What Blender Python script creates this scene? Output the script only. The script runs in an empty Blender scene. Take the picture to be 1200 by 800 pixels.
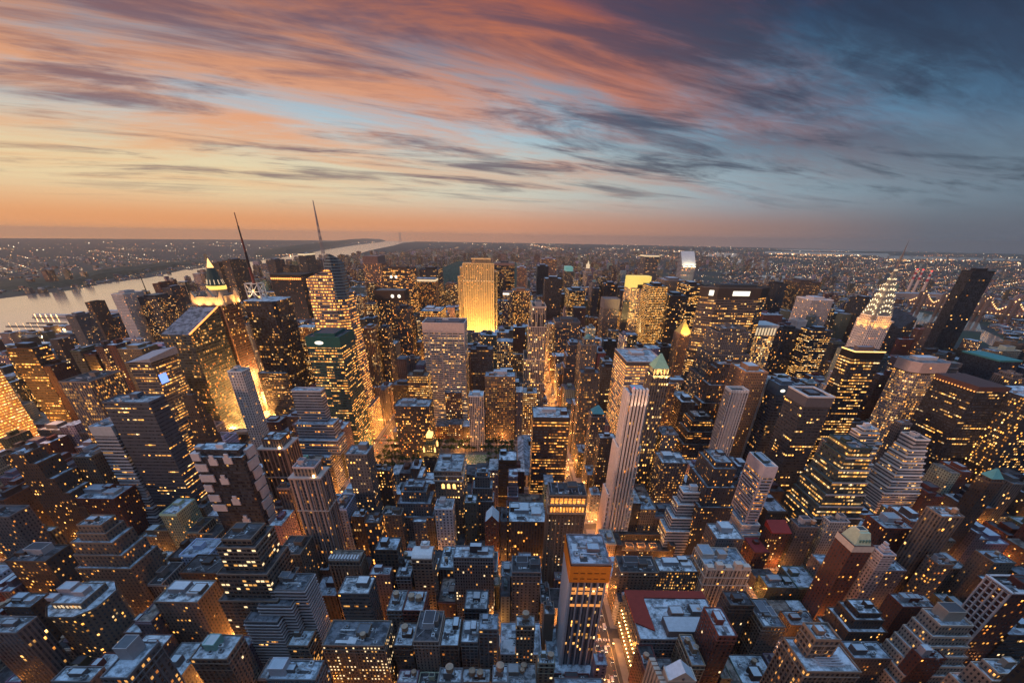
import bpy, math, random
from mathutils import Vector
R_ = math.radians
rnd = random.Random(42)
S = bpy.context.scene
COL = S.collection

# ------------------------------------------------------------------ camera (fitted to known street-grid landmarks)
FX, PY0, PITCH, YAW, ROLL = 476.75, 556.14, 0.530336, 0.0044246, 0.015649   # in pixels of the 1200 px wide photo / radians
CX, CY, CZ = -5.01, 4.43, 316.22
FAR_R = 24500.0
cd = bpy.data.cameras.new('camera'); cam = bpy.data.objects.new('camera', cd); COL.objects.link(cam); S.camera = cam
cd.sensor_width = 36.0; cd.lens = FX / 1200 * 36; cd.shift_x = 0.0; cd.shift_y = (PY0 - 400) / 1200
cd.clip_start = 0.5; cd.clip_end = 300000
from mathutils import Matrix
_c, _s = math.cos(YAW), math.sin(YAW); _cp, _sp = math.cos(PITCH), math.sin(PITCH)
right = Vector((_c, -_s, 0)); fwd = Vector((_s * _cp, _c * _cp, -_sp)); up = right.cross(fwd)
cr, sr = math.cos(ROLL), math.sin(ROLL)
r2 = right * cr + up * sr; u2 = up * cr - right * sr
M = Matrix((r2, u2, -fwd)).transposed().to_4x4(); M.translation = Vector((CX, CY, CZ)); cam.matrix_world = M

def proj(x, y, z):                       # photo pixel (1200 x 800) of a point, only used to choose what is in view
    d = Vector((x - CX, y - CY, z - CZ)); F = d.dot(fwd)
    if F < 1: return (-9999, -9999)
    u = d.dot(r2) / F; v = -d.dot(u2) / F
    return (600 + FX * u, PY0 + FX * v)
def ground(px, py, z=0.0):               # where the sight line through a photo pixel meets the height z
    d = fwd + r2 * ((px - 600) / FX) - u2 * ((py - PY0) / FX)
    t = (z - CZ) / d.z; hd = math.hypot(d.x, d.y) * abs(t)
    if t < 0 or hd > FAR_R: t = FAR_R / math.hypot(d.x, d.y)          # the curved earth hides what lies beyond
    return (CX + d.x * t, CY + d.y * t)

# ------------------------------------------------------------------ node helper
class NT:
    def __init__(s, tree): s.t = tree; s.n = tree.nodes; s.l = tree.links; s.n.clear()
    def node(s, typ, **k):
        nd = s.n.new(typ)
        for a, b in k.items(): setattr(nd, a, b)
        return nd
    def put(s, sock, v):
        if isinstance(v, bpy.types.NodeSocket): s.l.new(v, sock)
        elif v is not None: sock.default_value = v
    def m(s, op, a, b=None, c=None, clamp=False):
        nd = s.node('ShaderNodeMath', operation=op, use_clamp=clamp)
        for i, v in enumerate((a, b, c)): s.put(nd.inputs[i], v)
        return nd.outputs[0]
    def mix(s, f, a, b, blend='MIX'):
        nd = s.node('ShaderNodeMix', data_type='RGBA', blend_type=blend)
        s.put(nd.inputs[0], f)
        s.put(nd.inputs[6], a if not isinstance(a, tuple) else (*a[:3], 1)); s.put(nd.inputs[7], b if not isinstance(b, tuple) else (*b[:3], 1))
        return nd.outputs[2]
    def ss(s, v, a, b):
        nd = s.node('ShaderNodeMapRange', interpolation_type='SMOOTHSTEP'); s.put(nd.inputs[0], v); nd.inputs[1].default_value = a; nd.inputs[2].default_value = b
        return nd.outputs[0]
    def xyz(s, x, y, z):
        nd = s.node('ShaderNodeCombineXYZ')
        for i, v in enumerate((x, y, z)): s.put(nd.inputs[i], v)
        return nd.outputs[0]
    def sep(s, v):
        nd = s.node('ShaderNodeSeparateXYZ'); s.put(nd.inputs[0], v); return nd.outputs
    def noise(s, vec, scale, detail=4, rough=.55, dist=0):
        nd = s.node('ShaderNodeTexNoise'); s.put(nd.inputs['Vector'], vec); nd.inputs['Scale'].default_value = scale
        nd.inputs['Detail'].default_value = detail; nd.inputs['Roughness'].default_value = rough; nd.inputs['Distortion'].default_value = dist
        return nd.outputs[0]
    def white(s, x, y, z=0.0):
        nd = s.node('ShaderNodeTexWhiteNoise', noise_dimensions='3D'); s.put(nd.inputs[0], s.xyz(x, y, z)); return nd.outputs[0]
    def ramp(s, f, stops):
        nd = s.node('ShaderNodeValToRGB'); s.put(nd.inputs[0], f); e = nd.color_ramp.elements
        while len(e) < len(stops): e.new(0.5)
        for i, (p, c) in enumerate(stops): e[i].position = p; e[i].color = (*c, 1)
        return nd.outputs[0]
def lin(r, g, b): return tuple(((v / 255) / 12.92 if v < 10.3 else ((v / 255 + .055) / 1.055) ** 2.4) for v in (r, g, b))

# ------------------------------------------------------------------ sky: Nishita dusk + high streaked cloud sheet
SUN_EL, SUN_AZ = 8.0, 237.0    # degrees; azimuth clockwise from +Y (the avenues' direction)
W = bpy.data.worlds.new('World'); S.world = W; W.use_nodes = True
g = NT(W.node_tree)
tc = g.node('ShaderNodeTexCoord').outputs['Generated']
x, y, z = g.sep(tc)
hl = g.m('SQRT', g.m('ADD', g.m('MULTIPLY', x, x), g.m('MULTIPLY', y, y)))
s_ = g.m('DIVIDE', x, g.m('MAXIMUM', hl, 1e-4))
az = g.m('MULTIPLY_ADD', s_, 0.5, 0.5, clamp=True)                  # 0 = west, .5 = north, 1 = east
warp = g.noise(tc, 1.6, 3)
azw = g.m('ADD', az, g.m('MULTIPLY', g.m('SUBTRACT', warp, .5), .12))
hor = g.ramp(azw, [(0.0, lin(235,165,110)), (.22, lin(228,158,108)), (.5, lin(212,150,118)), (.68, lin(165,128,118)), (.82, lin(98,104,118)), (1, lin(80,92,112))])
low = g.ramp(azw, [(0.0, lin(236,205,158)), (.25, lin(230,212,172)), (.5, lin(206,202,186)), (.7, lin(146,164,176)), (.88, lin(92,112,132)), (1, lin(80,100,125))])
mid = g.ramp(azw, [(0.0, lin(172,182,190)), (.3, lin(172,198,212)), (.5, lin(156,192,210)), (.72, lin(102,144,174)), (.9, lin(46,80,116)), (1, lin(40,70,104))])
top = g.ramp(azw, [(0.0, lin(72,64,92)), (.3, lin(72,74,108)), (.5, lin(52,64,104)), (.75, lin(16,40,80)), (1, lin(8,28,60))])
sky = g.mix(g.ss(z, .015, .075), hor, low)
sky = g.mix(g.ss(z, .09, .19), sky, mid)
sky = g.mix(g.ss(z, .15, .34), sky, top)
# cloud sheet: direction projected on a high flat layer
zz = g.m('ADD', g.m('MAXIMUM', z, 0.0), 0.07)
px_, py_ = g.m('DIVIDE', x, zz), g.m('DIVIDE', y, zz)
ca, sa = math.cos(R_(24)), math.sin(R_(24))
u = g.m('ADD', g.m('MULTIPLY', px_, ca), g.m('MULTIPLY', py_, sa)); v = g.m('SUBTRACT', g.m('MULTIPLY', py_, ca), g.m('MULTIPLY', px_, sa))
cv = g.xyz(g.m('MULTIPLY', u, .36), g.m('MULTIPLY', v, .92), 3.1)
n1 = g.noise(cv, 1.0, 12, .66, .55)
nf = g.noise(g.xyz(g.m('MULTIPLY', u, 1.6), g.m('MULTIPLY', v, 7.0), 1.0), 1.2, 8, .65, .8)
n1 = g.m('ADD', n1, g.m('MULTIPLY', g.m('SUBTRACT', nf, .5), .22))
cv2 = g.xyz(g.m('MULTIPLY', u, .4), g.m('MULTIPLY', v, 1.2), 11.7)
n2 = g.m('ADD', g.noise(cv2, 1.3, 10, .64, .7), g.m('MULTIPLY', g.m('SUBTRACT', nf, .5), .14))
cv3 = g.xyz(g.m('MULTIPLY', u, .22), g.m('MULTIPLY', v, .5), 7.9)
n3 = g.noise(cv3, 1.0, 5, .55, .3)
heavy = g.m('MULTIPLY', g.m('MULTIPLY', g.ss(z, .09, .26), g.m('SUBTRACT', 1.0, g.ss(az, .45, .8))), .15)
orange = g.ss(g.m('ADD', n1, heavy), .40, .72)
orange = g.m('MULTIPLY', orange, g.m('MULTIPLY_ADD', g.ss(z, .06, .17), .62, .38)); orange = g.m('MULTIPLY', orange, g.ss(z, .02, .08))
eastfade = g.m('SUBTRACT', 1.0, g.ss(azw, .66, .92))
ocol = g.ramp(az, [(0, lin(236,160,98)), (.35, lin(236,154,96)), (.6, lin(212,120,74)), (.8, lin(120,84,92)), (1, lin(70,70,92))])
ohigh = g.ramp(az, [(0, lin(158,98,78)), (.3, lin(196,114,70)), (.6, lin(196,98,52)), (.8, lin(90,68,80)), (1, lin(40,50,76))])
oc = g.mix(g.ss(z, .16, .36), ocol, ohigh)
sky = g.mix(g.m('MULTIPLY', orange, g.m('MULTIPLY_ADD', eastfade, .72, .08)), sky, oc)
dark = g.m('MULTIPLY', g.ss(g.m('ADD', n2, g.m('MULTIPLY', g.ss(z, .12, .32), .10)), .47, .68), g.ss(z, .03, .1))
dcol = g.ramp(az, [(0, lin(124,92,100)), (.4, lin(94,80,100)), (.62, lin(62,62,84)), (.8, lin(46,56,76)), (1, lin(34,46,66))])
sky = g.mix(g.m('MULTIPLY', dark, .80), sky, dcol)
sky = g.mix(g.m('MULTIPLY', g.m('MULTIPLY', g.ss(g.m('ADD', n3, g.m('MULTIPLY', g.m('SUBTRACT', nf, .5), .25)), .40, .62), g.ss(z, .05, .2)), g.m('MULTIPLY', g.ss(azw, .52, .78), .78)), sky, g.ramp(z, [(0, lin(84,96,116)), (.2, lin(42,56,82)), (.4, lin(22,34,60))]))
# high and behind the camera: plain blue dusk
sky = g.mix(g.ss(z, .40, .60), sky, (.06, .10, .17)); sky = g.mix(g.ss(z, .60, .90), sky, (.62, 1.0, 1.6))
sky = g.mix(g.m('MULTIPLY', g.ss(y, -.02, -.35), g.m('SUBTRACT', 1.0, g.ss(z, .4, .7))), sky, (.085, .10, .15))
sky = g.mix(g.ss(z, -.03, -.08), sky, (.02, .02, .025))
nis = g.node('ShaderNodeTexSky', sky_type='NISHITA'); nis.sun_disc = False; nis.sun_elevation = R_(SUN_EL); nis.sun_rotation = R_(SUN_AZ)
bg1 = g.node('ShaderNodeBackground'); g.put(bg1.inputs[0], nis.outputs[0]); bg1.inputs[1].default_value = .004
bg2 = g.node('ShaderNodeBackground'); g.put(bg2.inputs[0], sky); bg2.inputs[1].default_value = 1.0
ad = g.node('ShaderNodeAddShader'); g.l.new(bg1.outputs[0], ad.inputs[0]); g.l.new(bg2.outputs[0], ad.inputs[1])
wo = g.node('ShaderNodeOutputWorld'); g.l.new(ad.outputs[0], wo.inputs[0])

# ------------------------------------------------------------------ sun: the last warm light from the west
sd = bpy.data.lights.new('sun', 'SUN'); sun = bpy.data.objects.new('sun', sd); COL.objects.link(sun)
sd.energy = 2.1; sd.angle = R_(8); sd.color = (1.0, .54, .36)
a, e = R_(SUN_AZ), R_(SUN_EL)
sun.rotation_euler = Vector((math.sin(a) * math.cos(e), math.cos(a) * math.cos(e), math.sin(e))).to_track_quat('Z', 'Y').to_euler()

# ------------------------------------------------------------------ exposure
S.view_settings.view_transform = 'Standard'; S.view_settings.look = 'None'; S.view_settings.gamma = 1; S.view_settings.use_curve_mapping = False
S.view_settings.exposure = 0.0
S.render.engine = 'CYCLES'
cy_ = S.cycles; cy_.max_bounces = 4; cy_.diffuse_bounces = 2; cy_.glossy_bounces = 2; cy_.volume_bounces = 2; cy_.transmission_bounces = 1
cy_.sample_clamp_indirect = 4; cy_.use_denoising = True; cy_.caustics_reflective = False; cy_.caustics_refractive = False

# ------------------------------------------------------------------ materials
PAL = dict(slabwhite=(.80,.72,.64), white=(.68,.63,.60), silver=(.34,.37,.41), grey=(.13,.125,.13), darkgrey=(.055,.055,.062), black=(.022,.022,.026), brown=(.085,.058,.045),
 tan=(.165,.13,.105), cream=(.42,.35,.29), pinkbrown=(.26,.16,.13), redbrown=(.13,.05,.045), brick=(.12,.042,.034), darkred=(.07,.028,.03), green=(.05,.10,.095),
 darkgreen=(.045,.065,.055), teal=(.015,.11,.10), blue=(.05,.09,.14), darkblue=(.03,.05,.08), orange=(.36,.2,.11), gold=(.5,.38,.22), pale=(.36,.32,.31), beige=(.22,.175,.15),
 bronze=(.05,.032,.028), whiteblue=(.46,.5,.56), slate=(.07,.085,.11), whitepink=(.46,.37,.36), pinkgrey=(.19,.16,.17))
def out_bsdf(t, col, rough=.8, metal=0.0, em=None, es=None, bump=None, spec=.3):
    b = t.node('ShaderNodeBsdfPrincipled'); t.put(b.inputs['Base Color'], col if not isinstance(col, tuple) else (*col[:3], 1)); t.put(b.inputs['Roughness'], rough); t.put(b.inputs['Metallic'], metal)
    b.inputs['Specular IOR Level'].default_value = spec
    if em is not None: t.put(b.inputs['Emission Color'], em if not isinstance(em, tuple) else (*em[:3], 1)); t.put(b.inputs['Emission Strength'], es)
    if bump is not None: t.put(b.inputs['Normal'], bump)
    o = t.node('ShaderNodeOutputMaterial'); t.l.new(b.outputs[0], o.inputs[0]); return b
def newmat(name):
    m = bpy.data.materials.new(name); m.use_nodes = True; m.cycles.emission_sampling = 'NONE'; return m, NT(m.node_tree)
def bumpn(t, h, dist=.2, st=.6):
    b = t.node('ShaderNodeBump'); b.inputs['Strength'].default_value = st; b.inputs['Distance'].default_value = dist; t.put(b.inputs['Height'], h); return b.outputs[0]
# window cell rectangles (a,b across the bay, c,d up the storey), panel darkness, how lit windows cluster (cell, run, floor)
STY = dict(punch=(.28,.72,.24,.72,.9,(.62,.38,.0),3.2,3.6), ribbon=(.03,.97,.34,.78,1,(.16,.46,.38),1.7,3.9), ribbon2=(.03,.97,.42,.72,1,(.12,.56,.32),1.8,4.0),
 pier=(.28,.80,.12,.80,.5,(.62,.38,.0),3.0,3.7), glass=(.05,.95,.30,.90,.7,(.36,.42,.22),2.0,3.9), grid=(.18,.82,.22,.80,1,(.68,.32,.0),2.6,3.7),
 gridwide=(.05,.95,.24,.70,1,(.32,.40,.28),2.9,3.85), pierwide=(.3,.82,.06,.9,.25,(.7,.3,0),3.0,3.4), blank=(2,3,2,3,1,(1,0,0),4,4))
def wall_mat(style):
    a, b, c, d, pan, (w1, w2, w3), _, _ = STY[style]
    m, t = newmat('facade_' + style)
    at = t.node('ShaderNodeAttribute', attribute_name='Col'); col, litf = at.outputs['Color'], at.outputs['Alpha']
    uv = t.node('ShaderNodeUVMap', uv_map='UV').outputs[0]; U, V, _z = t.sep(uv)
    iu, iv = t.m('FLOOR', U), t.m('FLOOR', V); fu, fv = t.m('FRACT', U), t.m('FRACT', V)
    inx = t.m('MULTIPLY', t.m('GREATER_THAN', fu, a), t.m('LESS_THAN', fu, b)); iny = t.m('MULTIPLY', t.m('GREATER_THAN', fv, c), t.m('LESS_THAN', fv, d))
    win = t.m('MULTIPLY', inx, iny)
    pos = t.node('ShaderNodeNewGeometry').outputs['Position']
    P = t.sep(pos)
    gr = t.noise(t.xyz(P[0], P[1], t.m('MULTIPLY', P[2], .35)), .09, 5, .65)
    grime = t.m('MULTIPLY_ADD', gr, .7, .48)
    fl = t.m('MULTIPLY_ADD', t.white(iv, 3.0), .12, .94)
    wc = t.mix(1.0, col, t.xyz(*(t.m('MULTIPLY', grime, fl),) * 3), 'MULTIPLY')
    if pan < 1:
        wc = t.mix(t.m('SUBTRACT', inx, win), wc, t.mix(1.0, wc, (pan,) * 3, 'MULTIPLY'))
    sill = t.m('MULTIPLY', t.m('GREATER_THAN', fv, .93), .18)
    wc = t.mix(sill, wc, (.02, .02, .02))
    r1 = t.white(iu, iv, 1.0); r2_ = t.white(t.m('FLOOR', t.m('DIVIDE', U, 6.0 if style in ('ribbon', 'ribbon2') else 3.0)), iv, 2.0); r3 = t.white(0.5, iv, t.m('FLOOR', t.m('DIVIDE', U, 60.0)))
    tt = t.m('ADD', t.m('ADD', t.m('MULTIPLY', r1, w1), t.m('MULTIPLY', r2_, w2)), t.m('MULTIPLY', r3, w3))
    thr = t.m('MULTIPLY_ADD', t.m('SUBTRACT', litf, .5), .82, .5)
    if style == 'glass': thr = t.m('SUBTRACT', thr, .05)
    lit = t.m('MULTIPLY', t.m('LESS_THAN', tt, thr), win)
    oi = t.node('ShaderNodeObjectInfo').outputs['Random']
    br = t.white(iu, iv, 5.0); hue = t.m('ADD', t.m('MULTIPLY', t.white(t.m('FLOOR', t.m('DIVIDE', U, 3.0)), iv, 7.0), .6), t.m('MULTIPLY', oi, .4))
    inner = t.m('MULTIPLY_ADD', t.ss(fv, c if c < 1 else 0, d if d < 1 else 1), .7, .5)
    blind = t.m('MULTIPLY_ADD', t.white(t.m('FLOOR', t.m('MULTIPLY', U, 3.0)), iv, 9.0), .5, .6)
    es = t.m('MULTIPLY', t.m('MULTIPLY', t.m('MULTIPLY', lit, t.m('MULTIPLY_ADD', t.white(t.m('MULTIPLY', oi, 91.0), 2.0), 1.6, .9)), t.m('MULTIPLY_ADD', t.m('POWER', br, 3.0), 2.2, .28)), t.m('MULTIPLY', inner, blind))
    ec = t.ramp(hue, [(0, (1, .26, .035)), (.45, (1, .41, .07)), (.8, (1, .52, .15)), (1, (1, .70, .36))])
    gl = t.mix(r1, (.014, .017, .024), (.07, .085, .11))
    base = t.mix(win, wc, gl)
    rough = t.m('MULTIPLY_ADD', win, -.62, .82)
    if style == 'glass': rough = t.m('MULTIPLY_ADD', win, -.25, .42)
    out_bsdf(t, base, rough, 0.0, ec, es, bumpn(t, t.m('MULTIPLY', win, -1.0), .25, .5), .5)
    return m
MW = {k: wall_mat(k) for k in STY}
def roof_mat():
    m, t = newmat('roofing'); at = t.node('ShaderNodeAttribute', attribute_name='Col')
    pos = t.node('ShaderNodeNewGeometry').outputs['Position']
    n = t.noise(pos, .16, 6, .7); n2 = t.noise(pos, .9, 3, .6); big = t.noise(pos, .05, 2, .5)
    f = t.m('MULTIPLY_ADD', t.ss(n, .38, .60), .95, .30)
    f = t.m('MULTIPLY', f, t.m('MULTIPLY_ADD', n2, .9, .60))
    f = t.m('MULTIPLY', f, t.m('MULTIPLY_ADD', big, .7, .6))
    nd = t.mix(1.0, at.outputs['Color'], t.xyz(f, f, f), 'MULTIPLY')
    out_bsdf(t, nd, .75); return m
def plain_mat(name, noise=.3, rough=.75, metal=0.0, spec=.3):
    m, t = newmat(name); at = t.node('ShaderNodeAttribute', attribute_name='Col')
    pos = t.node('ShaderNodeNewGeometry').outputs['Position']
    f = t.m('MULTIPLY_ADD', t.noise(pos, .35, 5, .65), noise * 2, 1 - noise)
    out_bsdf(t, t.mix(1.0, at.outputs['Color'], t.xyz(f, f, f), 'MULTIPLY'), rough, metal, spec=spec); return m
def glow_mat(name, col, st, var=0.0):
    m, t = newmat(name)
    e = st
    if var:
        pos = t.node('ShaderNodeNewGeometry').outputs['Position']; e = t.m('MULTIPLY', t.m('MULTIPLY_ADD', t.noise(pos, .5, 3, .6), var * 2, 1 - var), st)
    out_bsdf(t, (.1, .1, .1), .6, 0, col, e); return m
MR = roof_mat(); MP = plain_mat('stone_trim'); MM = plain_mat('painted_metal', .15, .4, .6, .5); MV = plain_mat('vehicle_paint', .05, .3, .3, .5)
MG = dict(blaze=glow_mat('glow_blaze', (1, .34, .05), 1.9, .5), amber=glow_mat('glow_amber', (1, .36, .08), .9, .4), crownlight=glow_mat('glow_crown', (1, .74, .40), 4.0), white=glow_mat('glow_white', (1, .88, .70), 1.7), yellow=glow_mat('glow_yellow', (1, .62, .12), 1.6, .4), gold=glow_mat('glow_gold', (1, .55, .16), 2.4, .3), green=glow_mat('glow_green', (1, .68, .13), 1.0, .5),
 orange=glow_mat('glow_orange', (1, .32, .06), 2.6), red=glow_mat('glow_red', (1, .05, .03), 2.5), pink=glow_mat('glow_pink', (1, .45, .5), 1.6), soft=glow_mat('glow_soft', (1, .72, .42), .85, .35), cool=glow_mat('glow_cool', (.35, .85, .75), .35),
 blue=glow_mat('glow_blue', (.2, .35, 1), 1.6), lamp=glow_mat('glow_lamp', (1, .58, .2), 14.0), head=glow_mat('glow_headlight', (1, .85, .6), 7.0), tail=glow_mat('glow_taillight', (1, .06, .02), 5.0))
MWIN = []
for nm, c_, e_ in (('window_dark', (.015, .018, .024), 0), ('window_grey', (.05, .06, .075), 0), ('window_lit_yellow', (1, .46, .11), 1.0), ('window_lit_orange', (1, .30, .05), .55), ('window_lit_pale', (1, .70, .36), 1.5)):
    m, t = newmat(nm)
    if e_: out_bsdf(t, (.1, .08, .05), .5, 0, c_, t.m('MULTIPLY', t.m('MULTIPLY_ADD', t.noise(t.node('ShaderNodeNewGeometry').outputs['Position'], .8, 2), 1.4, .3), e_))
    else: out_bsdf(t, c_, .22, 0, spec=.5)
    MWIN.append(m)

# ------------------------------------------------------------------ mesh builder
class MB:
    def __init__(s): s.v = []; s.f = []; s.uv = []; s.c = []; s.mi = []
    def face(s, pts, uv=None, col=(.5, .5, .5), lit=0.0, mi=0):
        n = len(s.v); s.v += [tuple(p) for p in pts]; s.f.append(tuple(range(n, n + len(pts))))
        s.uv += list(uv) if uv else [(p[0], p[1]) for p in pts]; s.c.append((*col[:3], lit)); s.mi.append(mi)
    def prism(s, pb, z0, z1, pt=None, col=(.5,.5,.5), lit=0.0, bay=3.2, fl=3.6, cap=False, bottom=False, mi=0, zt=None):
        """pb: counter-clockwise bottom outline; pt: top outline; zt: per-vertex top heights"""
        pt = pt or pb; n = len(pb); zt = zt or [z1] * n
        nf = max(1, round((z1 - z0) / fl)); vo = rnd.randrange(0, 400)
        for i in range(n):
            j = (i + 1) % n; a, b = pb[i], pb[j]; L = math.dist(a, b); nb = max(1, round(L / bay)); uo = rnd.randrange(0, 900) * 60
            q = [(a[0], a[1], z0), (b[0], b[1], z0), (pt[j][0], pt[j][1], zt[j]), (pt[i][0], pt[i][1], zt[i])]
            s.face(q, [(uo, vo), (uo + nb, vo), (uo + nb, vo + nf * (zt[j] - z0) / (z1 - z0)), (uo, vo + nf * (zt[i] - z0) / (z1 - z0))], col, lit, mi)
        if cap: s.face([(p[0], p[1], zz_) for p, zz_ in zip(pt, zt)], None, col, 0, mi)
        if bottom: s.face([(p[0], p[1], z0) for p in reversed(pb)], None, col, 0, mi)
    def box(s, x0, x1, y0, y1, z0, z1, col=(.5,.5,.5), lit=0.0, cap=True, mi=0, bay=3.2, fl=3.6, bottom=False):
        s.prism([(x0, y0), (x1, y0), (x1, y1), (x0, y1)], z0, z1, None, col, lit, bay, fl, cap, bottom, mi)
    def cyl(s, cx, cy, r, z0, z1, n=10, col=(.5,.5,.5), r1=None, cap=True):
        r1 = r if r1 is None else r1
        pb = [(cx + r * math.cos(k * 2 * math.pi / n), cy + r * math.sin(k * 2 * math.pi / n)) for k in range(n)]
        pt = [(cx + r1 * math.cos(k * 2 * math.pi / n), cy + r1 * math.sin(k * 2 * math.pi / n)) for k in range(n)]
        s.prism(pb, z0, z1, pt, col, cap=cap)
    def tube(s, p, q, r, n=4, col=(.5,.5,.5), r1=None):
        p, q = Vector(p), Vector(q); d = (q - p).normalized(); a = d.orthogonal().normalized(); b = d.cross(a); r1 = r if r1 is None else r1
        A = [p + (a * math.cos(k * 2 * math.pi / n) + b * math.sin(k * 2 * math.pi / n)) * r for k in range(n)]
        B = [q + (a * math.cos(k * 2 * math.pi / n) + b * math.sin(k * 2 * math.pi / n)) * r1 for k in range(n)]
        for k in range(n): s.face([A[k], A[(k + 1) % n], B[(k + 1) % n], B[k]], None, col)
        s.face(list(reversed(A)), None, col); s.face(B, None, col)
    def build(s, name, mats, parent=None, kind=None, origin=None):
        if not s.f: return None
        me = bpy.data.meshes.new(name)
        r = parent
        while r is not None and r.parent is not None: r = r.parent
        o0 = Vector(origin) if origin else (r.location if r else Vector((0, 0, 0)))
        me.from_pydata([(a - o0[0], b - o0[1], c - o0[2]) for a, b, c in s.v], [], s.f)
        l = me.uv_layers.new(name='UV'); l.data.foreach_set('uv', [w for q in s.uv for w in q])
        at = me.attributes.new('Col', 'FLOAT_COLOR', 'FACE'); at.data.foreach_set('color', [w for q in s.c for w in q])
        for m in (mats if isinstance(mats, (list, tuple)) else [mats]): me.materials.append(m)
        me.polygons.foreach_set('material_index', s.mi); me.update()
        o = bpy.data.objects.new(name, me); COL.objects.link(o)
        if parent is not None: o.parent = parent
        elif origin: o.location = origin
        if kind: o['kind'] = kind
        return o
def thing(name, label, cat, loc, group=None):
    o = bpy.data.objects.new(name, None); COL.objects.link(o); o.location = loc; o['label'] = label; o['category'] = cat; o.empty_display_size = 2
    if group: o['group'] = group
    return o
def tag(o, label, cat, group=None):
    o['label'] = label; o['category'] = cat
    if group: o['group'] = group
    return o
def copy_tree(o, loc, rz=0.0, parent=None):
    c = o.copy(); COL.objects.link(c); c.parent = parent
    if parent is None: c.location = loc; c.rotation_euler = (0, 0, rz)
    for ch in [k for k in o.children]: 
        d = copy_tree(ch, ch.location, 0, c); d.location = ch.location; d.rotation_euler = ch.rotation_euler
    return c
# ================================================================== the setting: ground, water, streets
AVE = [-2144, -1870, -1600, -1326, -1052, -778, -504, -230, 80, 235, 391, 546, 701, 917, 1145]
ST = [15 + 80.3 * k for k in range(-3, 60)]
def struct(name, mb, mat, origin=None): return mb.build(name, mat, None, 'structure', origin)
m_ground, t = newmat('ground'); pos = t.node('ShaderNodeNewGeometry').outputs['Position']
n = t.noise(pos, .004, 8, .7); n2 = t.noise(pos, .03, 4, .7)
gc = t.mix(t.ss(n, .4, .62), (.035, .035, .04), (.03, .05, .03)); gc = t.mix(t.m('MULTIPLY', t.ss(n2, .5, .7), .6), gc, (.12, .10, .095))
out_bsdf(t, gc, .9)
b = MB(); b.face([(25000 * math.cos(k * math.pi / 60), 25000 * math.sin(k * math.pi / 60), 0) for k in range(120)]); struct('ground', b, m_ground)
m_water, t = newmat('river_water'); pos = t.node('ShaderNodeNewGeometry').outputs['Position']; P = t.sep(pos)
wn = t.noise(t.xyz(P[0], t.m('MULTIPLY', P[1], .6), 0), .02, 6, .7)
out_bsdf(t, t.mix(t.ss(t.noise(pos, .0012, 3), .4, .65), (.92, .76, .60), (.98, .84, .68)), t.m('MULTIPLY_ADD', t.noise(pos, .002, 3), .10, .08), .8, bump=bumpn(t, wn, .6, .2), spec=.5)  # warm metallic tint paints the peach sky reflection into the water colour
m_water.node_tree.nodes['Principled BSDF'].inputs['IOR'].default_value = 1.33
west_shore = [(0,350),(37,345.5),(87,339.5),(125,331.5),(175,325.5),(215,316.5),(262,311.5),(300,306),(337,300.5),(386,292),(415,287.5),(440,284.5),(452,281.5),(449,279.4),(457,277.8),(470,277.2)]
east_shore = [(488,277.4),(487,280.2),(472,284.5),(460,288),(435,293),(407,301),(380,306.5),(350,313),(300,323),(250,334),(200,346),(165,356),(135,368),(95,380),(60,386),(30,395),(0,406)]
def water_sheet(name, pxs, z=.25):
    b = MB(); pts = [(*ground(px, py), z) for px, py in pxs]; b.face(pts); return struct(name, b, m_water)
WS = [ground(*p) for p in west_shore]; ES = [ground(*p) for p in east_shore]
hud = MB(); hp = WS + ES; far = ES[0]
hp = [(-9000, -3000), (-4300, -3000)] and (WS + ES + [(-1620, 900), (-1640, -3000), (-5200, -3000)])
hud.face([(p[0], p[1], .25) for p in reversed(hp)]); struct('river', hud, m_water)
for q in ([(1063,362),(1080,366),(1100,371),(1096,392),(1110,372),(1147,377),(1151,389),(1122,386),(1102,410),(1072,414),(1064,398)],
          [(1151,386),(1190,404),(1178,405),(1170,410),(1148,398)],
          [(1136,409),(1150,410),(1172,418),(1176,428),(1150,440),(1134,436)],
          [(890,322),(940,324),(938,333),(905,334),(885,330)], [(824,295.5),(866,297),(864,301.5),(838,301),(822,299)], [(858,303.5),(905,305),(903,316),(872,314),(857,310)],
          [(904,291.5),(1010,291.5),(1200,295),(1200,297.5),(1035,294.4),(940,294.2)], [(897,294.6),(1040,297),(1043,299.5),(960,298),(896,296.8)], [(1025,299),(1200,303.4),(1200,306),(1100,304.4),(1040,303.2)]):
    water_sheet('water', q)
# roadway asphalt, pavements with kerbs, markings
m_road, t = newmat('asphalt'); pos = t.node('ShaderNodeNewGeometry').outputs['Position']
f = t.m('MULTIPLY_ADD', t.noise(pos, .25, 6, .7), .05, .022); out_bsdf(t, t.xyz(f, f, t.m('MULTIPLY', f, 1.05)), .55)
m_pave, t = newmat('pavement'); pos = t.node('ShaderNodeNewGeometry').outputs['Position']
f = t.m('MULTIPLY_ADD', t.noise(pos, .4, 5, .7), .12, .13); out_bsdf(t, t.xyz(f, t.m('MULTIPLY', f, .97), t.m('MULTIPLY', f, .93)), .85)
b = MB(); b.face([(-1650, -120, .08), (1350, -120, .08), (1350, 2022, .08), (-1650, 2022, .08)]); struct('road', b, m_road)
BLOCKS = []
for i in range(2, len(AVE) - 1):
    for k in range(0, 27):
        bx0, bx1, by0, by1 = AVE[i] + 10.5, AVE[i + 1] - 10.5, ST[k] + 5.5, ST[k + 1] - 5.5
        if AVE[i] in (391,): bx0 += 5
        BLOCKS.append((bx0, bx1, by0, by1, i, k))
MC = dict(bpy_mats=None)
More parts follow.
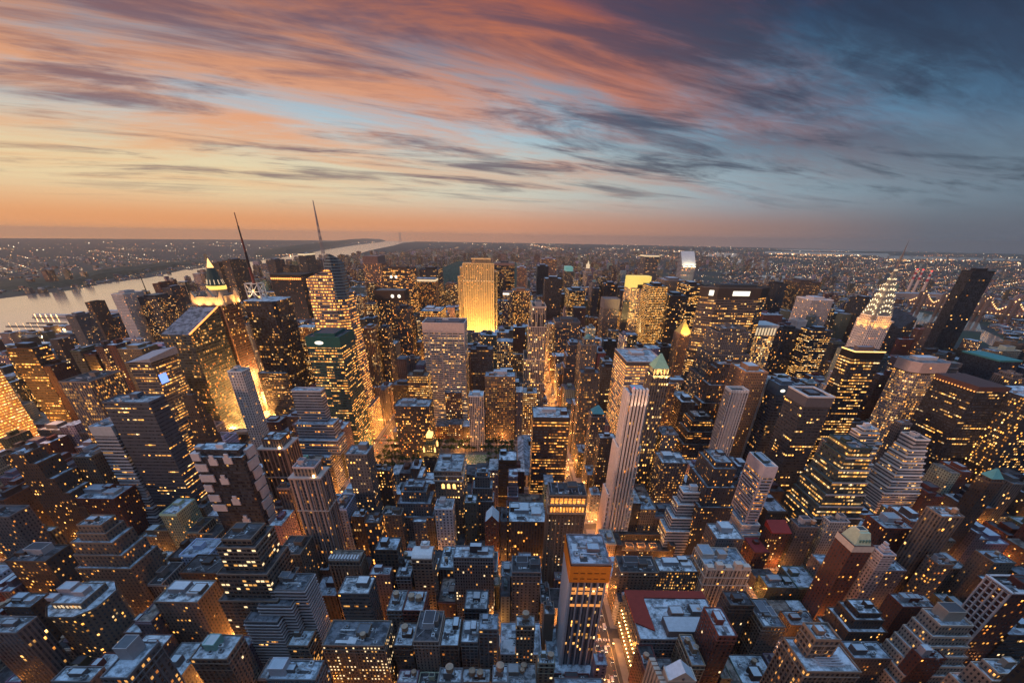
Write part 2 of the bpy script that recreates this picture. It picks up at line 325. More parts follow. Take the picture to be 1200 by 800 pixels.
for bx0, bx1, by0, by1, i, k in BLOCKS:
    vis = [proj(x_, y_, 0) for x_ in (bx0, bx1) for y_ in (by0, by1)]
    if all(p[0] < -60 or p[0] > 1260 or p[1] > 1000 for p in vis): continue
    b = MB(); b.box(bx0, bx1, by0, by1, 0.0, .23); struct('pavement', b, m_pave)
b = MB()
for a_ in AVE[4:13]:
    for off in (-3.4, 0, 3.4):
        for q in range(150, 1000, 12): b.face([(a_ + off - .12, q, .085), (a_ + off + .12, q, .085), (a_ + off + .12, q + 5, .085), (a_ + off - .12, q + 5, .085)], None, (.6, .6, .55))
    for off in (-7.2, 6.9): b.face([(a_ + off, 150, .085), (a_ + off + .3, 150, .085), (a_ + off + .3, 1000, .085), (a_ + off, 1000, .085)], None, (.55, .5, .3))
    for s_y in ST[:12]:
        for dy in (-8.2, 6.0):
            for q in range(7): b.face([(a_ - 8 + q * 2.4, s_y + dy, .086), (a_ - 6.9 + q * 2.4, s_y + dy, .086), (a_ - 6.9 + q * 2.4, s_y + dy + 2.4, .086), (a_ - 8 + q * 2.4, s_y + dy + 2.4, .086)], None, (.6, .6, .58))
struct('road_markings', b, MP)
# far shore hills (a long low ridge beyond the river) and the big park's floor
m_hill, t = newmat('wooded_hill'); pos = t.node('ShaderNodeNewGeometry').outputs['Position']
out_bsdf(t, t.mix(t.ss(t.noise(pos, .02, 6, .75), .4, .6), (.022, .032, .02), (.05, .055, .035)), .95)
def ridge(name, line, width, h, seed):
    r = random.Random(seed); b = MB(); rows = []
    for k, (px, py) in enumerate(line):
        gx, gy = ground(px, py); d = Vector((gx, gy)).normalized(); e = math.sin(math.pi * k / (len(line) - 1)) ** .4 if k not in (0, len(line) - 1) else .05
        rows.append([(gx + d.x * width * f, gy + d.y * width * f, .2 + h * e * q * r.uniform(.75, 1.1)) for f, q in ((0, 0), (.12, .75), (.35, 1), (.7, .9), (1, 0))])
    fine = []
    for a, c in zip(rows, rows[1:]):
        for q in range(6): fine.append([tuple(a[m][w] + (c[m][w] - a[m][w]) * q / 6 + (r.uniform(-.05, .05) * h if w == 2 and 0 < m < 4 else 0) for w in range(3)) for m in range(5)])
    fine.append(rows[-1])
    for a, c in zip(fine, fine[1:]):
        for m in range(4): b.face([a[m], c[m], c[m + 1], a[m + 1]])
    return struct(name, b, m_hill)
ridge('hills', [(300,303),(337,298),(386,289.5),(410,285),(430,281.5),(446,279.3),(451,278.3)], 3500, 105, 3)
ridge('hills', [(-60,340),(37,341),(87,335),(125,327),(165,321),(205,313.5),(240,309)], 700, 46, 4)
# kind, short name, label, x0, x1, y0, y1, roof height (metres, street grid axes), facade, colour, share of lit windows, shape
HEROES=[
('office_tower','the brown ribbed tower at the left edge','brown ribbed office tower at the left edge with golden reflections down its side',-719.9,-683.7,587.4,611.9,169.1,'ribbon','brown',0.42,'plain'),
('office_tower','the dark red tower by the rail yards','dark red glass tower with a flat grey roof standing beside low rail yards',-642.1,-625.2,614.5,644.5,155.0,'glass','darkred',0.12,'plain'),
('office_tower','the dark green-grey tower','dark green-grey windowless-looking tower right behind the dark red tower',-714.4,-698.9,665.4,710.3,146.7,'glass','darkgreen',0.05,'plain'),
('apartment_tower','the beige pier-fronted apartment tower','beige apartment tower with pink corner piers and many lit windows near the left edge',-580.6,-543.3,507.8,558.7,148.3,'pier','beige',0.45,'plain'),
('office_tower','the billboard-sided tower','dark office tower with lit ribbon windows under a slanted roof canopy',-485.8,-457.1,512.8,557.5,171.0,'ribbon','grey',0.5,'canopy'),
('glass_tower','the green slanted-roof tower','green glass tower with a slanted grey roof edged by a glowing line',-487.6,-448.1,581.7,656.7,202.3,'glass','green',0.38,'slant'),
('office_tower','the finned red-brown tower','red-brown tower with floodlit curved fins rising from its roof corners',-488.9,-452.1,672.0,716.2,218.0,'glass','redbrown',0.28,'fins'),
('office_tower','the pyramid-topped tower','pale tower with a dark ribbed cone and a glowing yellow pyramid tip',-676.6,-636.5,945.1,1020.1,205.0,'punch','tan',0.4,'pyramid'),
('glass_tower','the lattice-topped mast tower','dark glass tower with a white steel lattice and a tall red and white antenna mast',-416.3,-365.2,666.6,723.7,225.9,'glass','black',0.3,'mast'),
('office_tower','the orange-dotted dark tower','wide dark tower with a row of orange lights under its roof edge',-761.6,-666.3,1407.6,1498.5,197.9,'pier','black',0.12,'dots'),
('office_tower','the yellow-topped river tower','slender tower with a bright yellow band on top, standing against the river',-1031.5,-997.4,2203.0,2313.0,231.1,'glass','darkgrey',0.15,'litband'),
('apartment_tower','the twin dark river towers','dark apartment tower with a square top against the river, left of the yellow-banded one',-1294.5,-1252.2,2395.6,2505.6,190.0,'punch','darkgrey',0.15,'plain'),
('apartment_tower','the squat river tower','short dark apartment tower with a small roof house against the river',-1171.1,-1140.1,2307.9,2417.9,165.0,'punch','brown',0.15,'plain'),
('apartment_tower','the river tower by the spire',"dark apartment tower just left of the crystalline tower's spire at the riverside",-1108.4,-1074.6,2560.0,2670.0,185.0,'punch','darkgrey',0.15,'plain'),
('apartment_tower','the white-sided river slab','pale slab tower with a blank white side wall near the river at left',-988.1,-959.9,1081.9,1146.4,180.0,'punch','white',0.2,'plain'),
('apartment_tower','the dark pair by the pier','dark brick apartment slab in front of the pier sheds',-1185.8,-1170.8,1208.2,1255.3,141.1,'punch','brown',0.15,'plain'),
('apartment_tower','the broad riverside slab','broad dark apartment slab scattered with small lit windows by the river terminal',-1229.9,-1169.8,1257.0,1312.9,95.0,'punch','darkgrey',0.3,'plain'),
('apartment_tower','the leaning slab by the ball field','tall thin grey apartment slab beside the floodlit ball field',-1179.2,-1154.4,1132.6,1183.6,120.0,'punch','grey',0.12,'plain'),
('apartment_tower','the dark mast block','dark apartment tower carrying a thin black mast on its roof',-947.2,-900.2,1106.6,1169.8,170.0,'punch','darkgrey',0.35,'thinmast'),
('apartment_tower','the red brick river tower','red brick apartment tower against the river with a thin roof aerial',-1181.6,-1159.2,1459.4,1536.6,165.0,'punch','brick',0.15,'plain'),
('apartment_tower','the grey river tower','grey apartment tower with a flat dark roof right of the red brick river tower',-1104.5,-1077.9,1394.2,1462.8,160.0,'punch','darkgrey',0.2,'plain'),
('apartment_tower','the tall river pair','tall grey-brown twin-topped tower rising behind the glowing yellow pyramid',-1211.7,-1179.6,1824.8,1929.9,205.0,'punch','brown',0.15,'plain'),
('apartment_tower','the second tall river tower','tall grey-brown tower with a sloping shoulder right of the twin-topped one',-1100.8,-1070.9,1725.6,1834.3,220.2,'punch','brown',0.15,'plain'),
('office_tower','the white blank-sided tower','white tower with a blank side wall and dark grid windows, beside the blazing billboards',-360.4,-342.8,506.2,524.7,165.0,'punch','white',0.12,'plain'),
('office_tower','the pale sign-topped tower','grey stepped tower with one square white lit sign near its top',-401.7,-387.8,472.2,484.2,145.3,'punch','brown',0.2,'step'),
('glass_tower','the silver stepped tower','silver glass tower that steps down toward the street right of the mast tower',-288.1,-250.5,508.5,521.9,140.0,'ribbon','silver',0.22,'stepfront'),
('office_tower','the round-signed green tower','dark green glass tower with a white oval sign under its chamfered top',-292.2,-245.0,586.0,644.0,190.8,'ribbon','teal',0.5,'oval'),
('office_tower','the orange-piered tower','slim tower with orange-lit piers just right of the crystalline tower',-283.2,-264.7,789.0,830.2,165.0,'pier','orange',0.35,'plain'),
('office_tower','the dark tower by the orange piers','narrow dark tower squeezed right of the orange-piered tower',-261.7,-245.7,815.7,849.5,160.3,'punch','darkgrey',0.3,'plain'),
('office_tower','the crowned pink tower','pinkish tower with a ribbed blank crown left of the broad plaza tower',-596.7,-528.5,1799.1,1909.1,215.0,'pier','pinkbrown',0.3,'crown'),
('office_tower','the broad round-logo tower','broad brown tower with two white round lights near its top',-435.5,-342.5,1500.0,1580.5,218.0,'ribbon','brown',0.45,'dotsigns'),
('office_tower','the tower with two discs','brown tower with a pair of glowing white discs in front of the broad tower',-363.3,-284.9,1144.2,1201.4,190.0,'pier','brown',0.35,'discs'),
('office_tower','the vertical-ribbed pair','dark tower with strong vertical ribs and a lit bright slot, below the two discs',-280.8,-247.5,1024.8,1064.2,165.0,'pier','darkgrey',0.3,'plain'),
('office_tower','the dark slab behind the lit band','dark slab with a lit roof edge standing in front of the big park',-366.5,-293.7,1755.3,1865.3,200.0,'ribbon','black',0.3,'plain'),
('office_tower','the lit-band tower','tower with a wide glowing white band around its top',-372.7,-291.1,1649.3,1718.3,176.0,'pier','brown',0.45,'litband'),
('office_tower','the gothic ribbed tower','gothic ribbed tower with a small yellow-lit crown left of the golden slab',-299.8,-245.6,1936.1,2010.8,136.5,'pier','orange',0.35,'step'),
('office_tower','the roof-plant office','dark office block with boxy grey roof plant, just behind the white grid slab',-215.0,-166.8,982.5,1057.5,166.6,'ribbon','black',0.55,'plant'),
('skyscraper','the golden floodlit slab','golden floodlit limestone slab tower with stepped top',-133.0,-53.6,1151.3,1226.3,259.0,'pier','gold',0.3,'rock'),
('office_tower','the black slab by the golden slab','black slab tower with a pale top band just right of the golden slab',-85.5,0.4,1935.6,2045.6,215.0,'ribbon','black',0.4,'topband'),
('office_tower','the bright sign slab','pinkish tower with one bright white sign on its upper edge, right of the golden slab',-37.7,-5.1,1417.6,1464.3,160.0,'punch','pinkbrown',0.4,'sign'),
('office_tower','the glowing orange slab','broad orange-lit stone slab in front of the dark towers',-8.0,51.3,1469.9,1546.1,160.0,'pier','orange',0.45,'plain'),
('office_tower','the pink tower by the park','pink stone tower with two lit lamps near the park edge',15.0,63.6,2349.6,2459.6,175.0,'punch','pinkbrown',0.2,'plain'),
('office_tower','the thin black tower','thin black tower in front of the wide pink-topped slab',109.7,162.9,2159.9,2269.9,195.0,'glass','black',0.04,'plain'),
('office_tower','the wide pink slab','wide pinkish slab with vertical stone ribs far up the avenue',140.9,220.0,2373.8,2483.8,215.0,'pier','pinkbrown',0.25,'plain'),
('office_tower','the wide black tower','wide black tower with a few orange windows in the middle of the view',97.0,152.1,1434.7,1497.6,200.0,'glass','black',0.12,'plain'),
('office_tower','the green-lit roof tower','pink tower with a pale green lit box on top right of the wide pink slab',283.6,332.5,2542.1,2652.1,150.0,'punch','pinkbrown',0.2,'greenbox'),
('office_tower','the yellow-rowed dark block','dark block with yellow window rows and a dark roof garden edge',168.2,219.2,1374.7,1472.9,172.6,'ribbon','black',0.5,'plain'),
('skyscraper','the white-lit needle tower','slender cream tower with a floodlit white stepped crown',439.7,477.5,2781.2,2891.2,150.0,'pier','cream',0.2,'needle'),
('office_tower','the domed grey tower','grey stone tower with a small domed cap right of the needle tower',285.8,311.5,1647.4,1711.7,165.0,'punch','grey',0.2,'dome'),
('office_tower','the red-lettered black tower','black tower with tiny red and yellow lights under its roof line',327.4,375.2,1624.9,1689.7,170.7,'glass','black',0.15,'plain'),
('office_tower','the grey blank-topped tower','grey tower with a tall blank top panel and scattered lit windows',255.4,300.0,1249.2,1306.6,165.0,'punch','grey',0.2,'blanktop'),
('skyscraper','the bright yellow-cube tower','gold-lit tower crowned by a glowing yellow-green glass cube',312.2,376.0,1238.1,1313.1,225.6,'pier','cream',0.55,'cube'),
('office_tower','the yellow-floored tower','dark tower glowing with dense yellow floors right of the yellow-cube tower',334.2,375.7,1097.1,1172.1,214.0,'ribbon','black',0.85,'plain'),
('office_tower','the dark glass tower by the yellow floors','black glass tower with scattered yellow windows right of the dense yellow floors',406.4,453.0,1158.6,1233.6,186.7,'glass','black',0.35,'plain'),
('office_tower','the colonnade-topped tower','grey tower with a row of vertical slots around its top behind the dark glass tower',464.9,528.9,1386.6,1480.1,204.4,'punch','grey',0.3,'plain'),
('office_tower','the black-topped slab','black-topped slab tower directly in front of the slanted-roof tower',484.6,530.5,1261.3,1336.3,204.4,'ribbon','black',0.5,'plain'),
('skyscraper','the slanted-top white tower','pale aluminium tower with a brightly lit slanted top',575.0,622.0,1570.0,1618.0,279.0,'ribbon','silver',0.15,'citi'),
('office_tower','the white-topped far tower','grey slab tower topped by a white and red lit band left of the slanted-top tower',717.0,790.4,2520.7,2630.7,236.7,'ribbon','grey',0.15,'litband'),
('skyscraper','the great octagonal slab','huge tan octagonal slab with a white oval sign on its dark top band',318.0,428.0,745.0,785.0,246.0,'ribbon','tan',0.42,'metlife'),
('office_tower','the gilded spire tower','tower with a gold-lit pyramid roof tucked left of the great octagonal slab',350.2,374.4,899.7,936.5,141.1,'punch','orange',0.3,'goldroof'),
('office_tower','the green-roofed stepped tower','grey stepped tower with a flat green copper roof in front of the great octagonal slab',320.8,372.6,675.7,720.6,193.8,'punch','grey',0.3,'step'),
('office_tower','the white-crowned bright tower','pale tower with a brightly lit colonnade crown right of the green-roofed tower',428.8,479.3,783.1,827.8,180.9,'grid','cream',0.65,'crownlit'),
('office_tower','the curved brick tower','curved orange-brown brick tower with an empty roof below the white-crowned tower',298.3,327.9,527.7,569.6,167.3,'punch','orange',0.15,'plain'),
('office_tower','the gothic twin tower','brown gothic twin-topped tower stepping up below the green copper roof',305.1,342.3,621.5,646.5,151.7,'pier','brown',0.25,'step'),
('office_tower','the tall white limestone tower','tall white limestone slab with dark vertical slots and steps down its left side',251.6,272.1,464.1,479.9,162.0,'pier','white',0.12,'stepleft'),
('office_tower','the blank white-walled tower','tower with a blank pinkish-white front wall and balconied edges',331.0,349.8,536.7,564.0,150.0,'blank','white',0.1,'plain'),
('glass_tower','the oval-signed glass tower','dark blue glass tower with a white oval sign, right of the blank white wall',336.1,359.5,509.5,535.1,156.6,'glass','blue',0.25,'oval'),
('office_tower','the white-framed roof tower','dark ribbon-windowed tower with a white-framed open roof',332.1,362.1,448.8,486.0,161.4,'ribbon','darkgrey',0.25,'frame'),
('office_tower','the small white wall tower','small tower with a blank white wall in front of distant apartments',722.5,745.4,1097.7,1137.1,140.0,'blank','white',0.1,'plain'),
('office_tower','the slate tower','slate-grey tower with a dark flat roof left of the white wall',579.0,613.5,915.8,945.4,150.0,'glass','darkgrey',0.2,'plain'),
('office_tower','the rounded dark lit tower','dark tower with rounded corner and rows of gold windows right of the slate tower',617.1,659.9,884.0,922.3,155.0,'ribbon','darkgrey',0.5,'plain'),
('apartment_tower','the grooved white slab','white apartment slab with deep vertical grooves behind the lit offices',839.1,898.9,1244.3,1319.3,171.6,'pier','white',0.15,'plain'),
('apartment_tower','the dark narrow slab','dark narrow apartment slab in front of the hazy river',1055.5,1092.8,1793.6,1869.5,165.0,'glass','black',0.15,'plain'),
('apartment_tower','the broad brown slab','broad brown apartment slab with lit white signs along its roof',1163.7,1256.6,1838.1,1948.1,169.1,'punch','brown',0.3,'plain'),
('glass_tower','the white-edged black tower','black tower with a glowing white line around its roof and blazing yellow floors',438.9,477.2,540.1,564.4,192.5,'ribbon','black',0.45,'edgeline'),
('skyscraper','the steel-crowned spire tower','art deco tower with a crown of glowing triangular windows and a steel needle',566.0,626.0,690.0,750.0,319.0,'punch','white',0.35,'chrysler'),
('office_tower','the brown-sided black slab','black slab with a plain brown side wall left of the steel-crowned tower',957.3,985.3,1206.4,1265.7,180.0,'glass','black',0.2,'plain'),
('glass_tower','the dark wedge tower','dark glass tower with a wedge-shaped top behind the steel-crowned tower',1002.7,1033.5,1111.2,1186.2,150.0,'glass','darkblue',0.15,'wedge'),
('skyscraper','the tall black slab tower','tall plain black glass slab tower rising over the river at right',1010.0,1060.0,1010.0,1036.0,262.0,'glass','black',0.1,'plain'),
('office_tower','the pale octagonal grid tower','pale metal-clad tower with a grid of small windows and angled corners',573.9,629.2,588.8,629.3,168.3,'grid','pale',0.5,'octgrid'),
('office_tower','the orange-beaded black tower','black ribbon tower with a string of orange lamps under its roof edge',587.9,627.9,507.4,568.5,154.4,'ribbon','black',0.25,'beads'),
('office_tower','the teal-roofed box','dark office box with a broad teal roof near the river',934.6,976.6,794.2,869.2,120.0,'glass','darkblue',0.15,'tealroof'),
('office_tower','the black dot-windowed tower','huge black tower with gold dot windows leaving the right edge',630.0,682.0,478.0,540.0,152.0,'grid','black',0.36,'plain'),
('office_tower','the grey stone tower at the right edge','pale ribbed stone tower between the beaded tower and the right edge',732.5,749.8,594.8,622.6,150.0,'pier','grey',0.25,'step'),
('office_tower','the small grid tower','narrow grey tower with a grid of square windows behind the white ziggurat',480.9,494.1,474.4,485.6,121.0,'grid','grey',0.1,'plain'),
('office_tower','the white ziggurat','white stepped ziggurat office with banded terraces and a vented top block',479.9,496.8,446.8,469.5,112.0,'ribbon','white',0.4,'zig'),
('office_tower','the green glass ziggurat','green glass ziggurat office whose terraces widen toward the street',337.1,358.2,371.3,404.6,136.5,'ribbon','darkgreen',0.45,'zigglass'),
('office_tower','the little white terraced tower','little white terraced tower behind the green glass ziggurat',423.5,447.1,461.4,477.4,118.0,'ribbon','white',0.25,'step'),
('office_tower','the white grid slab','tall white slab with a regular grid of ribbon windows that flares at its foot',-153.9,-84.6,706.5,754.1,190.8,'gridwide','slabwhite',0.4,'grace'),
('office_tower','the dark grid block','dark gridded office block at the corner of the tree-filled park',-185.5,-131.1,594.2,627.9,88.0,'grid','darkgrey',0.3,'plant'),
('office_tower','the tan block by the white grid slab','tan office block with bright floors left of the white grid slab',-179.6,-145.8,672.8,697.2,112.0,'ribbon','tan',0.6,'plain'),
('office_tower','the slotted white block','white narrow block with tall dark slots right of the white grid slab',-72.8,-50.0,619.5,643.9,96.8,'pier','white',0.3,'plain'),
('office_tower','the gold-windowed stone block','broad stone block glowing with gold windows beside the park',-49.8,1.1,668.0,697.4,114.0,'punch','tan',0.6,'roofhouse'),
('office_tower','the art deco corner tower','tall art deco setback tower with dark vertical strips at the avenue corner',28.3,51.5,738.6,789.0,212.0,'pier','cream',0.35,'fivehundred'),
('office_tower','the black bronze slab','black bronze slab with glowing yellow floors and a pale flat roof, right of the library',21.0,64.4,451.8,488.0,131.7,'ribbon','bronze',0.5,'flatwhite'),
('office_tower','the grey grid-lit tower','dark grey tower with a grid of square white lights below its roof',95.6,123.2,589.1,611.2,145.0,'grid','darkgrey',0.35,'plain'),
('office_tower','the dark block behind','brown-black block right of the grey grid-lit tower',142.6,165.1,665.5,686.2,133.0,'ribbon','black',0.25,'plain'),
('office_tower','the green dome stone tower','stone tower with rows of arched openings and a tiny green dome',117.4,146.5,744.8,786.3,150.0,'punch','grey',0.35,'dome'),
('office_tower','the stepped brown block','brown stone block stepping back up the avenue',110.8,133.6,854.7,894.9,130.0,'punch','grey',0.3,'step'),
('office_tower','the flat grey block','flat-topped grey stone block with two lit bands',109.0,175.3,1140.7,1215.7,120.0,'punch','grey',0.3,'plain'),
('office_tower','the wide gold ribbon tower','wide pale tower striped with gold lit floors and a light roof',149.3,200.5,552.1,627.1,172.0,'ribbon','pale',0.75,'flatwhite'),
('office_tower','the green pyramid tower','stone tower with a floodlit green copper pyramid roof',155.0,175.8,462.8,487.2,180.2,'pier','tan',0.3,'copper'),
('apartment_tower','the tall white piered tower','tall slender white apartment tower with glowing vertical piers',105.9,124.5,372.1,400.2,189.0,'pierwide','white',0.15,'fourtwofive'),
('apartment_tower','the black tower beside the piers','black apartment tower left of the tall white piered tower',100.7,120.1,443.6,458.3,110.0,'punch','black',0.25,'plain'),
('office_tower','the teal pyramid tower','grey stone tower with a small teal pyramid roof on the avenue',101.3,120.7,509.2,530.7,110.2,'punch','grey',0.4,'copperSmall'),
('office_tower','the rounded grey tower','grey stone tower with a rounded blue roof right of the tall white piers',181.8,202.0,463.5,489.9,106.5,'punch','grey',0.35,'plain'),
('office_tower','the stone block under the piers','stone block with a cluttered roof east of the tall white piered tower',175.6,206.4,430.3,459.5,85.0,'punch','grey',0.4,'plant'),
('office_tower','the black setback block','black setback office block between the limestone towers',250.0,281.0,537.2,570.2,99.7,'ribbon','black',0.3,'step'),
('office_tower','the dark terraced masonry tower','dark masonry tower with a crumbling-looking terraced top',197.0,220.0,356.8,394.9,123.8,'punch','darkgrey',0.3,'step'),
('office_tower','the white ribboned office','white office with a blank top block and ribbon windows on both faces',259.8,272.5,373.8,407.1,112.2,'ribbon','white',0.4,'whiteoffice'),
('office_tower','the white capped office','white stepped office with a blank cap and dark ribbon floors',175.9,194.8,361.7,375.2,87.1,'ribbon','white',0.2,'zigsmall'),
('masonry_building','the building with three glowing arches','stone building with three glowing arched windows under its cornice',-84.3,-55.4,367.6,407.4,105.5,'punch','tan',0.3,'arches'),
('masonry_building','the tall grid masonry tower','tall grey masonry tower with a roof cabin at the west corner of the park',-175.3,-152.8,374.6,396.1,120.2,'punch','grey',0.25,'plain'),
('masonry_building','the twin-shouldered block','brown masonry block with two raised corners right of the tall grid masonry tower',-161.3,-139.6,397.5,409.2,88.0,'punch','brown',0.3,'plain'),
('masonry_building','the wide corniced block','grey masonry block with a stepped roof and long cornice lines',-120.7,-93.9,366.1,385.2,86.0,'punch','grey',0.15,'step'),
('masonry_building','the narrow white office','narrow white office with horizontal window bands and a snow-pale roof',-82.7,-64.3,346.7,365.5,72.9,'punch','whiteblue',0.25,'plain'),
('masonry_building','the stepped stone tower','slim stone tower with a stepped top near the library',-44.7,-27.8,391.5,404.8,90.0,'punch','grey',0.15,'step'),
('masonry_building','the dark green-trimmed building','narrow dark building framed by two pale corner piers',-52.8,-40.4,355.1,371.3,75.0,'punch','darkgreen',0.1,'plain'),
('masonry_building','the gabled dark red building','dark red building with a gabled attic beside the pale-framed one',-31.2,-16.1,345.1,363.4,58.5,'punch','brick',0.1,'gable'),
('masonry_building','the low plant-covered block','wide block whose roof is crowded with vents and green coolers',-6.3,32.7,343.7,381.5,60.2,'pier','brown',0.2,'plant'),
('masonry_building','the building with a blazing top colonnade','stone building whose top two storeys blaze orange beneath a roof terrace',29.8,63.2,306.0,327.7,118.4,'punch','tan',0.35,'colonnade'),
('masonry_building','the two-bay brown block','brown block with piers and a dark roof deck behind the tall bracket tower',-138.1,-117.9,346.4,358.6,64.7,'punch','tan',0.2,'plain'),
('masonry_building','the black-roofed pier block','brown block with vertical piers and a black roof with two skylights',-170.0,-155.9,345.5,357.6,62.6,'pier','brown',0.15,'plain'),
('masonry_building','the pale-roofed small block','small pale-roofed block between two taller brown ones',-142.0,-127.7,311.6,326.6,81.0,'pier','brown',0.3,'plain'),
('masonry_building','the red brown back block','small blue-roofed back building in the middle of the dark blocks',-105.7,-92.4,344.2,350.1,58.0,'punch','grey',0.15,'plain'),
('office_tower','the gold-lit corner tower','office tower leaving the left edge, its ribbon windows blazing gold',-800.0,-737.0,512.0,580.0,228.0,'ribbon','orange',0.93,'plain'),  # high lit share helps imitate sunset reflected on its glass
('office_tower','the wide dark grey glass slab','wide dark grey glass slab with a thin corner line and few lit dashes',-403.3,-358.3,380.2,401.7,171.0,'ribbon2','slate',0.22,'plain'),
('office_tower','the grey striped setback tower','grey striped office tower with continuous ribbon windows, widening at lower steps',-428.0,-405.7,378.7,409.2,145.0,'ribbon','silver',0.22,'zigwide'),
('office_tower','the black and white patchwork tower','black glass tower patched with white stone blocks climbing its corners',-315.5,-268.4,355.4,375.8,132.0,'glass','black',0.12,'patch'),
('apartment_tower','the brown pier tower with a cabin top','brown ribbed tower with a stone cabin and bright lamp on its top',-274.0,-245.5,390.4,419.6,116.6,'pier','brown',0.1,'cabin'),
('apartment_tower','the white-piered condominium','white-piered condominium tower with recessed balconies and a snow-pale roof',-196.8,-170.5,306.7,326.1,132.0,'pier','whitepink',0.15,'cabin'),
('masonry_building','the stepped grey slab by the gold tower','long grey masonry slab with a blank wall and roofs stepping down to the right',-487.8,-472.0,348.8,368.4,128.8,'punch','brown',0.2,'stepright'),
('masonry_building','the square brown block with roof sheds','square brown block topped by tilted pale roof sheds',-463.5,-443.6,378.7,406.1,110.6,'punch','tan',0.2,'plant'),
('masonry_building','the red block with pale roofs','red brick block with several pale flat roofs at different heights',-456.7,-410.7,349.4,377.0,78.0,'punch','brick',0.15,'plant'),
('masonry_building','the orange-washed setback building','big dark setback building whose lower corner glows orange from the street',-362.9,-339.1,268.4,287.0,106.0,'punch','tan',0.2,'bigstep'),
('masonry_building','the flat grey-roofed block at far left','low wide block with a broad grey roof and a white roof house at far left',-451.4,-415.2,274.5,297.2,62.0,'punch','brown',0.25,'roofhouse'),
('masonry_building','the cornice-lit building','broad building with a pale chamfered roof terrace and a row of glowing cornice windows',-345.3,-309.1,204.2,239.0,76.0,'punch','tan',0.3,'chamfer'),
('masonry_building','the brown back-lot block','brown block with small jumbled roofs at the left edge',-398.6,-376.5,223.5,238.1,62.0,'punch','brown',0.1,'plant'),
('masonry_building','the roof-pavilion building','stone building at the bottom edge with a framed roof pavilion and lit windows',-213.4,-199.6,130.7,152.3,118.0,'punch','grey',0.35,'pavilion'),
('masonry_building','the bottom edge dark roof','dark-roofed building at the bottom edge left of the roof-pavilion building',-280.9,-257.5,152.4,162.4,80.0,'punch','grey',0.1,'plain'),
('masonry_building','the pale-rimmed rooftop building','building with a pale roof rim and a crowd of ducts at lower left',-279.1,-245.3,224.7,247.9,68.5,'punch','tan',0.15,'plant'),
('masonry_building','the teal-boxed low roof','lower building with a teal and white box on its dark roof',-213.7,-189.3,172.5,191.5,74.0,'punch','tan',0.12,'tealbox'),
('masonry_building','the flat black-roofed building','building with a flat black roof and a thin pale rim',-295.5,-256.9,268.7,292.9,56.0,'punch','brown',0.1,'plain'),
('masonry_building','the tan setback office with lit rows','tan setback office with two rows of lit windows and piled roof machinery',-210.8,-183.3,223.9,249.2,129.6,'punch','tan',0.3,'step'),
('masonry_building','the gridded block on the left edge','dark gridded block cut by the left edge above the grey roof',-487.9,-457.2,300.2,318.6,91.0,'punch','grey',0.2,'plain'),
('masonry_building','the pale ribbed front at lower left','pale ribbed building front running off the lower left edge',-362.9,-334.9,184.9,198.8,81.7,'pier','grey',0.08,'plain'),
('masonry_building','the low orange-lit court','low building round an orange-lit court',-210.6,-189.8,278.0,303.9,70.7,'punch','tan',0.2,'plain'),
('masonry_building','the truss-roofed ribbed block','ribbed grey-brown block with a pale sawtooth roof edge',-158.8,-132.8,265.3,279.3,75.3,'pier','tan',0.08,'sawtooth'),
('apartment_tower','the zigzag balcony block','grey apartment block wrapped in zigzag balcony bands',-180.6,-154.4,220.1,237.6,87.7,'ribbon','grey',0.1,'zigbal'),
('masonry_building','the small tan lit block','small tan block with orange-lit windows below the balcony block',-171.5,-155.6,202.7,217.2,48.0,'punch','tan',0.4,'plain'),
('masonry_building','the dark roof with a white bulkhead','dark-roofed building at the bottom edge with a white stair bulkhead',-151.5,-121.7,154.0,167.1,81.8,'punch','grey',0.15,'bulk'),
('masonry_building','the white-roofed slab block','grey slab block with a bright pale roof and blank east wall',-136.5,-113.0,227.7,245.8,76.9,'ribbon','grey',0.2,'plain'),
('masonry_building','the tall bracketed block','tall narrow brown block with bracketed balconies and two roof ducts',-122.3,-103.1,276.1,293.5,78.7,'punch','brown',0.1,'plain'),
('masonry_building','the barrel-roofed tower','slim tower with a white barrel roof and a round vent on top',-87.8,-70.6,264.4,280.7,79.1,'punch','tan',0.2,'barrel'),
('masonry_building','the white-parapet block','wide stone block with a bright white roof parapet and dark lift house',-52.3,-18.6,264.4,279.7,81.7,'punch','grey',0.2,'lifthouse'),
('masonry_building','the two-tank pale roof','pale-roofed block carrying a round water tank over a small cabin',-101.7,-89.6,227.6,249.1,58.6,'punch','grey',0.15,'tank'),
('masonry_building','the twin-tank block','block with two round tan water tanks side by side on a blue-grey roof',-88.2,-72.1,225.8,247.1,60.9,'punch','brick',0.1,'twotank'),
('masonry_building','the black-roofed lit office','wide office block with a black roof, its front full of yellow lit windows',-137.0,-93.1,191.4,213.5,64.0,'punch','tan',0.34,'plain'),
('masonry_building','the narrow dark-roofed block','narrow block with a dark roof between two wider ones',-88.4,-74.8,196.3,216.7,58.0,'punch','brown',0.1,'tank'),
('masonry_building','the pale corniced building','pale corniced building with a raised white roof room',-73.6,-55.2,196.3,224.1,63.0,'punch','beige',0.15,'roofhouse'),
('masonry_building','the black roof beside the cornice','brown building with a black roof right of the pale corniced building',-54.3,-41.3,196.3,221.5,58.6,'punch','brown',0.08,'plain'),
('masonry_building','the stone block with rooftop sheds','stone block topped by little pale sheds',-40.0,-27.4,200.7,220.7,56.9,'punch','grey',0.1,'plant'),
('masonry_building','the slender pale block','slender pale block with vertical window bays near the bottom centre',-26.3,-12.8,199.7,213.4,72.5,'punch','grey',0.2,'plain'),
('masonry_building','the deep black roof well','building with a deep black roof well and low rim',-40.1,-21.9,227.8,247.5,61.4,'punch','darkgrey',0.1,'plain'),
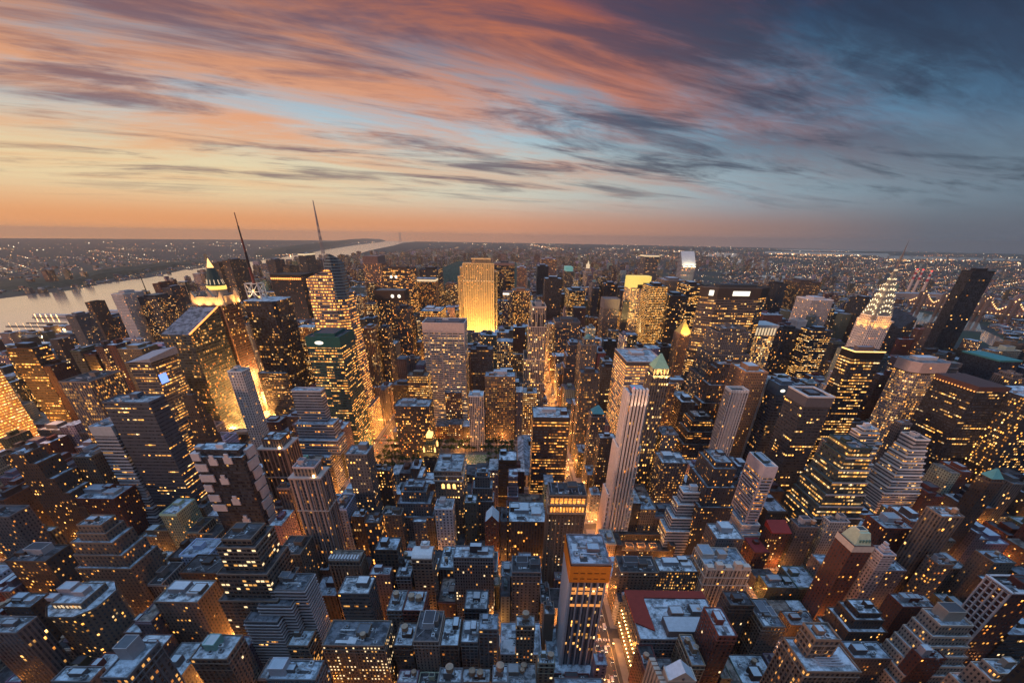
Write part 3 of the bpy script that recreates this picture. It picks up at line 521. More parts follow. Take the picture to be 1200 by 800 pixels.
('masonry_building','the glowing-top small block','small block with a bright glowing window strip under its roof',-12.8,2.7,291.6,312.9,34.0,'punch','grey',0.3,'plant'),
('masonry_building','the little pale back block','little pale block tucked behind the barrel-roofed tower',-103.1,-90.6,263.6,275.1,60.0,'punch','grey',0.1,'plain'),
('masonry_building','the bottom edge tank building','building on the bottom edge with a round tank and lit attic windows',-48.6,-34.2,157.5,167.4,75.4,'punch','grey',0.3,'tank'),
('masonry_building','the bottom edge pale roof','building on the bottom edge with a broad pale roof and one lit skylight',-38.8,-18.1,185.0,196.6,32.6,'punch','brown',0.2,'twotank'),
('masonry_building','the bottom edge shed roof','narrow building on the bottom edge with a tank at its corner',-14.4,-5.0,154.7,166.1,80.5,'punch','grey',0.2,'tank'),
('masonry_building','the lit-foot narrow block','narrow stone block with yellow lit lower floors left of the netted tower',0.7,14.3,203.4,212.7,72.0,'punch','tan',0.3,'tank'),
('masonry_building','the blue-roofed back block','block with a cluttered blue-grey roof and a row of lit windows beneath',-2.5,22.9,268.5,289.5,62.0,'punch','grey',0.2,'plant'),
('masonry_building','the big pale bottom roof','building with one big pale roof at the bottom centre',28.0,62.0,150.0,182.0,44.0,'punch','grey',0.1,'plain'),
('masonry_building','the narrow party-wall block','narrow tan party-wall block left of the netted tower',23.6,31.8,228.3,241.5,56.0,'blank','tan',0.0,'plain'),
('office_tower','the orange-netted tower','pale tower under construction wrapped at the top in orange netting',37.0,61.0,207.0,236.0,130.0,'pierwide','pinkgrey',0.3,'netted'),
('masonry_building','the dark courtyard block','low dark block with an orange-lit roof court',111.0,174.6,344.9,368.3,22.0,'punch','brown',0.2,'court'),
('masonry_building','the tan avenue block','tan block with a grey roof and pink roof pipes, east of the wide avenue',95.2,130.0,276.6,298.2,56.0,'punch','tan',0.25,'plant'),
('masonry_building','the yellow-windowed block','block with yellow-lit window bays joined to the tan avenue block',131.7,166.8,279.3,297.6,55.0,'punch','tan',0.5,'plant'),
('masonry_building','the red-roofed store','long building with a red strip roof and a street front blazing with lamps',97.0,165.0,212.0,262.0,48.0,'punch','grey',0.25,'redroof'),
('masonry_building','the gabled cream building','cream gabled building with saw-toothed terraces at the bottom edge',95.0,112.6,158.5,167.8,78.4,'blank','cream',0.05,'gable'),
('masonry_building','the slim red brick row','slim red brick building stretching back from the street',135.9,148.6,185.4,210.2,86.4,'punch','brick',0.12,'plain'),
('masonry_building','the crenellated cream building','cream apartment building with a crenellated stepped roofline',168.9,207.5,270.8,300.6,65.8,'pier','cream',0.12,'crenel'),
('masonry_building','the brown blue-roofed flats','brown flats with a pale blue roof below the crenellated building',166.3,185.0,225.0,240.0,72.0,'punch','brown',0.12,'plain'),
('masonry_building','the long tan flats','long tan flats with a roof of blue-grey planks',190.2,207.4,215.2,243.5,60.0,'punch','tan',0.15,'plant'),
('masonry_building','the jumbled white roof block','block with jumbled white roof rooms east of the lit court',188.7,214.5,302.8,326.6,74.2,'punch','grey',0.15,'roofhouse'),
('masonry_building','the red hipped-roof house','tall brick building with a bright red sloping roof',272.9,293.1,345.6,360.5,48.5,'punch','brick',0.2,'redhip'),
('masonry_building','the dark red roofed flats','dark flats with a narrow red roof in front of the red sloping roof',254.9,271.4,335.8,361.6,29.6,'punch','brick',0.15,'redflat'),
('masonry_building','the pale framed penthouse flats','grey flats carrying an open-framed roof box',297.3,319.1,344.9,360.0,57.3,'punch','grey',0.15,'roofhouse'),
('masonry_building','the white-flanked flats','flats with a bare white west wall and ribbed front',328.2,349.0,345.6,360.9,64.0,'punch','silver',0.15,'plain'),
('masonry_building','the pale green crowned flats','red brick flats crowned by a pale green mansard',283.4,300.2,268.6,288.2,95.6,'punch','brick',0.15,'greencrown'),
('masonry_building','the white-corniced brick flats','large brick flats with a white cornice and white roof rail',342.0,370.2,305.0,326.7,87.1,'punch','brick',0.15,'roofhouse'),
('masonry_building','the striped-top tower','small tower with a striped brown and white crown',303.6,314.4,261.5,273.5,92.8,'punch','whitepink',0.1,'cabin'),
('masonry_building','the wide mauve flats','wide mauve-grey flats dotted with orange windows and roof planting',310.5,351.0,276.3,295.7,62.0,'punch','pinkgrey',0.2,'roofhouse'),
('masonry_building','the orange-dotted brown flats','brown flats sprinkled with orange windows and white roof pipes',360.2,373.5,265.4,277.4,79.8,'punch','tan',0.4,'plant'),
('apartment_tower','the white-framed red tower','red brick tower whose west side is framed in a white grid',324.8,345.4,195.9,212.5,117.8,'punch','brick',0.2,'whitegrid'),
('masonry_building','the double-cornice brown flats','dark brown flats with two pale cornice lines and a sunken roof',260.9,284.0,218.3,237.3,70.0,'punch','brown',0.12,'step'),
('masonry_building','the sunken-roof brick flats','brick flats with sunken red roof courts behind pale rims',305.3,332.0,229.1,243.5,68.0,'punch','brick',0.1,'plant'),
('apartment_tower','the cream terraced flats','cream terraced flats with a large roof box and zigzag balconies',293.2,316.0,194.9,210.1,87.7,'punch','cream',0.12,'zigcream'),
('masonry_building','the brown flats at the right edge','brown balconied flats leaving the right edge',349.8,374.6,196.9,214.5,76.4,'ribbon','brown',0.12,'plain'),
('apartment_tower','the cream flats at the bottom corner','cream stepped flats in the bottom right corner',283.2,305.8,152.2,165.3,96.0,'punch','cream',0.15,'step'),
('masonry_building','the broad brown tower with a roof keep','broad brown building with a square stone keep rising from its roof',160.7,191.3,144.4,166.8,109.6,'punch','tan',0.3,'keep'),
('masonry_building','the blue flat-roofed annex','annex with pale blue roofs right of the stone keep',250.7,278.8,195.9,210.7,50.3,'punch','grey',0.1,'plain'),
('masonry_building','the brick block with a roof cube','brick block with a plain roof cube and shiny balconies',281.3,298.7,184.0,192.2,67.6,'punch','brick',0.1,'bulk'),
('masonry_building','the low black roof by the trees','low building with a black roof and two skylights',250.0,274.5,253.5,270.2,16.1,'punch','brown',0.1,'plain'),
('masonry_building','the dark green roof block','dark block with green-grey roof rails among the trees',250.1,279.8,294.6,312.4,20.7,'punch','darkgreen',0.08,'plant'),
('apartment_tower','the brown tower with a teal cap','brown brick tower wearing a small teal roof at right',473.6,487.7,352.3,366.1,110.0,'punch','brown',0.1,'copperSmall'),
('apartment_tower','the wide beige flats','wide beige flats with vertical stripes of windows below the black towers',356.1,375.1,281.2,296.4,118.4,'pier','tan',0.08,'plain'),
('apartment_tower','the plain tan slab flats','plain tan slab flats near the right edge',435.0,454.8,283.9,301.7,66.0,'punch','tan',0.12,'plain'),
]
# ================================================================== buildings
NW = [0]
WV = [(.30,.70,.22,.72), (.22,.78,.30,.70), (.34,.66,.18,.78), (.14,.86,.28,.72), (.30,.70,.30,.68), (.26,.74,.25,.80)]
def inset(r, a, b=None, c=None, d=None):
    b = a if b is None else b; c = a if c is None else c; d = a if d is None else d
    return (r[0] + a, r[1] - b, r[2] + c, r[3] - d)
ROOFC = [(.20,.17,.15), (.07,.07,.08), (.52,.56,.60), (.36,.43,.50), (.26,.31,.37), (.46,.52,.58), (.12,.135,.16), (.05,.05,.055), (.30,.33,.36), (.42,.50,.56)]
def shade(c, f): return tuple(min(.8, q * f) for q in c)
class Bld:
    def __init__(s, name, label, cat, x0, x1, y0, y1, H, sty, col, lit, group=None):
        s.x0, s.x1, s.y0, s.y1, s.H, s.sty, s.lit = x0, x1, y0, y1, H, sty, lit
        s.col = PAL[col] if isinstance(col, str) else col
        s.r = thing(name, label, cat, ((x0 + x1) / 2, (y0 + y1) / 2, 0), group)
        s.w, s.rf = MB(), MB(); s.roofc = rnd.choice(ROOFC); s.faces = []; s.near = False; s.rect = (x0, x1, y0, y1); s.bs = rnd.uniform(.72, 1.1); s.wv = rnd.choice(WV); s.hues = rnd.choice(((2, 2, 3), (3, 3, 2), (4, 2, 4), (2, 3, 4)))
    def tier(s, r, z0, z1, col=None, sty=None, lit=None, par=1.0, roofc=None):
        c = col or s.col; _, _, _, _, _, _, bay, fl = STY[sty or s.sty]
        if (sty or s.sty) == 'punch': bay *= s.bs
        s.w.box(r[0], r[1], r[2], r[3], z0, z1, c, s.lit if lit is None else lit, cap=False, bay=bay, fl=fl)
        s.faces.append((r, z0, z1, bay, fl)); s.roof(r, z1, par, roofc)
    def roof(s, r, z, par=1.0, roofc=None):
        rc = roofc or s.roofc; x0, x1, y0, y1 = r; tk = .45; pc = shade(s.col, 1.25)
        b = MB(); b.box(x0 + .02, x1 - .02, y0 + .02, y1 - .02, z - .3, z + .02, rc); o = b.build('roof', MR, s.r)
        if par:
            b = MB()
            for q in ((x0 - .1, x1 + .1, y0 - .1, y0 + tk), (x0 - .1, x1 + .1, y1 - tk, y1 + .1), (x0 - .1, x0 + tk, y0 + tk, y1 - tk), (x1 - tk, x1 + .1, y0 + tk, y1 - tk)):
                b.box(*q, z - .25, z + par, pc, bottom=True)
            b.build('parapet', MP, o)
    def poly(s, pb, z0, z1, pt=None, zt=None, cap=True, col=None, roofc=None, bay=None):
        _, _, _, _, _, _, by, fl = STY[s.sty]
        s.w.prism(pb, z0, z1, pt, col or s.col, s.lit, bay or by, fl, cap=False, zt=zt)
        if cap: s.rf.face([(p[0], p[1], q) for p, q in zip(pt or pb, zt or [z1] * len(pb))], None, roofc or s.roofc)
    def part(s, name, f, mat=None, parent=None):
        b = MB(); f(b); return b.build(name, mat or MP, parent or s.r)
    # ---- roof furniture, each its own part
    def house(s, r, z, h, col=None, name='penthouse', rc=None):
        c = col or shade(s.col, .95)
        def f(b):
            b.box(*r, z + .02, z + h, c, cap=False); b.box(r[0] + .01, r[1] - .01, r[2] + .01, r[3] - .01, z + h - .2, z + h, rc or s.roofc)
            
        def g2(b):
            for q in ((r[0] - .08, r[1] + .08, r[2] - .08, r[2] + .25), (r[0] - .08, r[1] + .08, r[3] - .25, r[3] + .08), (r[0] - .08, r[0] + .25, r[2] + .25, r[3] - .25), (r[1] - .25, r[1] + .08, r[2] + .25, r[3] - .25)): b.box(*q, z + h - .3, z + h + .4, shade(c, 1.2), bottom=True)
        o = s.part(name, f); s.part('rim', g2, None, o); return o
    def tank(s, x, y, z, rr=2.0):
        def fl(b):
            for dx in (-1, 1):
                for dy in (-1, 1): b.tube((x + dx * rr * .65, y + dy * rr * .65, z), (x + dx * rr * .65, y + dy * rr * .65, z + 2.6), .14, 4, (.06, .05, .05))
        o = s.part('water_tank', lambda b: b.cyl(x, y, rr, z + 2.6, z + 2.6 + rr * 1.7, 12, (.30, .19, .12)))
        s.part('stand', fl, None, o); s.part('conical_roof', lambda b: b.cyl(x, y, rr * 1.06, z + 2.6 + rr * 1.7, z + 2.6 + rr * 2.4, 12, (.40, .30, .22), .1), None, o); return o
    def unit(s, x, y, z, w, d, h):
        o = s.part('cooling_unit', lambda b: b.box(x - w / 2, x + w / 2, y - d / 2, y + d / 2, z + .02, z + h, rnd.choice([(.32, .36, .4), (.18, .2, .22), (.42, .45, .48)])))
        s.part('fan', lambda b: b.cyl(x, y, min(w, d) * .33, z + h, z + h + .3, 8, (.05, .05, .05)), None, o); return o
    def duct(s, x, y, z, L, ax):
        def f(b):
            if ax: b.box(x, x + L, y - .5, y + .5, z + .5, z + 1.5, (.4, .43, .46), bottom=True)
            else: b.box(x - .5, x + .5, y, y + L, z + .5, z + 1.5, (.4, .43, .46), bottom=True)
        return s.part('duct', f, MP)
    def clutter(s, r, z, n=3, tanks=0):
        w, d = r[1] - r[0], r[3] - r[2]
        if w < 7 or d < 7: return
        if n:
            cw, cd_ = min(w * .4, 10) * rnd.uniform(.7, 1), min(d * .45, 9) * rnd.uniform(.7, 1)
            px = r[0] + 1.5 + rnd.random() * max(0, (w - cw - 3)); py = r[2] + 1.5 + rnd.uniform(.3, 1) * max(0, (d - cd_ - 3))
            s.house((px, px + cw, py, py + cd_), z, rnd.uniform(2.8, 6))
        for k in range(n + (2 if w * d > 350 else 0)): s.unit(r[0] + rnd.uniform(.15, .85) * w, r[2] + rnd.uniform(.1, .85) * d, z, rnd.uniform(1.5, 3.2), rnd.uniform(1.5, 3.5), rnd.uniform(1, 2.4))
        if n > 1: s.duct(r[0] + w * .2, r[2] + d * rnd.uniform(.3, .7), z, w * rnd.uniform(.2, .5), 1)
        if n > 1:
            s.part('roof_pipes', lambda b: [b.tube((r[0] + w * rnd.uniform(.1, .9), r[2] + d * rnd.uniform(.1, .9), z), (r[0] + w * rnd.uniform(.1, .9), r[2] + d * rnd.uniform(.1, .9), z + .5), .18, 4, (.35, .35, .36)) for _ in range(4)])
            s.part('tar_patch', lambda b: [b.box(a_, a_ + rnd.uniform(2, w * .3), c_, c_ + rnd.uniform(2, d * .3), z + .02, z + .05 + .01 * k_, rnd.choice([(.05, .05, .055), (.5, .54, .58), (.14, .15, .17)])) for k_, a_, c_ in ((k2, r[0] + rnd.uniform(.05, .6) * w, r[2] + rnd.uniform(.05, .6) * d) for k2 in range(3))])
            s.part('vent', lambda b: b.cyl(r[0] + w * rnd.uniform(.1, .9), r[2] + d * rnd.uniform(.1, .9), .5, z, z + 1.6, 7, (.4, .42, .44)))
        for k in range(tanks): s.tank(r[0] + w * rnd.uniform(.2, .8), r[2] + d * rnd.uniform(.25, .75), z, rnd.uniform(1.6, 2.3))
    def sign(s, name, pts, mat): return s.part(name, lambda b: b.face(pts), mat)
    def oval(s, cx, y, cz, rx, rz, mat, name='lit_sign', face='S'):
        def f(b):
            P = [(math.cos(k * math.pi / 9), math.sin(k * math.pi / 9)) for k in range(18)]
            if face == 'S':
                A = [(cx + rx * p, y - .5, cz + rz * q) for p, q in P]; B = [(a[0], y, a[2]) for a in A]
            else:
                A = [(cx - .5, y - rx * p, cz + rz * q) for p, q in P]; B = [(cx, a[1], a[2]) for a in A]
            b.face(A); 
            for k in range(18): b.face([B[k], B[(k + 1) % 18], A[(k + 1) % 18], A[k]])
        return s.part(name, f, mat)
    def bands(s, r, z0, z1, step, h, col, out=.35):
        k = 0; z = z0
        while z < z1 and k < 60:
            s.part('floor_band', lambda b: [b.box(*q, z, z + h, col, bottom=True) for q in ((r[0] - out, r[1] + out, r[2] - out, r[2]), (r[0] - out, r[1] + out, r[3], r[3] + out), (r[0] - out, r[0], r[2], r[3]), (r[1], r[1] + out, r[2], r[3]))]); z += step; k += 1
    def piers(s, r, z0, z1, n, wd, out, col, sides='SWE'):
        L = r[1] - r[0]; D = r[3] - r[2]
        if 'S' in sides:
            for k in range(n + 1):
                x = r[0] + (L - wd) * k / n; s.part('pier', lambda b: b.box(x, x + wd, r[2] - out, r[2], z0, z1 + .3, col, bottom=True))
        m = max(1, round(n * D / L))
        for sd_, xx in (('W', r[0] - out), ('E', r[1])):
            if sd_ in sides:
                for k in range(m + 1):
                    yy = r[2] + (D - wd) * k / m; s.part('pier', lambda b: b.box(xx, xx + out, yy, yy + wd, z0, z1 + .3, col, bottom=True))
    def flood(s, x, y, z, tx, ty, tz, e, col=(1, .6, .22), ang=70, size=2):
        ld = bpy.data.lights.new('floodlight', 'SPOT'); ld.energy = e; ld.color = col; ld.spot_size = R_(ang); ld.spot_blend = .6; ld.shadow_soft_size = size
        o = bpy.data.objects.new('floodlight', ld); COL.objects.link(o); o.parent = s.r
        p = Vector((x, y, z)) - s.r.location; o.location = p; o.rotation_euler = (Vector((tx, ty, tz)) - Vector((x, y, z))).to_track_quat('-Z', 'Y').to_euler()
    def done(s):
        wall = s.w.build('wall', MW['blank'] if s.near else MW[s.sty], s.r); s.rf.build('roof', MR, s.r)
        if s.near: s.windows(); s.trim()
        return s.r
    def trim(s):
        tc = shade(s.col, 1.35) if sum(s.col) < 1.2 else shade(s.col, .85); rr = random.Random(int(s.x0 * 7 + s.y0))
        for r, z0, z1, bay, fl in s.faces[:2]:
            if z1 - z0 < 14: continue
            nz = max(1, round((z1 - z0) / fl)); hz = (z1 - z0) / nz; ks = [nz - 1, nz - 2 - rr.randrange(2), rr.choice((2, 3))] + ([nz // 2] if rr.random() < .4 else [])
            for k in sorted(set(k for k in ks if 0 < k < nz)):
                z = z0 + k * hz; o_ = .28 if k < nz - 1 else .5
                s.part('belt_course', lambda b: [b.box(*q, z - .25, z + .25, tc, bottom=True) for q in ((r[0] - o_, r[1] + o_, r[2] - o_, r[2]), (r[0] - o_, r[0], r[2], r[3]), (r[1], r[1] + o_, r[2], r[3]))])
            if rr.random() < .4:
                n = max(2, round((r[1] - r[0]) / bay / rr.choice((2, 3)))); s.piers(r, z0 + 3, z1 - hz, n, .55, .35, tc, 'SWE' if rr.random() < .5 else 'S')
    def windows(s):
        cand = []; a, b_, c, d, pan, _, bay, fl = STY[s.sty]
        if s.sty == 'punch': a, b_, c, d = s.wv
        for r, z0, z1, bay, fl in s.faces:
            nz = max(1, round((z1 - z0) / fl)); hz = (z1 - z0) / nz
            for side in 'SWEN':
                L = (r[1] - r[0]) if side in 'SN' else (r[3] - r[2]); n = max(1, round(L / bay)); w = L / n
                vis = (side == 'S' and r[2] > CY) or (side == 'W' and r[0] > CX) or (side == 'E' and r[1] < CX)
                for i in range(n):
                    for k in range(nz):
                        u = (i + (a + b_) / 2) * w; zc = z0 + (k + (c + d) / 2) * hz
                        if side == 'S': p = (r[0] + u, r[2], zc, 0)
                        elif side == 'N': p = (r[0] + u, r[3], zc, 0)
                        elif side == 'W': p = (r[0], r[2] + u, zc, 1)
                        else: p = (r[1], r[2] + u, zc, 1)
                        if zc < 1: continue
                        sc = (1e4 if vis else 0) + zc * 2 - math.dist(p[:2], (CX, CY)) * .2 + (30 if side == 'S' else 0)
                        cand.append((sc, p, w * (b_ - a), hz * (d - c)))
        cand.sort(key=lambda q: -q[0])
        runs = {}; fr = {}
        rest = MB(); 
        for idx, (sc, p, w, h) in enumerate(cand):
            key = (int(p[2] / 3.6), int(p[0] / 9), int(p[1] / 9)); q = runs.setdefault(key, rnd.random())
            lit = .3 * q + .35 * fr.setdefault(key[0], rnd.random()) + .35 * rnd.random() < .5 + (s.lit - .5) * .85
            mi = rnd.choice(s.hues) if lit else rnd.choice((0, 0, 1))
            if idx < 100:
                o = bpy.data.objects.new('window', UNITW[mi][p[3]]); COL.objects.link(o); o.parent = s.r; L = s.r.location
                o.location = (p[0] - L.x, p[1] - L.y, p[2]); o.scale = (w, 1, h) if p[3] == 0 else (1, w, h); NW[0] += 1
            else:
                if p[3] == 0: rest.box(p[0] - w / 2, p[0] + w / 2, p[1] - .12, p[1] + .12, p[2] - h / 2, p[2] + h / 2, mi=mi, bottom=True)
                else: rest.box(p[0] - .12, p[0] + .12, p[1] - w / 2, p[1] + w / 2, p[2] - h / 2, p[2] + h / 2, mi=mi, bottom=True)
        o = rest.build('window', MWIN, s.r)
        if o: o['kind'] = 'stuff'
UNITW = []
for m in MWIN:
    pr = []
    for ax in (0, 1):
        b = MB(); b.box(-.5 if ax == 0 else -.12, .5 if ax == 0 else .12, -.12 if ax == 0 else -.5, .12 if ax == 0 else .5, -.5, .5, bottom=True)
        o = b.build('window', m); pr.append(o.data); bpy.data.objects.remove(o)
    UNITW.append(pr)

# ---- shapes ------------------------------------------------------
def octo(r, c): x0, x1, y0, y1 = r; return [(x0 + c, y0), (x1 - c, y0), (x1, y0 + c), (x1, y1 - c), (x1 - c, y1), (x0 + c, y1), (x0, y1 - c), (x0, y0 + c)]
def rect4(r): x0, x1, y0, y1 = r; return [(x0, y0), (x1, y0), (x1, y1), (x0, y1)]
def grow(r, a): return (r[0] - a, r[1] + a, r[2] - a, r[3] + a)
def pyramid(b, r, z, h, col, top=.0, n=4):
    mx, my = (r[0] + r[1]) / 2, (r[2] + r[3]) / 2; pb = rect4(r); pt = [(mx + (p[0] - mx) * top, my + (p[1] - my) * top) for p in pb]
    b.prism(pb, z, z + h, pt, col, cap=top > 0)
FORM = {}
def form(*names):
    def d(f):
        for n in names: FORM[n] = f
        return f
    return d
@form('plain', 'flatwhite', 'blanktop', 'topband', 'edgeline', 'beads', 'dots', 'litband', 'sign', 'oval', 'dotsigns', 'discs', 'thinmast', 'greenbox', 'frame', 'tealroof', 'arches', 'colonnade', 'sawtooth', 'canopy', 'plant',
      'roofhouse', 'bulk', 'lifthouse', 'tank', 'twotank', 'tealbox', 'pavilion', 'court', 'goldroof', 'copper', 'copperSmall', 'dome', 'barrel', 'keep', 'redroof', 'redhip', 'redflat', 'greencrown', 'whitegrid', 'crenel', 'gable', 'cabin', 'crown', 'crownlit', 'wedge', 'slant', 'chamfer')
def f_plain(s, fm):
    r, H = s.rect, s.H; w, d = r[1] - r[0], r[3] - r[2]; mx, my = (r[0] + r[1]) / 2, (r[2] + r[3]) / 2; far = r[2] > 520
    if fm == 'flatwhite': s.roofc = (.42, .46, .5)
    if fm in ('lifthouse', 'tank', 'twotank', 'chamfer', 'tealbox', 'redroof'): s.roofc = (.40, .45, .5)
    if fm in ('court',): s.roofc = (.05, .045, .045)
    par = 1.1 if not far else 1.6
    if fm == 'wedge':
        s.poly(rect4(r), 0, H, zt=[H - 28, H - 2, H + 14, H - 12], roofc=(.03, .035, .045)); return
    if fm == 'slant':
        s.poly(rect4(r), 0, H, zt=[H - 9, H - 9, H + 16, H + 16], roofc=(.2, .2, .22))
        s.part('edge_light', lambda b: b.tube((r[1] + .3, r[2], H - 8.4), (r[1] + .3, r[3], H + 16.6), 1.0, 5), MG['orange']); return
    if fm == 'chamfer':
        c = 9; s.w.prism(octo(r, c), 0, H, None, s.col, s.lit, 3.2, 3.6); s.rf.face([(p[0], p[1], H) for p in octo(r, c)], None, s.roofc)
        q = inset(r, 7); s.tier(q, H, H + 5, par=.8); s.part('lit_cornice_windows', lambda b: [b.box(q[0] + k * 3 + 1, q[0] + k * 3 + 2.4, q[2] - .25, q[2] - .02, H + 1, H + 3.4, bottom=True) for k in range(int((q[1] - q[0]) / 3))], MG['soft'])
        s.part('cornice', lambda b: b.prism(octo(grow(r, .7), c), H - .8, H + .8, None, shade(s.col, 1.5), cap=False))
        s.house((mx - 12, mx - 2, my - 2, my + 6), H + 5, 6, (.4, .33, .33)); s.house((mx - 1, mx + 7, my - 3, my + 4), H + 5, 4, (.42, .36, .36)); s.house((mx - 16, mx - 10, my - 8, my - 3), H + 5, 3, (.42, .36, .36)); return
    s.tier(r, 0, H, par=par)
    if fm == 'plain':
        if far: s.house(inset(r, w * .25, w * .25, d * .25, d * .25), H, min(6, w * .2), shade(s.col, .8))
        else: s.clutter(r, H, 2 if w < 16 else 4, 1 if rnd.random() < .35 else 0)
    elif fm == 'blanktop': s.part('top_panel', lambda b: b.box(r[0] - .4, r[1] + .4, r[2] - .4, r[3] + .4, H - 24, H + .2, shade(s.col, 1.1), bottom=True)); 
    elif fm == 'topband': s.part('top_band', lambda b: b.box(r[0] - .5, r[1] + .5, r[2] - .5, r[3] + .5, H - 7, H + 2, PAL['pinkbrown'], bottom=True)); s.house(inset(r, w * .3), H + 2, 4)
    elif fm in ('flatwhite',):
        s.part('parapet_band', lambda b: b.box(r[0] - .3, r[1] + .3, r[2] - .3, r[3] + .3, H - 4, H + .6, shade(s.col, .25) if s.sty == 'ribbon' and s.col[0] > .1 else (.05, .04, .035), cap=False, bottom=True)); s.house((mx - w * .2, mx + w * .15, my, my + d * .25), H, 3.5, (.3, .3, .32)); s.clutter(r, H, 2)
    elif fm == 'edgeline':
        s.part('roof_edge_light', lambda b: [b.tube(p, q, .8, 5) for p, q in (((r[0] - .5, r[2] - .5, H + 1), (r[1] + .5, r[2] - .5, H + 1)), ((r[0] - .5, r[2] - .5, H + 1), (r[0] - .5, r[3], H + 1)))], MG['gold']); s.part('blank_band', lambda b: b.box(r[0] - .3, r[1] + .3, r[2] - .3, r[3] + .3, H - 9, H, (.015, .015, .018), cap=False, bottom=True)); s.house(inset(r, w * .22), H, 5, (.16, .12, .1))
    elif fm in ('beads', 'dots'):
        n = 14 if fm == 'beads' else 16; zz_ = H - 1.5 if fm == 'beads' else H - 6; rr = .62 if fm == 'beads' else 2.3
        s.part('roof_band', lambda b: b.box(r[0] - .4, r[1] + .4, r[2] - .4, r[3] + .4, H - 1, H + 5, (.09, .05, .045) if fm == 'beads' else (.03, .025, .02), cap=True, bottom=True))
        for k in range(n): s.part('roof_lamp', lambda b: b.cyl(r[0] + (k + .5) / n * w if fm == 'dots' else r[0] - .9, r[2] - 1.2 if fm == 'dots' else r[2] + (k + .5) / n * d, rr, zz_ - rr, zz_ + rr, 8), MG['orange'])
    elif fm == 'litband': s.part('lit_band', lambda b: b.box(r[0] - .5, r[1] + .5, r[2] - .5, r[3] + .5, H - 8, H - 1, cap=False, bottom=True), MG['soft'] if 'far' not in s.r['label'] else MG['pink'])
    elif fm == 'sign': s.sign('lit_sign', [(r[0] + 1, r[2] - .4, H - 6), (r[1] - w * .35, r[2] - .4, H - 6), (r[1] - w * .35, r[2] - .4, H - 1), (r[0] + 1, r[2] - .4, H - 1)], MG['white'])
    elif fm == 'oval':
        s.part('blank_band', lambda b: b.box(r[0] - .3, r[1] + .3, r[2] - .3, r[3] + .3, H - 13, H + 1, shade(s.col, .9), cap=False, bottom=True)); s.oval(mx - (.12 * w if s.H > 170 else .25 * w), r[2] - .4, H - 6.5, 6 if s.H > 170 else 3, 2.4 if s.H > 170 else 1.9, MG['white']); s.house(inset(r, w * .2), H, 4)
    elif fm == 'dotsigns': [s.oval(mx - w * .22 + k * w * .17, r[2] - .3, H - 24, 4.5, 4.5, MG['white'], 'round_sign') for k in (0, 1)]; s.house(inset(r, w * .2), H, 5)
    elif fm == 'discs': [s.oval(mx + w * .1 + k * w * .22, r[2] - .3, H - 20 + 8, 4.2, 4.2, MG['white'], 'round_sign') for k in (0, 1)]; s.part('blank_band', lambda b: b.box(r[0] - .15, r[1] + .15, r[2] - .15, r[3], H - 22, H, shade(s.col, .8), cap=False))
    elif fm == 'thinmast': s.part('mast', lambda b: b.tube((r[0] + 3, my, H), (r[0] + 3, my, H + 48), 1.3, 6, (.03, .03, .035), .8)); s.house(inset(r, w * .2), H, 5)
    elif fm == 'greenbox': s.part('lit_box', lambda b: b.box(r[0] + 6, r[1] - 4, r[2] - .4, r[3] - 4, H + .1, H + 22), MG['cool'])
    elif fm == 'frame':
        s.part('roof_rim', lambda b: [b.box(*q, H + 1.0, H + 2.6, (.55, .53, .52), bottom=True) for q in ((r[0] - .6, r[1] + .6, r[2] - .6, r[2] + 2), (r[0] - .6, r[1] + .6, r[3] - 2, r[3] + .6), (r[0] - .6, r[0] + 2, r[2] + 2, r[3] - 2), (r[1] - 2, r[1] + .6, r[2] + 2, r[3] - 2))]); s.part('top_band', lambda b: b.box(r[0] - .3, r[1] + .3, r[2] - .3, r[3] + .3, H - 10, H + 1, (.10, .10, .115), cap=False, bottom=True)); s.house(inset(r, w * .3, w * .3, d * .3, d * .3), H - .5, 3, (.04, .045, .05))
    elif fm == 'tealroof': s.part('roof_cover', lambda b: b.box(r[0] - 1, r[1] + 1, r[2] - 1, r[3] + 1, H + .1, H + 3, (.06, .22, .22), bottom=True))
    elif fm == 'arches':
        s.part('cornice', lambda b: b.box(r[0] - 1.1, r[1] + 1.1, r[2] - 1.1, r[3] + 1.1, H - 11.3, H - 9.6, (.4, .36, .33), bottom=True))
        s.part('cornice', lambda b: b.box(r[0] - .6, r[1] + .6, r[2] - .6, r[3] + .6, H - 5.2, H - 4.4, (.4, .36, .33), bottom=True))
        for k in range(3):
            cx_ = mx + (k - 1) * w * .2
            s.part('arched_window', lambda b: (b.face([(cx_ - 1.6, r[2] - .2, H - 20), (cx_ + 1.6, r[2] - .2, H - 20)] + [(cx_ + 1.6 * math.cos(q * math.pi / 6), r[2] - .2, H - 15.5 + 1.6 * math.sin(q * math.pi / 6)) for q in range(7)])), MG['gold'])
        s.clutter(r, H, 4)
    elif fm == 'colonnade':
        for lv, zt in ((0, H - 2.6), (1, H - 12)):
            s.part('lit_gallery', lambda b: b.face([(r[0] + 1, r[2] - .12, zt - 5.4), (r[1] - 1, r[2] - .12, zt - 5.4), (r[1] - 1, r[2] - .12, zt), (r[0] + 1, r[2] - .12, zt)]), MG['blaze'])
            for k in range(9 + lv * 3): 
                n = 8 + lv * 3; x = r[0] + .6 + (w - 2) * k / n; s.part('column', lambda b: b.box(x, x + .9, r[2] - .8, r[2], zt - 6, zt + .3, (.42, .28, .17), bottom=True))
            s.part('cornice', lambda b: b.box(r[0] - .9, r[1] + .9, r[2] - 1.3, r[3] + .6, zt - 7.2, zt - 6, (.36, .27, .2), bottom=True))
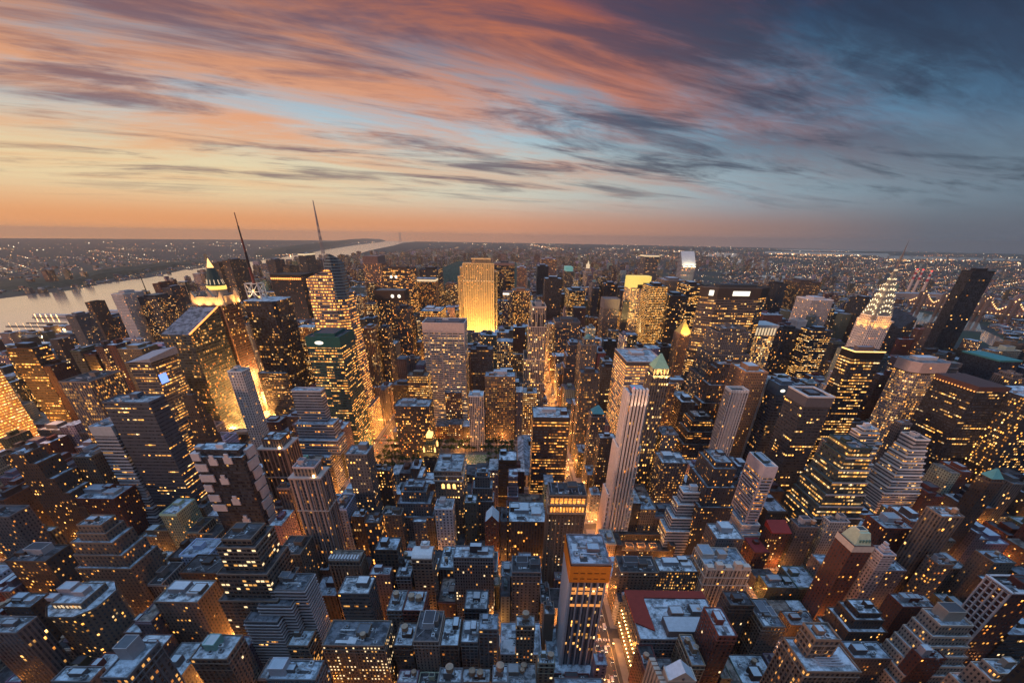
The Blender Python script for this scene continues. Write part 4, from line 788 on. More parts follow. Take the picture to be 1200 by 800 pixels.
        s.piers(r, 8, H - 22, 9, 1.1, .6, shade(s.col, 1.2)); s.house(inset(r, 9, 9, 7, 6), H, 3, (.05, .06, .08)); s.clutter(r, H, 3)
        s.part('terrace_frame', lambda b: [b.box(r[0] + 2 + k * 6, r[0] + 2.5 + k * 6, r[2] + 2, r[3] - 2, H + 2.5, H + 3, (.16, .2, .26), bottom=True) for k in range(int(w / 6))])
    elif fm == 'sawtooth': [s.part('roof_truss', lambda b: b.prism([(r[0] + k * w / 10, r[2] + .6), (r[0] + (k + .5) * w / 10, r[2] + .6), (r[0] + (k + .5) * w / 10, r[2] + 6), (r[0] + k * w / 10, r[2] + 6)], H + .1, H + 3, None, (.5, .5, .52), cap=True)) for k in range(10)]; s.clutter((r[0], r[1], r[2] + 8, r[3]), H, 3); s.piers(r, 4, H - 4, 8, 1.0, .7, shade(s.col, 1.15))
    elif fm == 'canopy': s.part('roof_canopy', lambda b: b.prism(rect4(grow(r, 2)), H + 3, H + 4, None, (.3, .3, .32), cap=True, zt=[H + 2, H + 8, H + 12, H + 6])); s.part('canopy_posts', lambda b: [b.tube((x, y, H), (x, y, H + 3.5), .4, 4) for x in (r[0] + 1, r[1] - 1) for y in (r[2] + 1, r[3] - 1)]); s.sign('lit_sign', [(r[1] + .2, r[2] + 3, H - 26), (r[1] + .2, r[2] + 16, H - 26), (r[1] + .2, r[2] + 16, H - 14), (r[1] + .2, r[2] + 3, H - 14)], MG['blue'])
    elif fm == 'plant': s.clutter(r, H, 6); s.house((mx - w * .35, mx + w * .05, my - d * .1, my + d * .3), H, 4.5, (.24, .26, .29)); s.house((mx + w * .12, mx + w * .38, my - d * .2, my + d * .15), H, 3, (.4, .38, .38))
    elif fm == 'roofhouse': s.house((mx - w * .22, mx + w * .22, my - d * .1, my + d * .35), H, 6, (.42, .41, .43) if s.col[0] < .4 else s.col); s.clutter(r, H, 3, 1 if rnd.random() < .4 else 0)
    elif fm == 'bulk': s.house((r[0] + 1, r[0] + w * .35, my - d * .3, my + d * .3), H, 7, (.42, .42, .46)); s.clutter(r, H, 3)
    elif fm == 'lifthouse': s.house((mx - w * .1, mx + w * .2, my - 1, my + d * .3), H, 7, (.04, .04, .05)); s.clutter(r, H, 2)
    elif fm == 'tank': s.house((mx - w * .15, mx + w * .2, my - d * .15, my + d * .2), H, 3); s.tank(mx, my, H + 3, 2.4); s.clutter(r, H, 2)
    elif fm == 'twotank': s.tank(mx - 3, my, H, 2.5); s.tank(mx + 3, my - 1, H, 2.4); s.clutter(r, H, 2)
    elif fm == 'tealbox': s.house((mx - w * .25, mx + w * .05, my - 3, my + 6), H, 6, (.2, .38, .34), rc=(.45, .5, .52)); s.clutter(r, H, 3)
    elif fm == 'pavilion':
        s.house((r[0] + 1, r[0] + w * .6, my, my + d * .4), H, 9, (.36, .34, .35), rc=(.1, .12, .14)); s.clutter((mx, r[1], r[2], my), H, 3)
    elif fm == 'court':
        for q in ((r[0], r[0] + 6, r[2], r[3]), (r[1] - 6, r[1], r[2], r[3]), (r[0] + 6, r[1] - 6, r[3] - 5, r[3])): s.tier(q, H, H + 8)
        for k in range(3):
            s.house((r[0] + 12 + k * 13, r[0] + 20 + k * 13, r[2] + 4, r[2] + 11), H, 3, (.5, .3, .16))
            ld = bpy.data.lights.new('court_lamp', 'POINT'); ld.energy = 5000; ld.color = (1, .42, .1); ld.shadow_soft_size = .6; o = bpy.data.objects.new('court_lamp', ld); COL.objects.link(o); o.parent = s.r; o.location = Vector((r[0] + 10 + k * 14, r[2] + 3, H + 6)) - s.r.location
    elif fm in ('goldroof', 'copper', 'copperSmall'):
        q = inset(r, w * .1, w * .1, d * .1, d * .1); hh = dict(goldroof=24, copper=15, copperSmall=9)[fm]
        if fm == 'copper':
            s.tier(q, H, H + 8, par=0, lit=0); 
            for k in range(5): s.part('crown_column', lambda b: b.box(q[0] + k * (q[1] - q[0] - 1) / 4, q[0] + k * (q[1] - q[0] - 1) / 4 + 1, q[2] - .7, q[2], H, H + 8, (.5, .4, .25), bottom=True))
            s.part('pyramid_roof', lambda b: pyramid(b, grow(q, .5), H + 8, hh, (.25, .42, .30), .08))
            for k in (-1, 0, 1): s.flood(mx + k * w * .4, r[2] - 5, H - 2, mx, my, H + 10, 20000, (1, .60, .2), 80, .5)
            s.flood(r[0] - 5, my, H - 2, mx, my, H + 10, 20000, (1, .60, .2), 80, .5)
        elif fm == 'copperSmall': s.tier(q, H, H + 4, par=0); s.part('pyramid_roof', lambda b: pyramid(b, grow(q, .4), H + 4, hh, (.10, .30, .30), .1))
        else: s.part('pyramid_roof', lambda b: pyramid(b, r, H, hh, (.6, .42, .12), .1)); s.flood(mx, r[2] - 20, H + 4, mx, my, H + 8, 160000, (1, .65, .2), 60)
    elif fm == 'dome':
        s.tier(inset(r, w * .2, w * .2, d * .2, d * .2), H, H + 9, par=0); s.part('dome', lambda b: [b.cyl(mx, my, w * .22 * math.cos(k * .3), H + 9 + w * .24 * math.sin(k * .3), H + 9 + w * .24 * math.sin((k + 1) * .3), 12, (.12, .26, .24), w * .22 * math.cos((k + 1) * .3), cap=False) for k in range(5)])
    elif fm == 'barrel':
        def f(b):
            for k in range(8):
                a0, a1 = k * math.pi / 8, (k + 1) * math.pi / 8; y0_, y1_ = my - d * .5 * math.cos(a0), my - d * .5 * math.cos(a1)
                b.face([(r[0], y0_, H + 5 * math.sin(a0)), (r[1], y0_, H + 5 * math.sin(a0)), (r[1], y1_, H + 5 * math.sin(a1)), (r[0], y1_, H + 5 * math.sin(a1))], None, (.55, .58, .6))
            for x in (r[0], r[1]): b.face([(x, my - d * .5 * math.cos(k * math.pi / 8), H + 5 * math.sin(k * math.pi / 8)) for k in range(9)], None, (.45, .42, .4))
        s.part('barrel_roof', f); s.house((mx - 2, mx + 5, my + 1, my + 7), H + 3, 5, (.5, .48, .47)); s.part('roof_vent', lambda b: b.cyl(mx + 1.5, my + 4, 2, H + 8.1, H + 9.6, 12, (.6, .6, .6)))
    elif fm == 'keep':
        q = (r[0] + w * .16, r[0] + w * .62, my - d * .1, my + d * .42); s.tier(q, H, H + 15, par=1.6, lit=.05); s.clutter(q, H + 15, 3)
        s.part('keep_louvres', lambda b: [b.box(q[0] + 1.5 + k * 2.4, q[0] + 2.9 + k * 2.4, q[2] - .15, q[2] - .02, H + 5, H + 11, (.05, .04, .035), bottom=True) for k in range(int((q[1] - q[0] - 2) / 2.4))])
        s.part('roof_grille', lambda b: [b.box(r[0] + w * .3, r[1] - w * .25, r[2] + 3 + k * 1.6, r[2] + 3.6 + k * 1.6, H + 1.6, H + 2.2, (.3, .33, .38), bottom=True) for k in range(5)]); s.clutter((r[0], q[0], r[2], r[3]), H, 2)
    elif fm == 'redroof':
        s.part('roof_strip', lambda b: b.prism([(r[0] - .5, r[2] + 16), (r[0] + 14, r[2] + 8), (r[0] + 14, r[3] - 8), (r[1], r[3] - 8), (r[1], r[3] + .3), (r[0] - .5, r[3] + .3)], H + .1, H + 1.4, None, (.25, .035, .025), cap=True))
        s.house((mx - 12, mx + 22, r[2] + 3, r[2] + 18), H, 6); s.house((mx - 4, mx + 6, r[2] + 20, r[2] + 28), H, 7, (.2, .18, .17)); s.clutter((mx, r[1], r[2] + 18, r[3] - 9), H, 8, 2); s.duct(mx - 14, r[3] - 18, H, 20, 1)
        for k in range(24): s.part('facade_lamp', lambda b: b.cyl(r[0] - .8, r[2] + 3 + (k % 12) * 3.9, .42, 12 + (k // 12) * 16, 12.8 + (k // 12) * 16, 6), MG['lamp'])
    elif fm == 'redhip': s.part('sloping_roof', lambda b: b.prism(rect4(grow(r, .4)), H + .1, H + 1, None, (.30, .035, .03), cap=True, zt=[H + 1, H + 1, H + 7, H + 7]))
    elif fm == 'redflat': s.part('roof_strip', lambda b: b.box(r[0] + 1, r[1] - 1, r[2] + 1, r[3] - 1, H + .1, H + 1.3, (.24, .03, .03))); s.house((mx - 2, mx + 3, my, my + 5), H + 1.3, 3)
    elif fm == 'greencrown':
        q = inset(r, 1.5); s.part('cornice', lambda b: b.box(r[0] - .5, r[1] + .5, r[2] - .5, r[3] + .5, H - 5, H + 1, (.5, .46, .42), cap=False, bottom=True)); s.part('mansard', lambda b: pyramid(b, q, H + .1, 11, (.42, .5, .36), .62)); s.house((mx - 4, mx + 3, my - 3, my + 3), H + 11.1, 1.2, (.5, .56, .46), rc=(.05, .07, .08))
        s.part('mansard_windows', lambda b: [b.box(q[0] + 3 + k * 2.6, q[0] + 4.2 + k * 2.6, q[2] + .4, q[2] + 1.6, H + 3, H + 5.5, (.1, .2, .17), bottom=True) for k in range(4)])
    elif fm == 'whitegrid':
        wc = (.55, .5, .5)
        for k in range(5): y = r[2] + k * (d - 1) / 4; s.part('frame_post', lambda b: b.box(r[0] - 1.2, r[0], y, y + 1, 0, H + .5, wc))
        for k in range(18): z_ = H - .2 - k * 4.2; s.part('balcony_edge', lambda b: b.box(r[0] - 1.0, r[0] - .1, r[2] + 1, r[3] - 1, z_ - .5, z_, wc, bottom=True))
        s.part('roof_rim', lambda b: [b.box(*q, H + .9, H + 1.9, wc, bottom=True) for q in ((r[0] - 1.3, r[0] + .8, r[2] - .5, r[3] + .5), (r[0], r[1] + .5, r[2] - .6, r[2] + .8), (r[0], r[1] + .5, r[3] - .8, r[3] + .6))]); s.house((mx, mx + 8, my - 3, my + 5), H, 5); s.clutter(r, H, 2)
    elif fm == 'crenel':
        wc = (.5, .44, .38)
        for k, (a, h) in enumerate(((0, 3), (.2, 6), (.42, 3), (.62, 7), (.82, 4))): s.part('roof_turret', lambda b: b.box(r[0] + a * w, r[0] + (a + .15) * w, r[2] + .1, r[2] + 5, H - .5, H + h, wc, bottom=True))
        s.house((r[0] + 1, r[0] + w * .3, my, r[3] - 1), H, 5, wc); s.clutter(r, H, 3, 1)
        for z_ in (H - 9, H - 18): s.part('cornice', lambda b: b.box(r[0] - .7, r[1] + .7, r[2] - .7, r[3] + .2, z_, z_ + .8, wc, bottom=True))
        s.piers(r, 3, H - 1, 10, .8, .5, shade(s.col, 1.15), 'SW')
    elif fm == 'gable':
        s.part('gable_roof', lambda b: (b.face([(r[0], r[2], H), (mx, r[2], H + 9), (mx, r[3], H + 9), (r[0], r[3], H)], None, shade(s.roofc, 1.2)), b.face([(mx, r[2], H + 9), (r[1], r[2], H), (r[1], r[3], H), (mx, r[3], H + 9)], None, (.4, .45, .5)), b.face([(r[0], r[2], H), (r[1], r[2], H), (mx, r[2], H + 9)], None, s.col), b.face([(r[1], r[3], H), (r[0], r[3], H), (mx, r[3], H + 9)], None, s.col)))
        s.part('round_window', lambda b: b.cyl(mx, r[2], .8, H + 2, H + 3.4, 8, (.1, .08, .08)))
        if 'saw' in s.r['label']:
            for k in range(6): s.part('terrace', lambda b: b.box(r[0] - 4, r[0], r[2] + k * 4, r[2] + k * 4 + 2.4, 0, H - 3 - k, s.col))
    elif fm == 'cabin':
        q = inset(r, w * .14, w * .14, d * .14, d * .14)
        if s.sty == 'pier':
            s.tier(q, H, H + 9, par=1.5, lit=0, col=(.34, .24, .18)); s.part('cornice', lambda b: b.box(r[0] - 1, r[1] + 1, r[2] - 1, r[3] + 1, H - .4, H + 1.2, (.42, .34, .3), bottom=True)); s.part('roof_lamp', lambda b: b.cyl(mx + w * .3, r[2] + 1, .9, H + 1.5, H + 3.2, 8), MG['lamp']); s.clutter(q, H + 9, 3)
            s.piers(r, 0, H - 1, 6, 1.0, .8, (.30, .2, .155)); s.part('belt', lambda b: b.box(r[0] - 1.1, r[1] + 1.1, r[2] - 1.1, r[3] + 1.1, H - 34, H - 33, (.42, .34, .3), bottom=True))
        else:
            for k in range(3): s.house(inset(r, w * .25, w * .25, d * .3, d * .2), H + k * 2.7, 2.5, (.5, .45, .45)) if k == 0 else s.part('roof_deck', lambda b: b.box(*inset(r, w * .25 + k, w * .25 + k, d * .3 + k, d * .2), H + k * 2.9, H + k * 2.9 + 2.2, (.5, .45, .45)))
            if s.H > 100: s.piers(r, 0, H, 6, .9, 1.0, (.5, .39, .38)); s.bands(r, 2, H - 2, 3.4, .5, (.33, .3, .33), .5)
            else: s.bands(inset(r, .1), H - 16, H, 2.6, 1.0, (.5, .42, .4), .4)
    elif fm == 'crown': s.part('crown', lambda b: b.box(*inset(r, 2, w * .1, 2, 2), H + .1, H + 26, PAL['pinkbrown'])); [s.part('crown_rib', lambda b: b.box(r[0] + 3 + k * w * .085, r[0] + 5 + k * w * .085, r[2] + .8, r[2] + 2, H, H + 26, (.34, .22, .18), bottom=True)) for k in range(10)]
    elif fm == 'crownlit':
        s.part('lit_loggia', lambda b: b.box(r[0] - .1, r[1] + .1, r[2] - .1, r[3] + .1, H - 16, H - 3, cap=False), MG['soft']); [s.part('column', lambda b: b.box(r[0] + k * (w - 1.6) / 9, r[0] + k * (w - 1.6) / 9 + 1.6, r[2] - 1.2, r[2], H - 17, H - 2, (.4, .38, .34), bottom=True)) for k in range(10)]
        s.part('roof_slab', lambda b: b.box(r[0] - 1.6, r[1] + 1.6, r[2] - 1.6, r[3] + 1.6, H - 3, H + 1.8, (.4, .44, .46), bottom=True))
@form('step', 'stepfront', 'stepleft', 'stepright', 'zig', 'zigglass', 'zigwide', 'zigsmall', 'zigbal', 'zigcream', 'bigstep', 'whiteoffice', 'pyramid', 'fins', 'needle', 'fivehundred')
def f_step(s, fm):
    r, H = s.rect, s.H; w, d = r[1] - r[0], r[3] - r[2]; mx, my = (r[0] + r[1]) / 2, (r[2] + r[3]) / 2
    if fm in ('step',):
        f = max(2.5, min(6, w * .16)); east = mx > CX
        s.tier(inset(r, w * .12, w * .12, d * .12, d * .12), H - 4, H); s.tier(r, H * .8, H - 5); s.tier((r[0] - f, r[1] + f, r[2] - f, r[3] + 2), H * .62, H * .8); s.tier((r[0] - 2 * f, r[1] + 1.6 * f, r[2] - 1.8 * f, r[3] + 3), 0, H * .62)
        s.clutter(inset(r, w * .14, w * .14, d * .14, d * .14), H, 2)
    elif fm == 'stepfront':
        s.tier(r, H * .7, H, par=2); s.tier((r[0] - 2, r[1] + 10, r[2] - 8, r[3]), H * .55, H * .7); s.tier((r[0] - 4, r[1] + 14, r[2] - 14, r[3]), H * .4, H * .55); s.tier((r[0] - 6, r[1] + 2, r[2] - 22, r[3]), 0, H * .4)
    elif fm == 'stepleft':
        s.tier(r, H * .45, H, par=3)
        for k in range(6): s.tier((r[0] - 3.2 * k - 3, r[1] - 1, r[2], r[3]), H * (.38 - .065 * k) if k < 5 else 0, H * (.45 - .065 * k), roofc=(.4, .42, .46))
        s.piers(r, H * .3, H + 3, 6, .9, .7, (.6, .55, .53), 'S')
    elif fm == 'stepright':
        s.tier(r, 0, H)
        for k in range(4): s.tier((r[1] + k * 7, r[1] + (k + 1) * 7, r[2], r[3] + 4), 0, H * (.92 - .13 * k), roofc=(.3, .36, .42))
        s.clutter(r, H, 2)
    elif fm in ('zig', 'zigsmall', 'zigglass', 'zigwide', 'zigcream'):
        n = dict(zig=8, zigsmall=3, zigglass=6, zigwide=4, zigcream=6)[fm]; st = dict(zig=2.2, zigsmall=4, zigglass=3.2, zigwide=3.5, zigcream=2.5)[fm]; top = dict(zig=.88, zigsmall=.85, zigglass=.93, zigwide=.42, zigcream=.9)[fm]
        s.tier(r, H * top, H, lit=0 if fm in ('zig', 'zigsmall') else None, par=1.4)
        zs = [H * top * (1 - (k / n) * (.62 if fm != 'zigwide' else .7)) for k in range(n + 1)]
        for k in range(n):
            q = (r[0] - st * (k + 1), r[1] + st * (k + 1) * .6, r[2] - st * (k + 1) * .8, r[3]); z0 = zs[k + 1] if k < n - 1 else 0
            s.tier(q, z0, zs[k], par=1.0)
            if fm in ('zig', 'zigglass') or (fm == 'zigcream'): s.part('terrace_edge', lambda b: b.box(q[0] - .3, q[1] + .3, q[2] - .3, q[2] + .1, zs[k] - .6, zs[k] + 1.3, shade(s.col, 1.4) if fm != 'zigglass' else (.3, .33, .36), bottom=True))
        if fm == 'zigwide': s.part('top_band', lambda b: b.box(r[0] - .4, r[1] + .4, r[2] - .4, r[3] + .4, H - 9, H + 1.4, (.42, .44, .45), cap=False, bottom=True)); s.bands(r, H * top + 2, H - 12, 3.95, 1.1, (.40, .42, .45), .45)
        if fm == 'zig': s.part('vents', lambda b: [b.box(r[0] + 2 + k * 1.6, r[0] + 3 + k * 1.6, r[2] - .1, r[2] - .01, H - 6, H - 3.4, (.05, .05, .06), bottom=True) for k in range(int((w - 3) / 1.6))])
        if fm == 'zigcream': s.house((mx - 6, mx + 7, my - 3, my + 6), H, 9, s.col, rc=(.08, .08, .09))
        s.clutter(r, H, 2)
    elif fm == 'zigbal':
        for k in range(3): s.tier((r[0] - 9 * k, r[1] - 9 * k - 2, r[2] - 7 * k, r[3] - 4 * k), 0, H - 9 * k)
        for k in range(3): s.bands((r[0] - 9 * k, r[1] - 9 * k - 2, r[2] - 7 * k, r[3] - 4 * k), 4, H - 9 * k - 1, 3.3, 1.0, (.36, .33, .34), .9)
        s.house((r[0] + 2, r[0] + 9, my, my + 6), H, 5, (.3, .28, .28)); s.clutter(r, H, 3)
    elif fm == 'bigstep':
        s.tier(inset(r, 2), H - 7, H, par=1.2); s.tier(r, H - 14, H - 7); s.tier((r[0] - 6, r[1] + 5, r[2] - 3, r[3]), H - 26, H - 14); s.tier((r[0] - 8, r[1] + 9, r[2] - 5, r[3] + 2), H - 38, H - 26); s.tier((r[0] - 10, r[1] + 13, r[2] - 8, r[3] + 4), 0, H - 38)
        s.clutter(inset(r, 2), H, 6)
    elif fm == 'whiteoffice':
        s.tier(r, 0, H, par=1.6); s.part('blank_top', lambda b: b.box(r[0] - .3, r[1] + .3, r[2] - .3, r[3] + .3, H - 12, H + 1.6, (.6, .53, .54), cap=False, bottom=True))
        for q in ((r[0] - .5, r[0] + .8, r[2] - .5, r[2] + .8), (r[1] - .8, r[1] + .5, r[2] - .5, r[2] + .8), (r[0] - .5, r[0] + .8, r[3] - .8, r[3] + .5)): s.part('corner_pier', lambda b: b.box(*q, 0, H, (.6, .53, .54)))
        s.bands(r, 30, H - 13, 3.9, 1.4, (.42, .42, .48), .35)
        for k in range(3): q = (r[0] - 5 * (k + 1), r[1] + 3 * (k + 1), r[2] - 4 * (k + 1), r[3]); s.tier(q, 0, H * (.36 - .1 * k)); s.bands(q, 3, H * (.36 - .1 * k), 3.9, 1.3, (.42, .45, .52), .3)
        s.house(inset(r, 3, 3, 10, 3), H, 2.5, (.06, .09, .09))
    elif fm == 'pyramid':
        s.tier(r, 0, H - 10); rr = w * .46
        s.part('crown_ring', lambda b: b.cyl(mx, my, rr, H - 10, H + 4, 16, (.5, .4, .3), rr * .98)); s.part('lit_ring', lambda b: b.cyl(mx, my, rr * 1.04, H + 2, H + 9, 16), MG['yellow'])
        s.part('ribbed_cone', lambda b: b.cyl(mx, my, rr * .95, H + 9.2, H + 44, 12, (.03, .07, .07), rr * .4)); [s.part('cone_light', lambda b: b.tube((mx + rr * .9 * math.cos(k * .52), my + rr * .9 * math.sin(k * .52), H + 12), (mx + rr * .78 * math.cos(k * .52), my + rr * .78 * math.sin(k * .52), H + 21), .8, 4), MG['soft']) for k in range(12)]
        s.part('pyramid_tip', lambda b: b.cyl(mx, my, rr * .42, H + 44, H + 62, 4, r1=.3), MG['gold'])
    elif fm == 'fins':
        s.tier(r, 0, H, par=2); 
        for cx_, sx in ((r[0], -1), (r[1], 1)):
            for yy in (r[2], r[3] - 6):
                s.part('roof_fin', lambda b: b.prism([(cx_ - 7, yy), (cx_ + 7, yy), (cx_ + 7, yy + 5), (cx_ - 7, yy + 5)], H + .2, H + 20, [(cx_ + sx * 3.5, yy), (cx_ + sx * 4.5, yy), (cx_ + sx * 4.5, yy + 5), (cx_ + sx * 3.5, yy + 5)], (.55, .42, .3), cap=True))
        s.part('roof_screen', lambda b: b.box(r[0] + 2, r[1] - 2, r[2] - .3, r[2] + 1, H + .2, H + 12, (.5, .38, .28))); s.part('roof_screen', lambda b: b.box(r[1] - 1, r[1] + .3, r[2] + 2, r[3] - 2, H + .2, H + 12, (.5, .38, .28)))
        for x in (r[0] + 4, mx, r[1] - 3): s.flood(x, r[2] - 9, H + .5, x, r[2] + 1, H + 9, 24000, (1, .55, .16), 100, .6)
        for y in (r[2] + 8, r[3] - 8): s.flood(r[1] + 9, y, H + .5, r[1], y, H + 9, 24000, (1, .55, .16), 100, .6)
        for x in (r[0], r[1]): s.part('edge_pier', lambda b: b.box(x - .7, x + .7, r[2] - .7, r[2] + .7, 0, H, (.42, .24, .16)))
    elif fm == 'needle':
        s.tier(r, 0, H - 20); s.tier(inset(r, w * .15, w * .15, d * .25, d * .25), H - 20, H, sty='blank'); 
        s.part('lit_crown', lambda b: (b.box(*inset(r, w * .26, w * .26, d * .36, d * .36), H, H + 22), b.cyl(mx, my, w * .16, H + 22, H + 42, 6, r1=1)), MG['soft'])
    elif fm == 'fivehundred':
        s.tier(r, 0, H, par=3, sty='pier'); s.house(inset(r, w * .25, w * .3, d * .3, d * .3), H, 8, (.3, .32, .36)); s.tier((r[0] - 5, r[1] + 2, r[2] - 6, r[3] + 10), 0, H * .86); s.tier((r[0] - 12, r[1] + 2, r[2] - 9, r[3] + 10), 0, H * .6); s.tier((r[0] - 24, r[1] + 2, r[2] - 12, r[3] + 10), 0, H * .4)
        for k in range(3): x = r[0] + (k + .5) * w / 3; s.part('dark_strip', lambda b: b.box(x - 1.3, x + 1.3, r[2] - .2, r[2] - .02, H * .86, H - 10, (.03, .03, .035), bottom=True))
@form('mast')
def f_mast(s, fm):
    r, H = s.rect, s.H; w, d = r[1] - r[0], r[3] - r[2]; mx, my = (r[0] + r[1]) / 2, (r[2] + r[3]) / 2
    s.poly(octo(r, 5), 0, H); s.tier((r[0] - 3, r[1] - 8, r[2] - 8, r[2] + 8), 0, H * .52, col=(.3, .24, .19), sty='grid', lit=.4)
    mx = s.rect[0] + 11; q = (mx - 10, mx + 10, my - 9, my + 9)
    def lat(b):
        cor = [(q[0], q[2]), (q[1], q[2]), (q[1], q[3]), (q[0], q[3])]
        for k in range(4):
            a, c = cor[k], cor[(k + 1) % 4]; b.tube((*a, H), (*a, H + 22), .7, 4, (.6, .58, .55)); b.tube((*a, H + 22), (*c, H + 22), .7, 4, (.6, .58, .55)); b.tube((*a, H), (*c, H + 22), .5, 4, (.6, .58, .55)); b.tube((*c, H), (*a, H + 22), .5, 4, (.6, .58, .55)); b.tube((*a, H + 11), (*c, H + 11), .4, 4, (.6, .58, .55))
    s.part('roof_lattice', lat); [s.part('roof_lamp', lambda b: b.cyl(mx + dx, q[2] - 1, 1.2, H + hz, H + hz + 2, 8), MG['gold']) for dx, hz in ((-7, 4), (2, 12), (8, 3))]
    s.flood(mx, my - 18, H + 2, mx, my, H + 14, 26000, (1, .7, .4), 80)
    z = H; 
    for k, (h, rr) in enumerate(((22, 2.6), (22, 2.3), (20, 1.9), (18, 1.5), (16, 1.1), (16, .7))):
        s.part('antenna_mast', lambda b: (b.cyl(mx, my, rr, z, z + h, 8, (.035, .03, .035) if k % 2 == 0 else (.18, .06, .05), rr * .92)), MP); z += h
@form('rock')
def f_rock(s, fm):
    x0, x1, y0, y1 = s.rect; w = x1 - x0; H = s.H; yb = y0 + 30
    s.tier((x0, x1, y0, yb), 0, H - 4, par=1.5); s.tier((x0 + w * .28, x1 - w * .1, y0 + 2, yb - 2), H - 4, H + 6, par=2); s.tier((x0 - 7, x0, y0 + 4, yb), 0, H - 12); s.tier((x0 - 14, x0 - 7, y0 + 6, yb), 0, H - 34); s.tier((x1, x1 + 8, y0 + 6, yb), 0, H - 22); s.tier((x0 - 6, x1 + 6, y0 - 9, y0), 0, 62)
    s.piers((x0, x1, y0, yb), 62, H - 4, 13, 1.7, .9, (.52, .4, .24), 'S')
    for k in range(11): s.part('crown_lamp', lambda b: b.cyl(x0 + 3 + k * (w - 6) / 10, y0 - 1.6, 1.1, H - 44, H - 42, 6), MG['soft'])
    for k in range(4): s.flood(x0 + (k + .5) * w / 4, y0 - 62, 28, x0 + (k + .5) * w / 4, y0, 170, 9e5, (1, .50, .12), 150, 3)
    s.flood(x0 + w / 2, y0 - 66, 29, x0 + w / 2, y0, 225, 2.2e6, (1, .52, .13), 110, 3)
    s.clutter((x0, x1, y0, yb), H - 4, 3)
    for k in range(2): s.tier((x0 + 6 + k * 42, x0 + 34 + k * 42, y0 - 70, y0 - 20), 0, 26, sty='pier')
@form('cube')
def f_cube(s, fm):
    x0, x1, y0, y1 = s.rect; w = x1 - x0; H = s.H; y1 = y0 + 44
    s.poly(octo((x0, x1, y0, y1), 7), 0, H - 28); q = inset((x0, x1, y0, y1), 0)
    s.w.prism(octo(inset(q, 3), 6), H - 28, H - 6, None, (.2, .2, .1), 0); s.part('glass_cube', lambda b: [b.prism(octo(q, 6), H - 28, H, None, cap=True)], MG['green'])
    s.part('dark_notch', lambda b: b.box(x0 + w * .42, x1 - w * .28, y0 - .6, y0, H - 30, H - 20, (.05, .04, .03), bottom=True)); s.poly([(x0 - 7, y0 - 6), (x1 + 5, y0 - 6), (x1 + 5, y1 + 4), (x0 - 7, y1 + 4)], 0, H * .6); s.poly([(x0 - 16, y0 - 14), (x1 + 9, y0 - 14), (x1 + 9, y1 + 4), (x0 - 16, y1 + 4)], 0, H * .3)
    for k in range(2): s.flood(x0 + w * (.25 + .5 * k), y0 - 120, 95, x0 + w * (.25 + .5 * k), y0, 180, 1.4e6, (1, .6, .2), 60, 3)
@form('citi')
def f_citi(s, fm):
    x0, x1, y0, y1 = s.rect; H = 279; zl = 232
    s.poly(rect4(s.rect), 35, zl, cap=False); s.w.face([(x1, y0, zl), (x1, y1, zl), (x1, y1, H)], [(0, 0), (28, 0), (28, 12)], s.col, 0); s.w.face([(x0, y1, zl), (x0, y0, zl), (x0, y1, H)], [(0, 0), (28, 0), (28, 12)], s.col, 0)
    s.w.face([(x1, y1, zl), (x0, y1, zl), (x0, y1, H), (x1, y1, H)], [(0, 0), (28, 0), (28, 12), (0, 12)], s.col, 0)
    s.part('slanted_roof', lambda b: (b.face([(x0, y0, zl), (x1, y0, zl), (x1, y1 - 4, H), (x0, y1 - 4, H)], None, (.5, .5, .5)), b.face([(x0, y1 - 4, H), (x1, y1 - 4, H), (x1, y1, H), (x0, y1, H)], None, (.5, .5, .5))))
    s.part('lit_sill', lambda b: b.box(x0 + 3, x1 - 1, y0 - .8, y0 - .1, zl - 1, zl + 3, bottom=True), MG['soft'])
    for k in range(3): s.flood(x0 + (k + .5) * 16, y0 - 5, zl + 1, x0 + (k + .5) * 16, y0 + 18, zl + 22, 65000, (1, .85, .5), 110, 1)
    s.flood((x0 + x1) / 2, y0 - 80, 120, (x0 + x1) / 2, y0, 210, 4e5, (1, .8, .5), 80, 3); s.part('core', lambda b: b.box(x0 + 14, x1 - 14, y0 + 14, y1 - 14, 0, 35, (.2, .2, .2)))
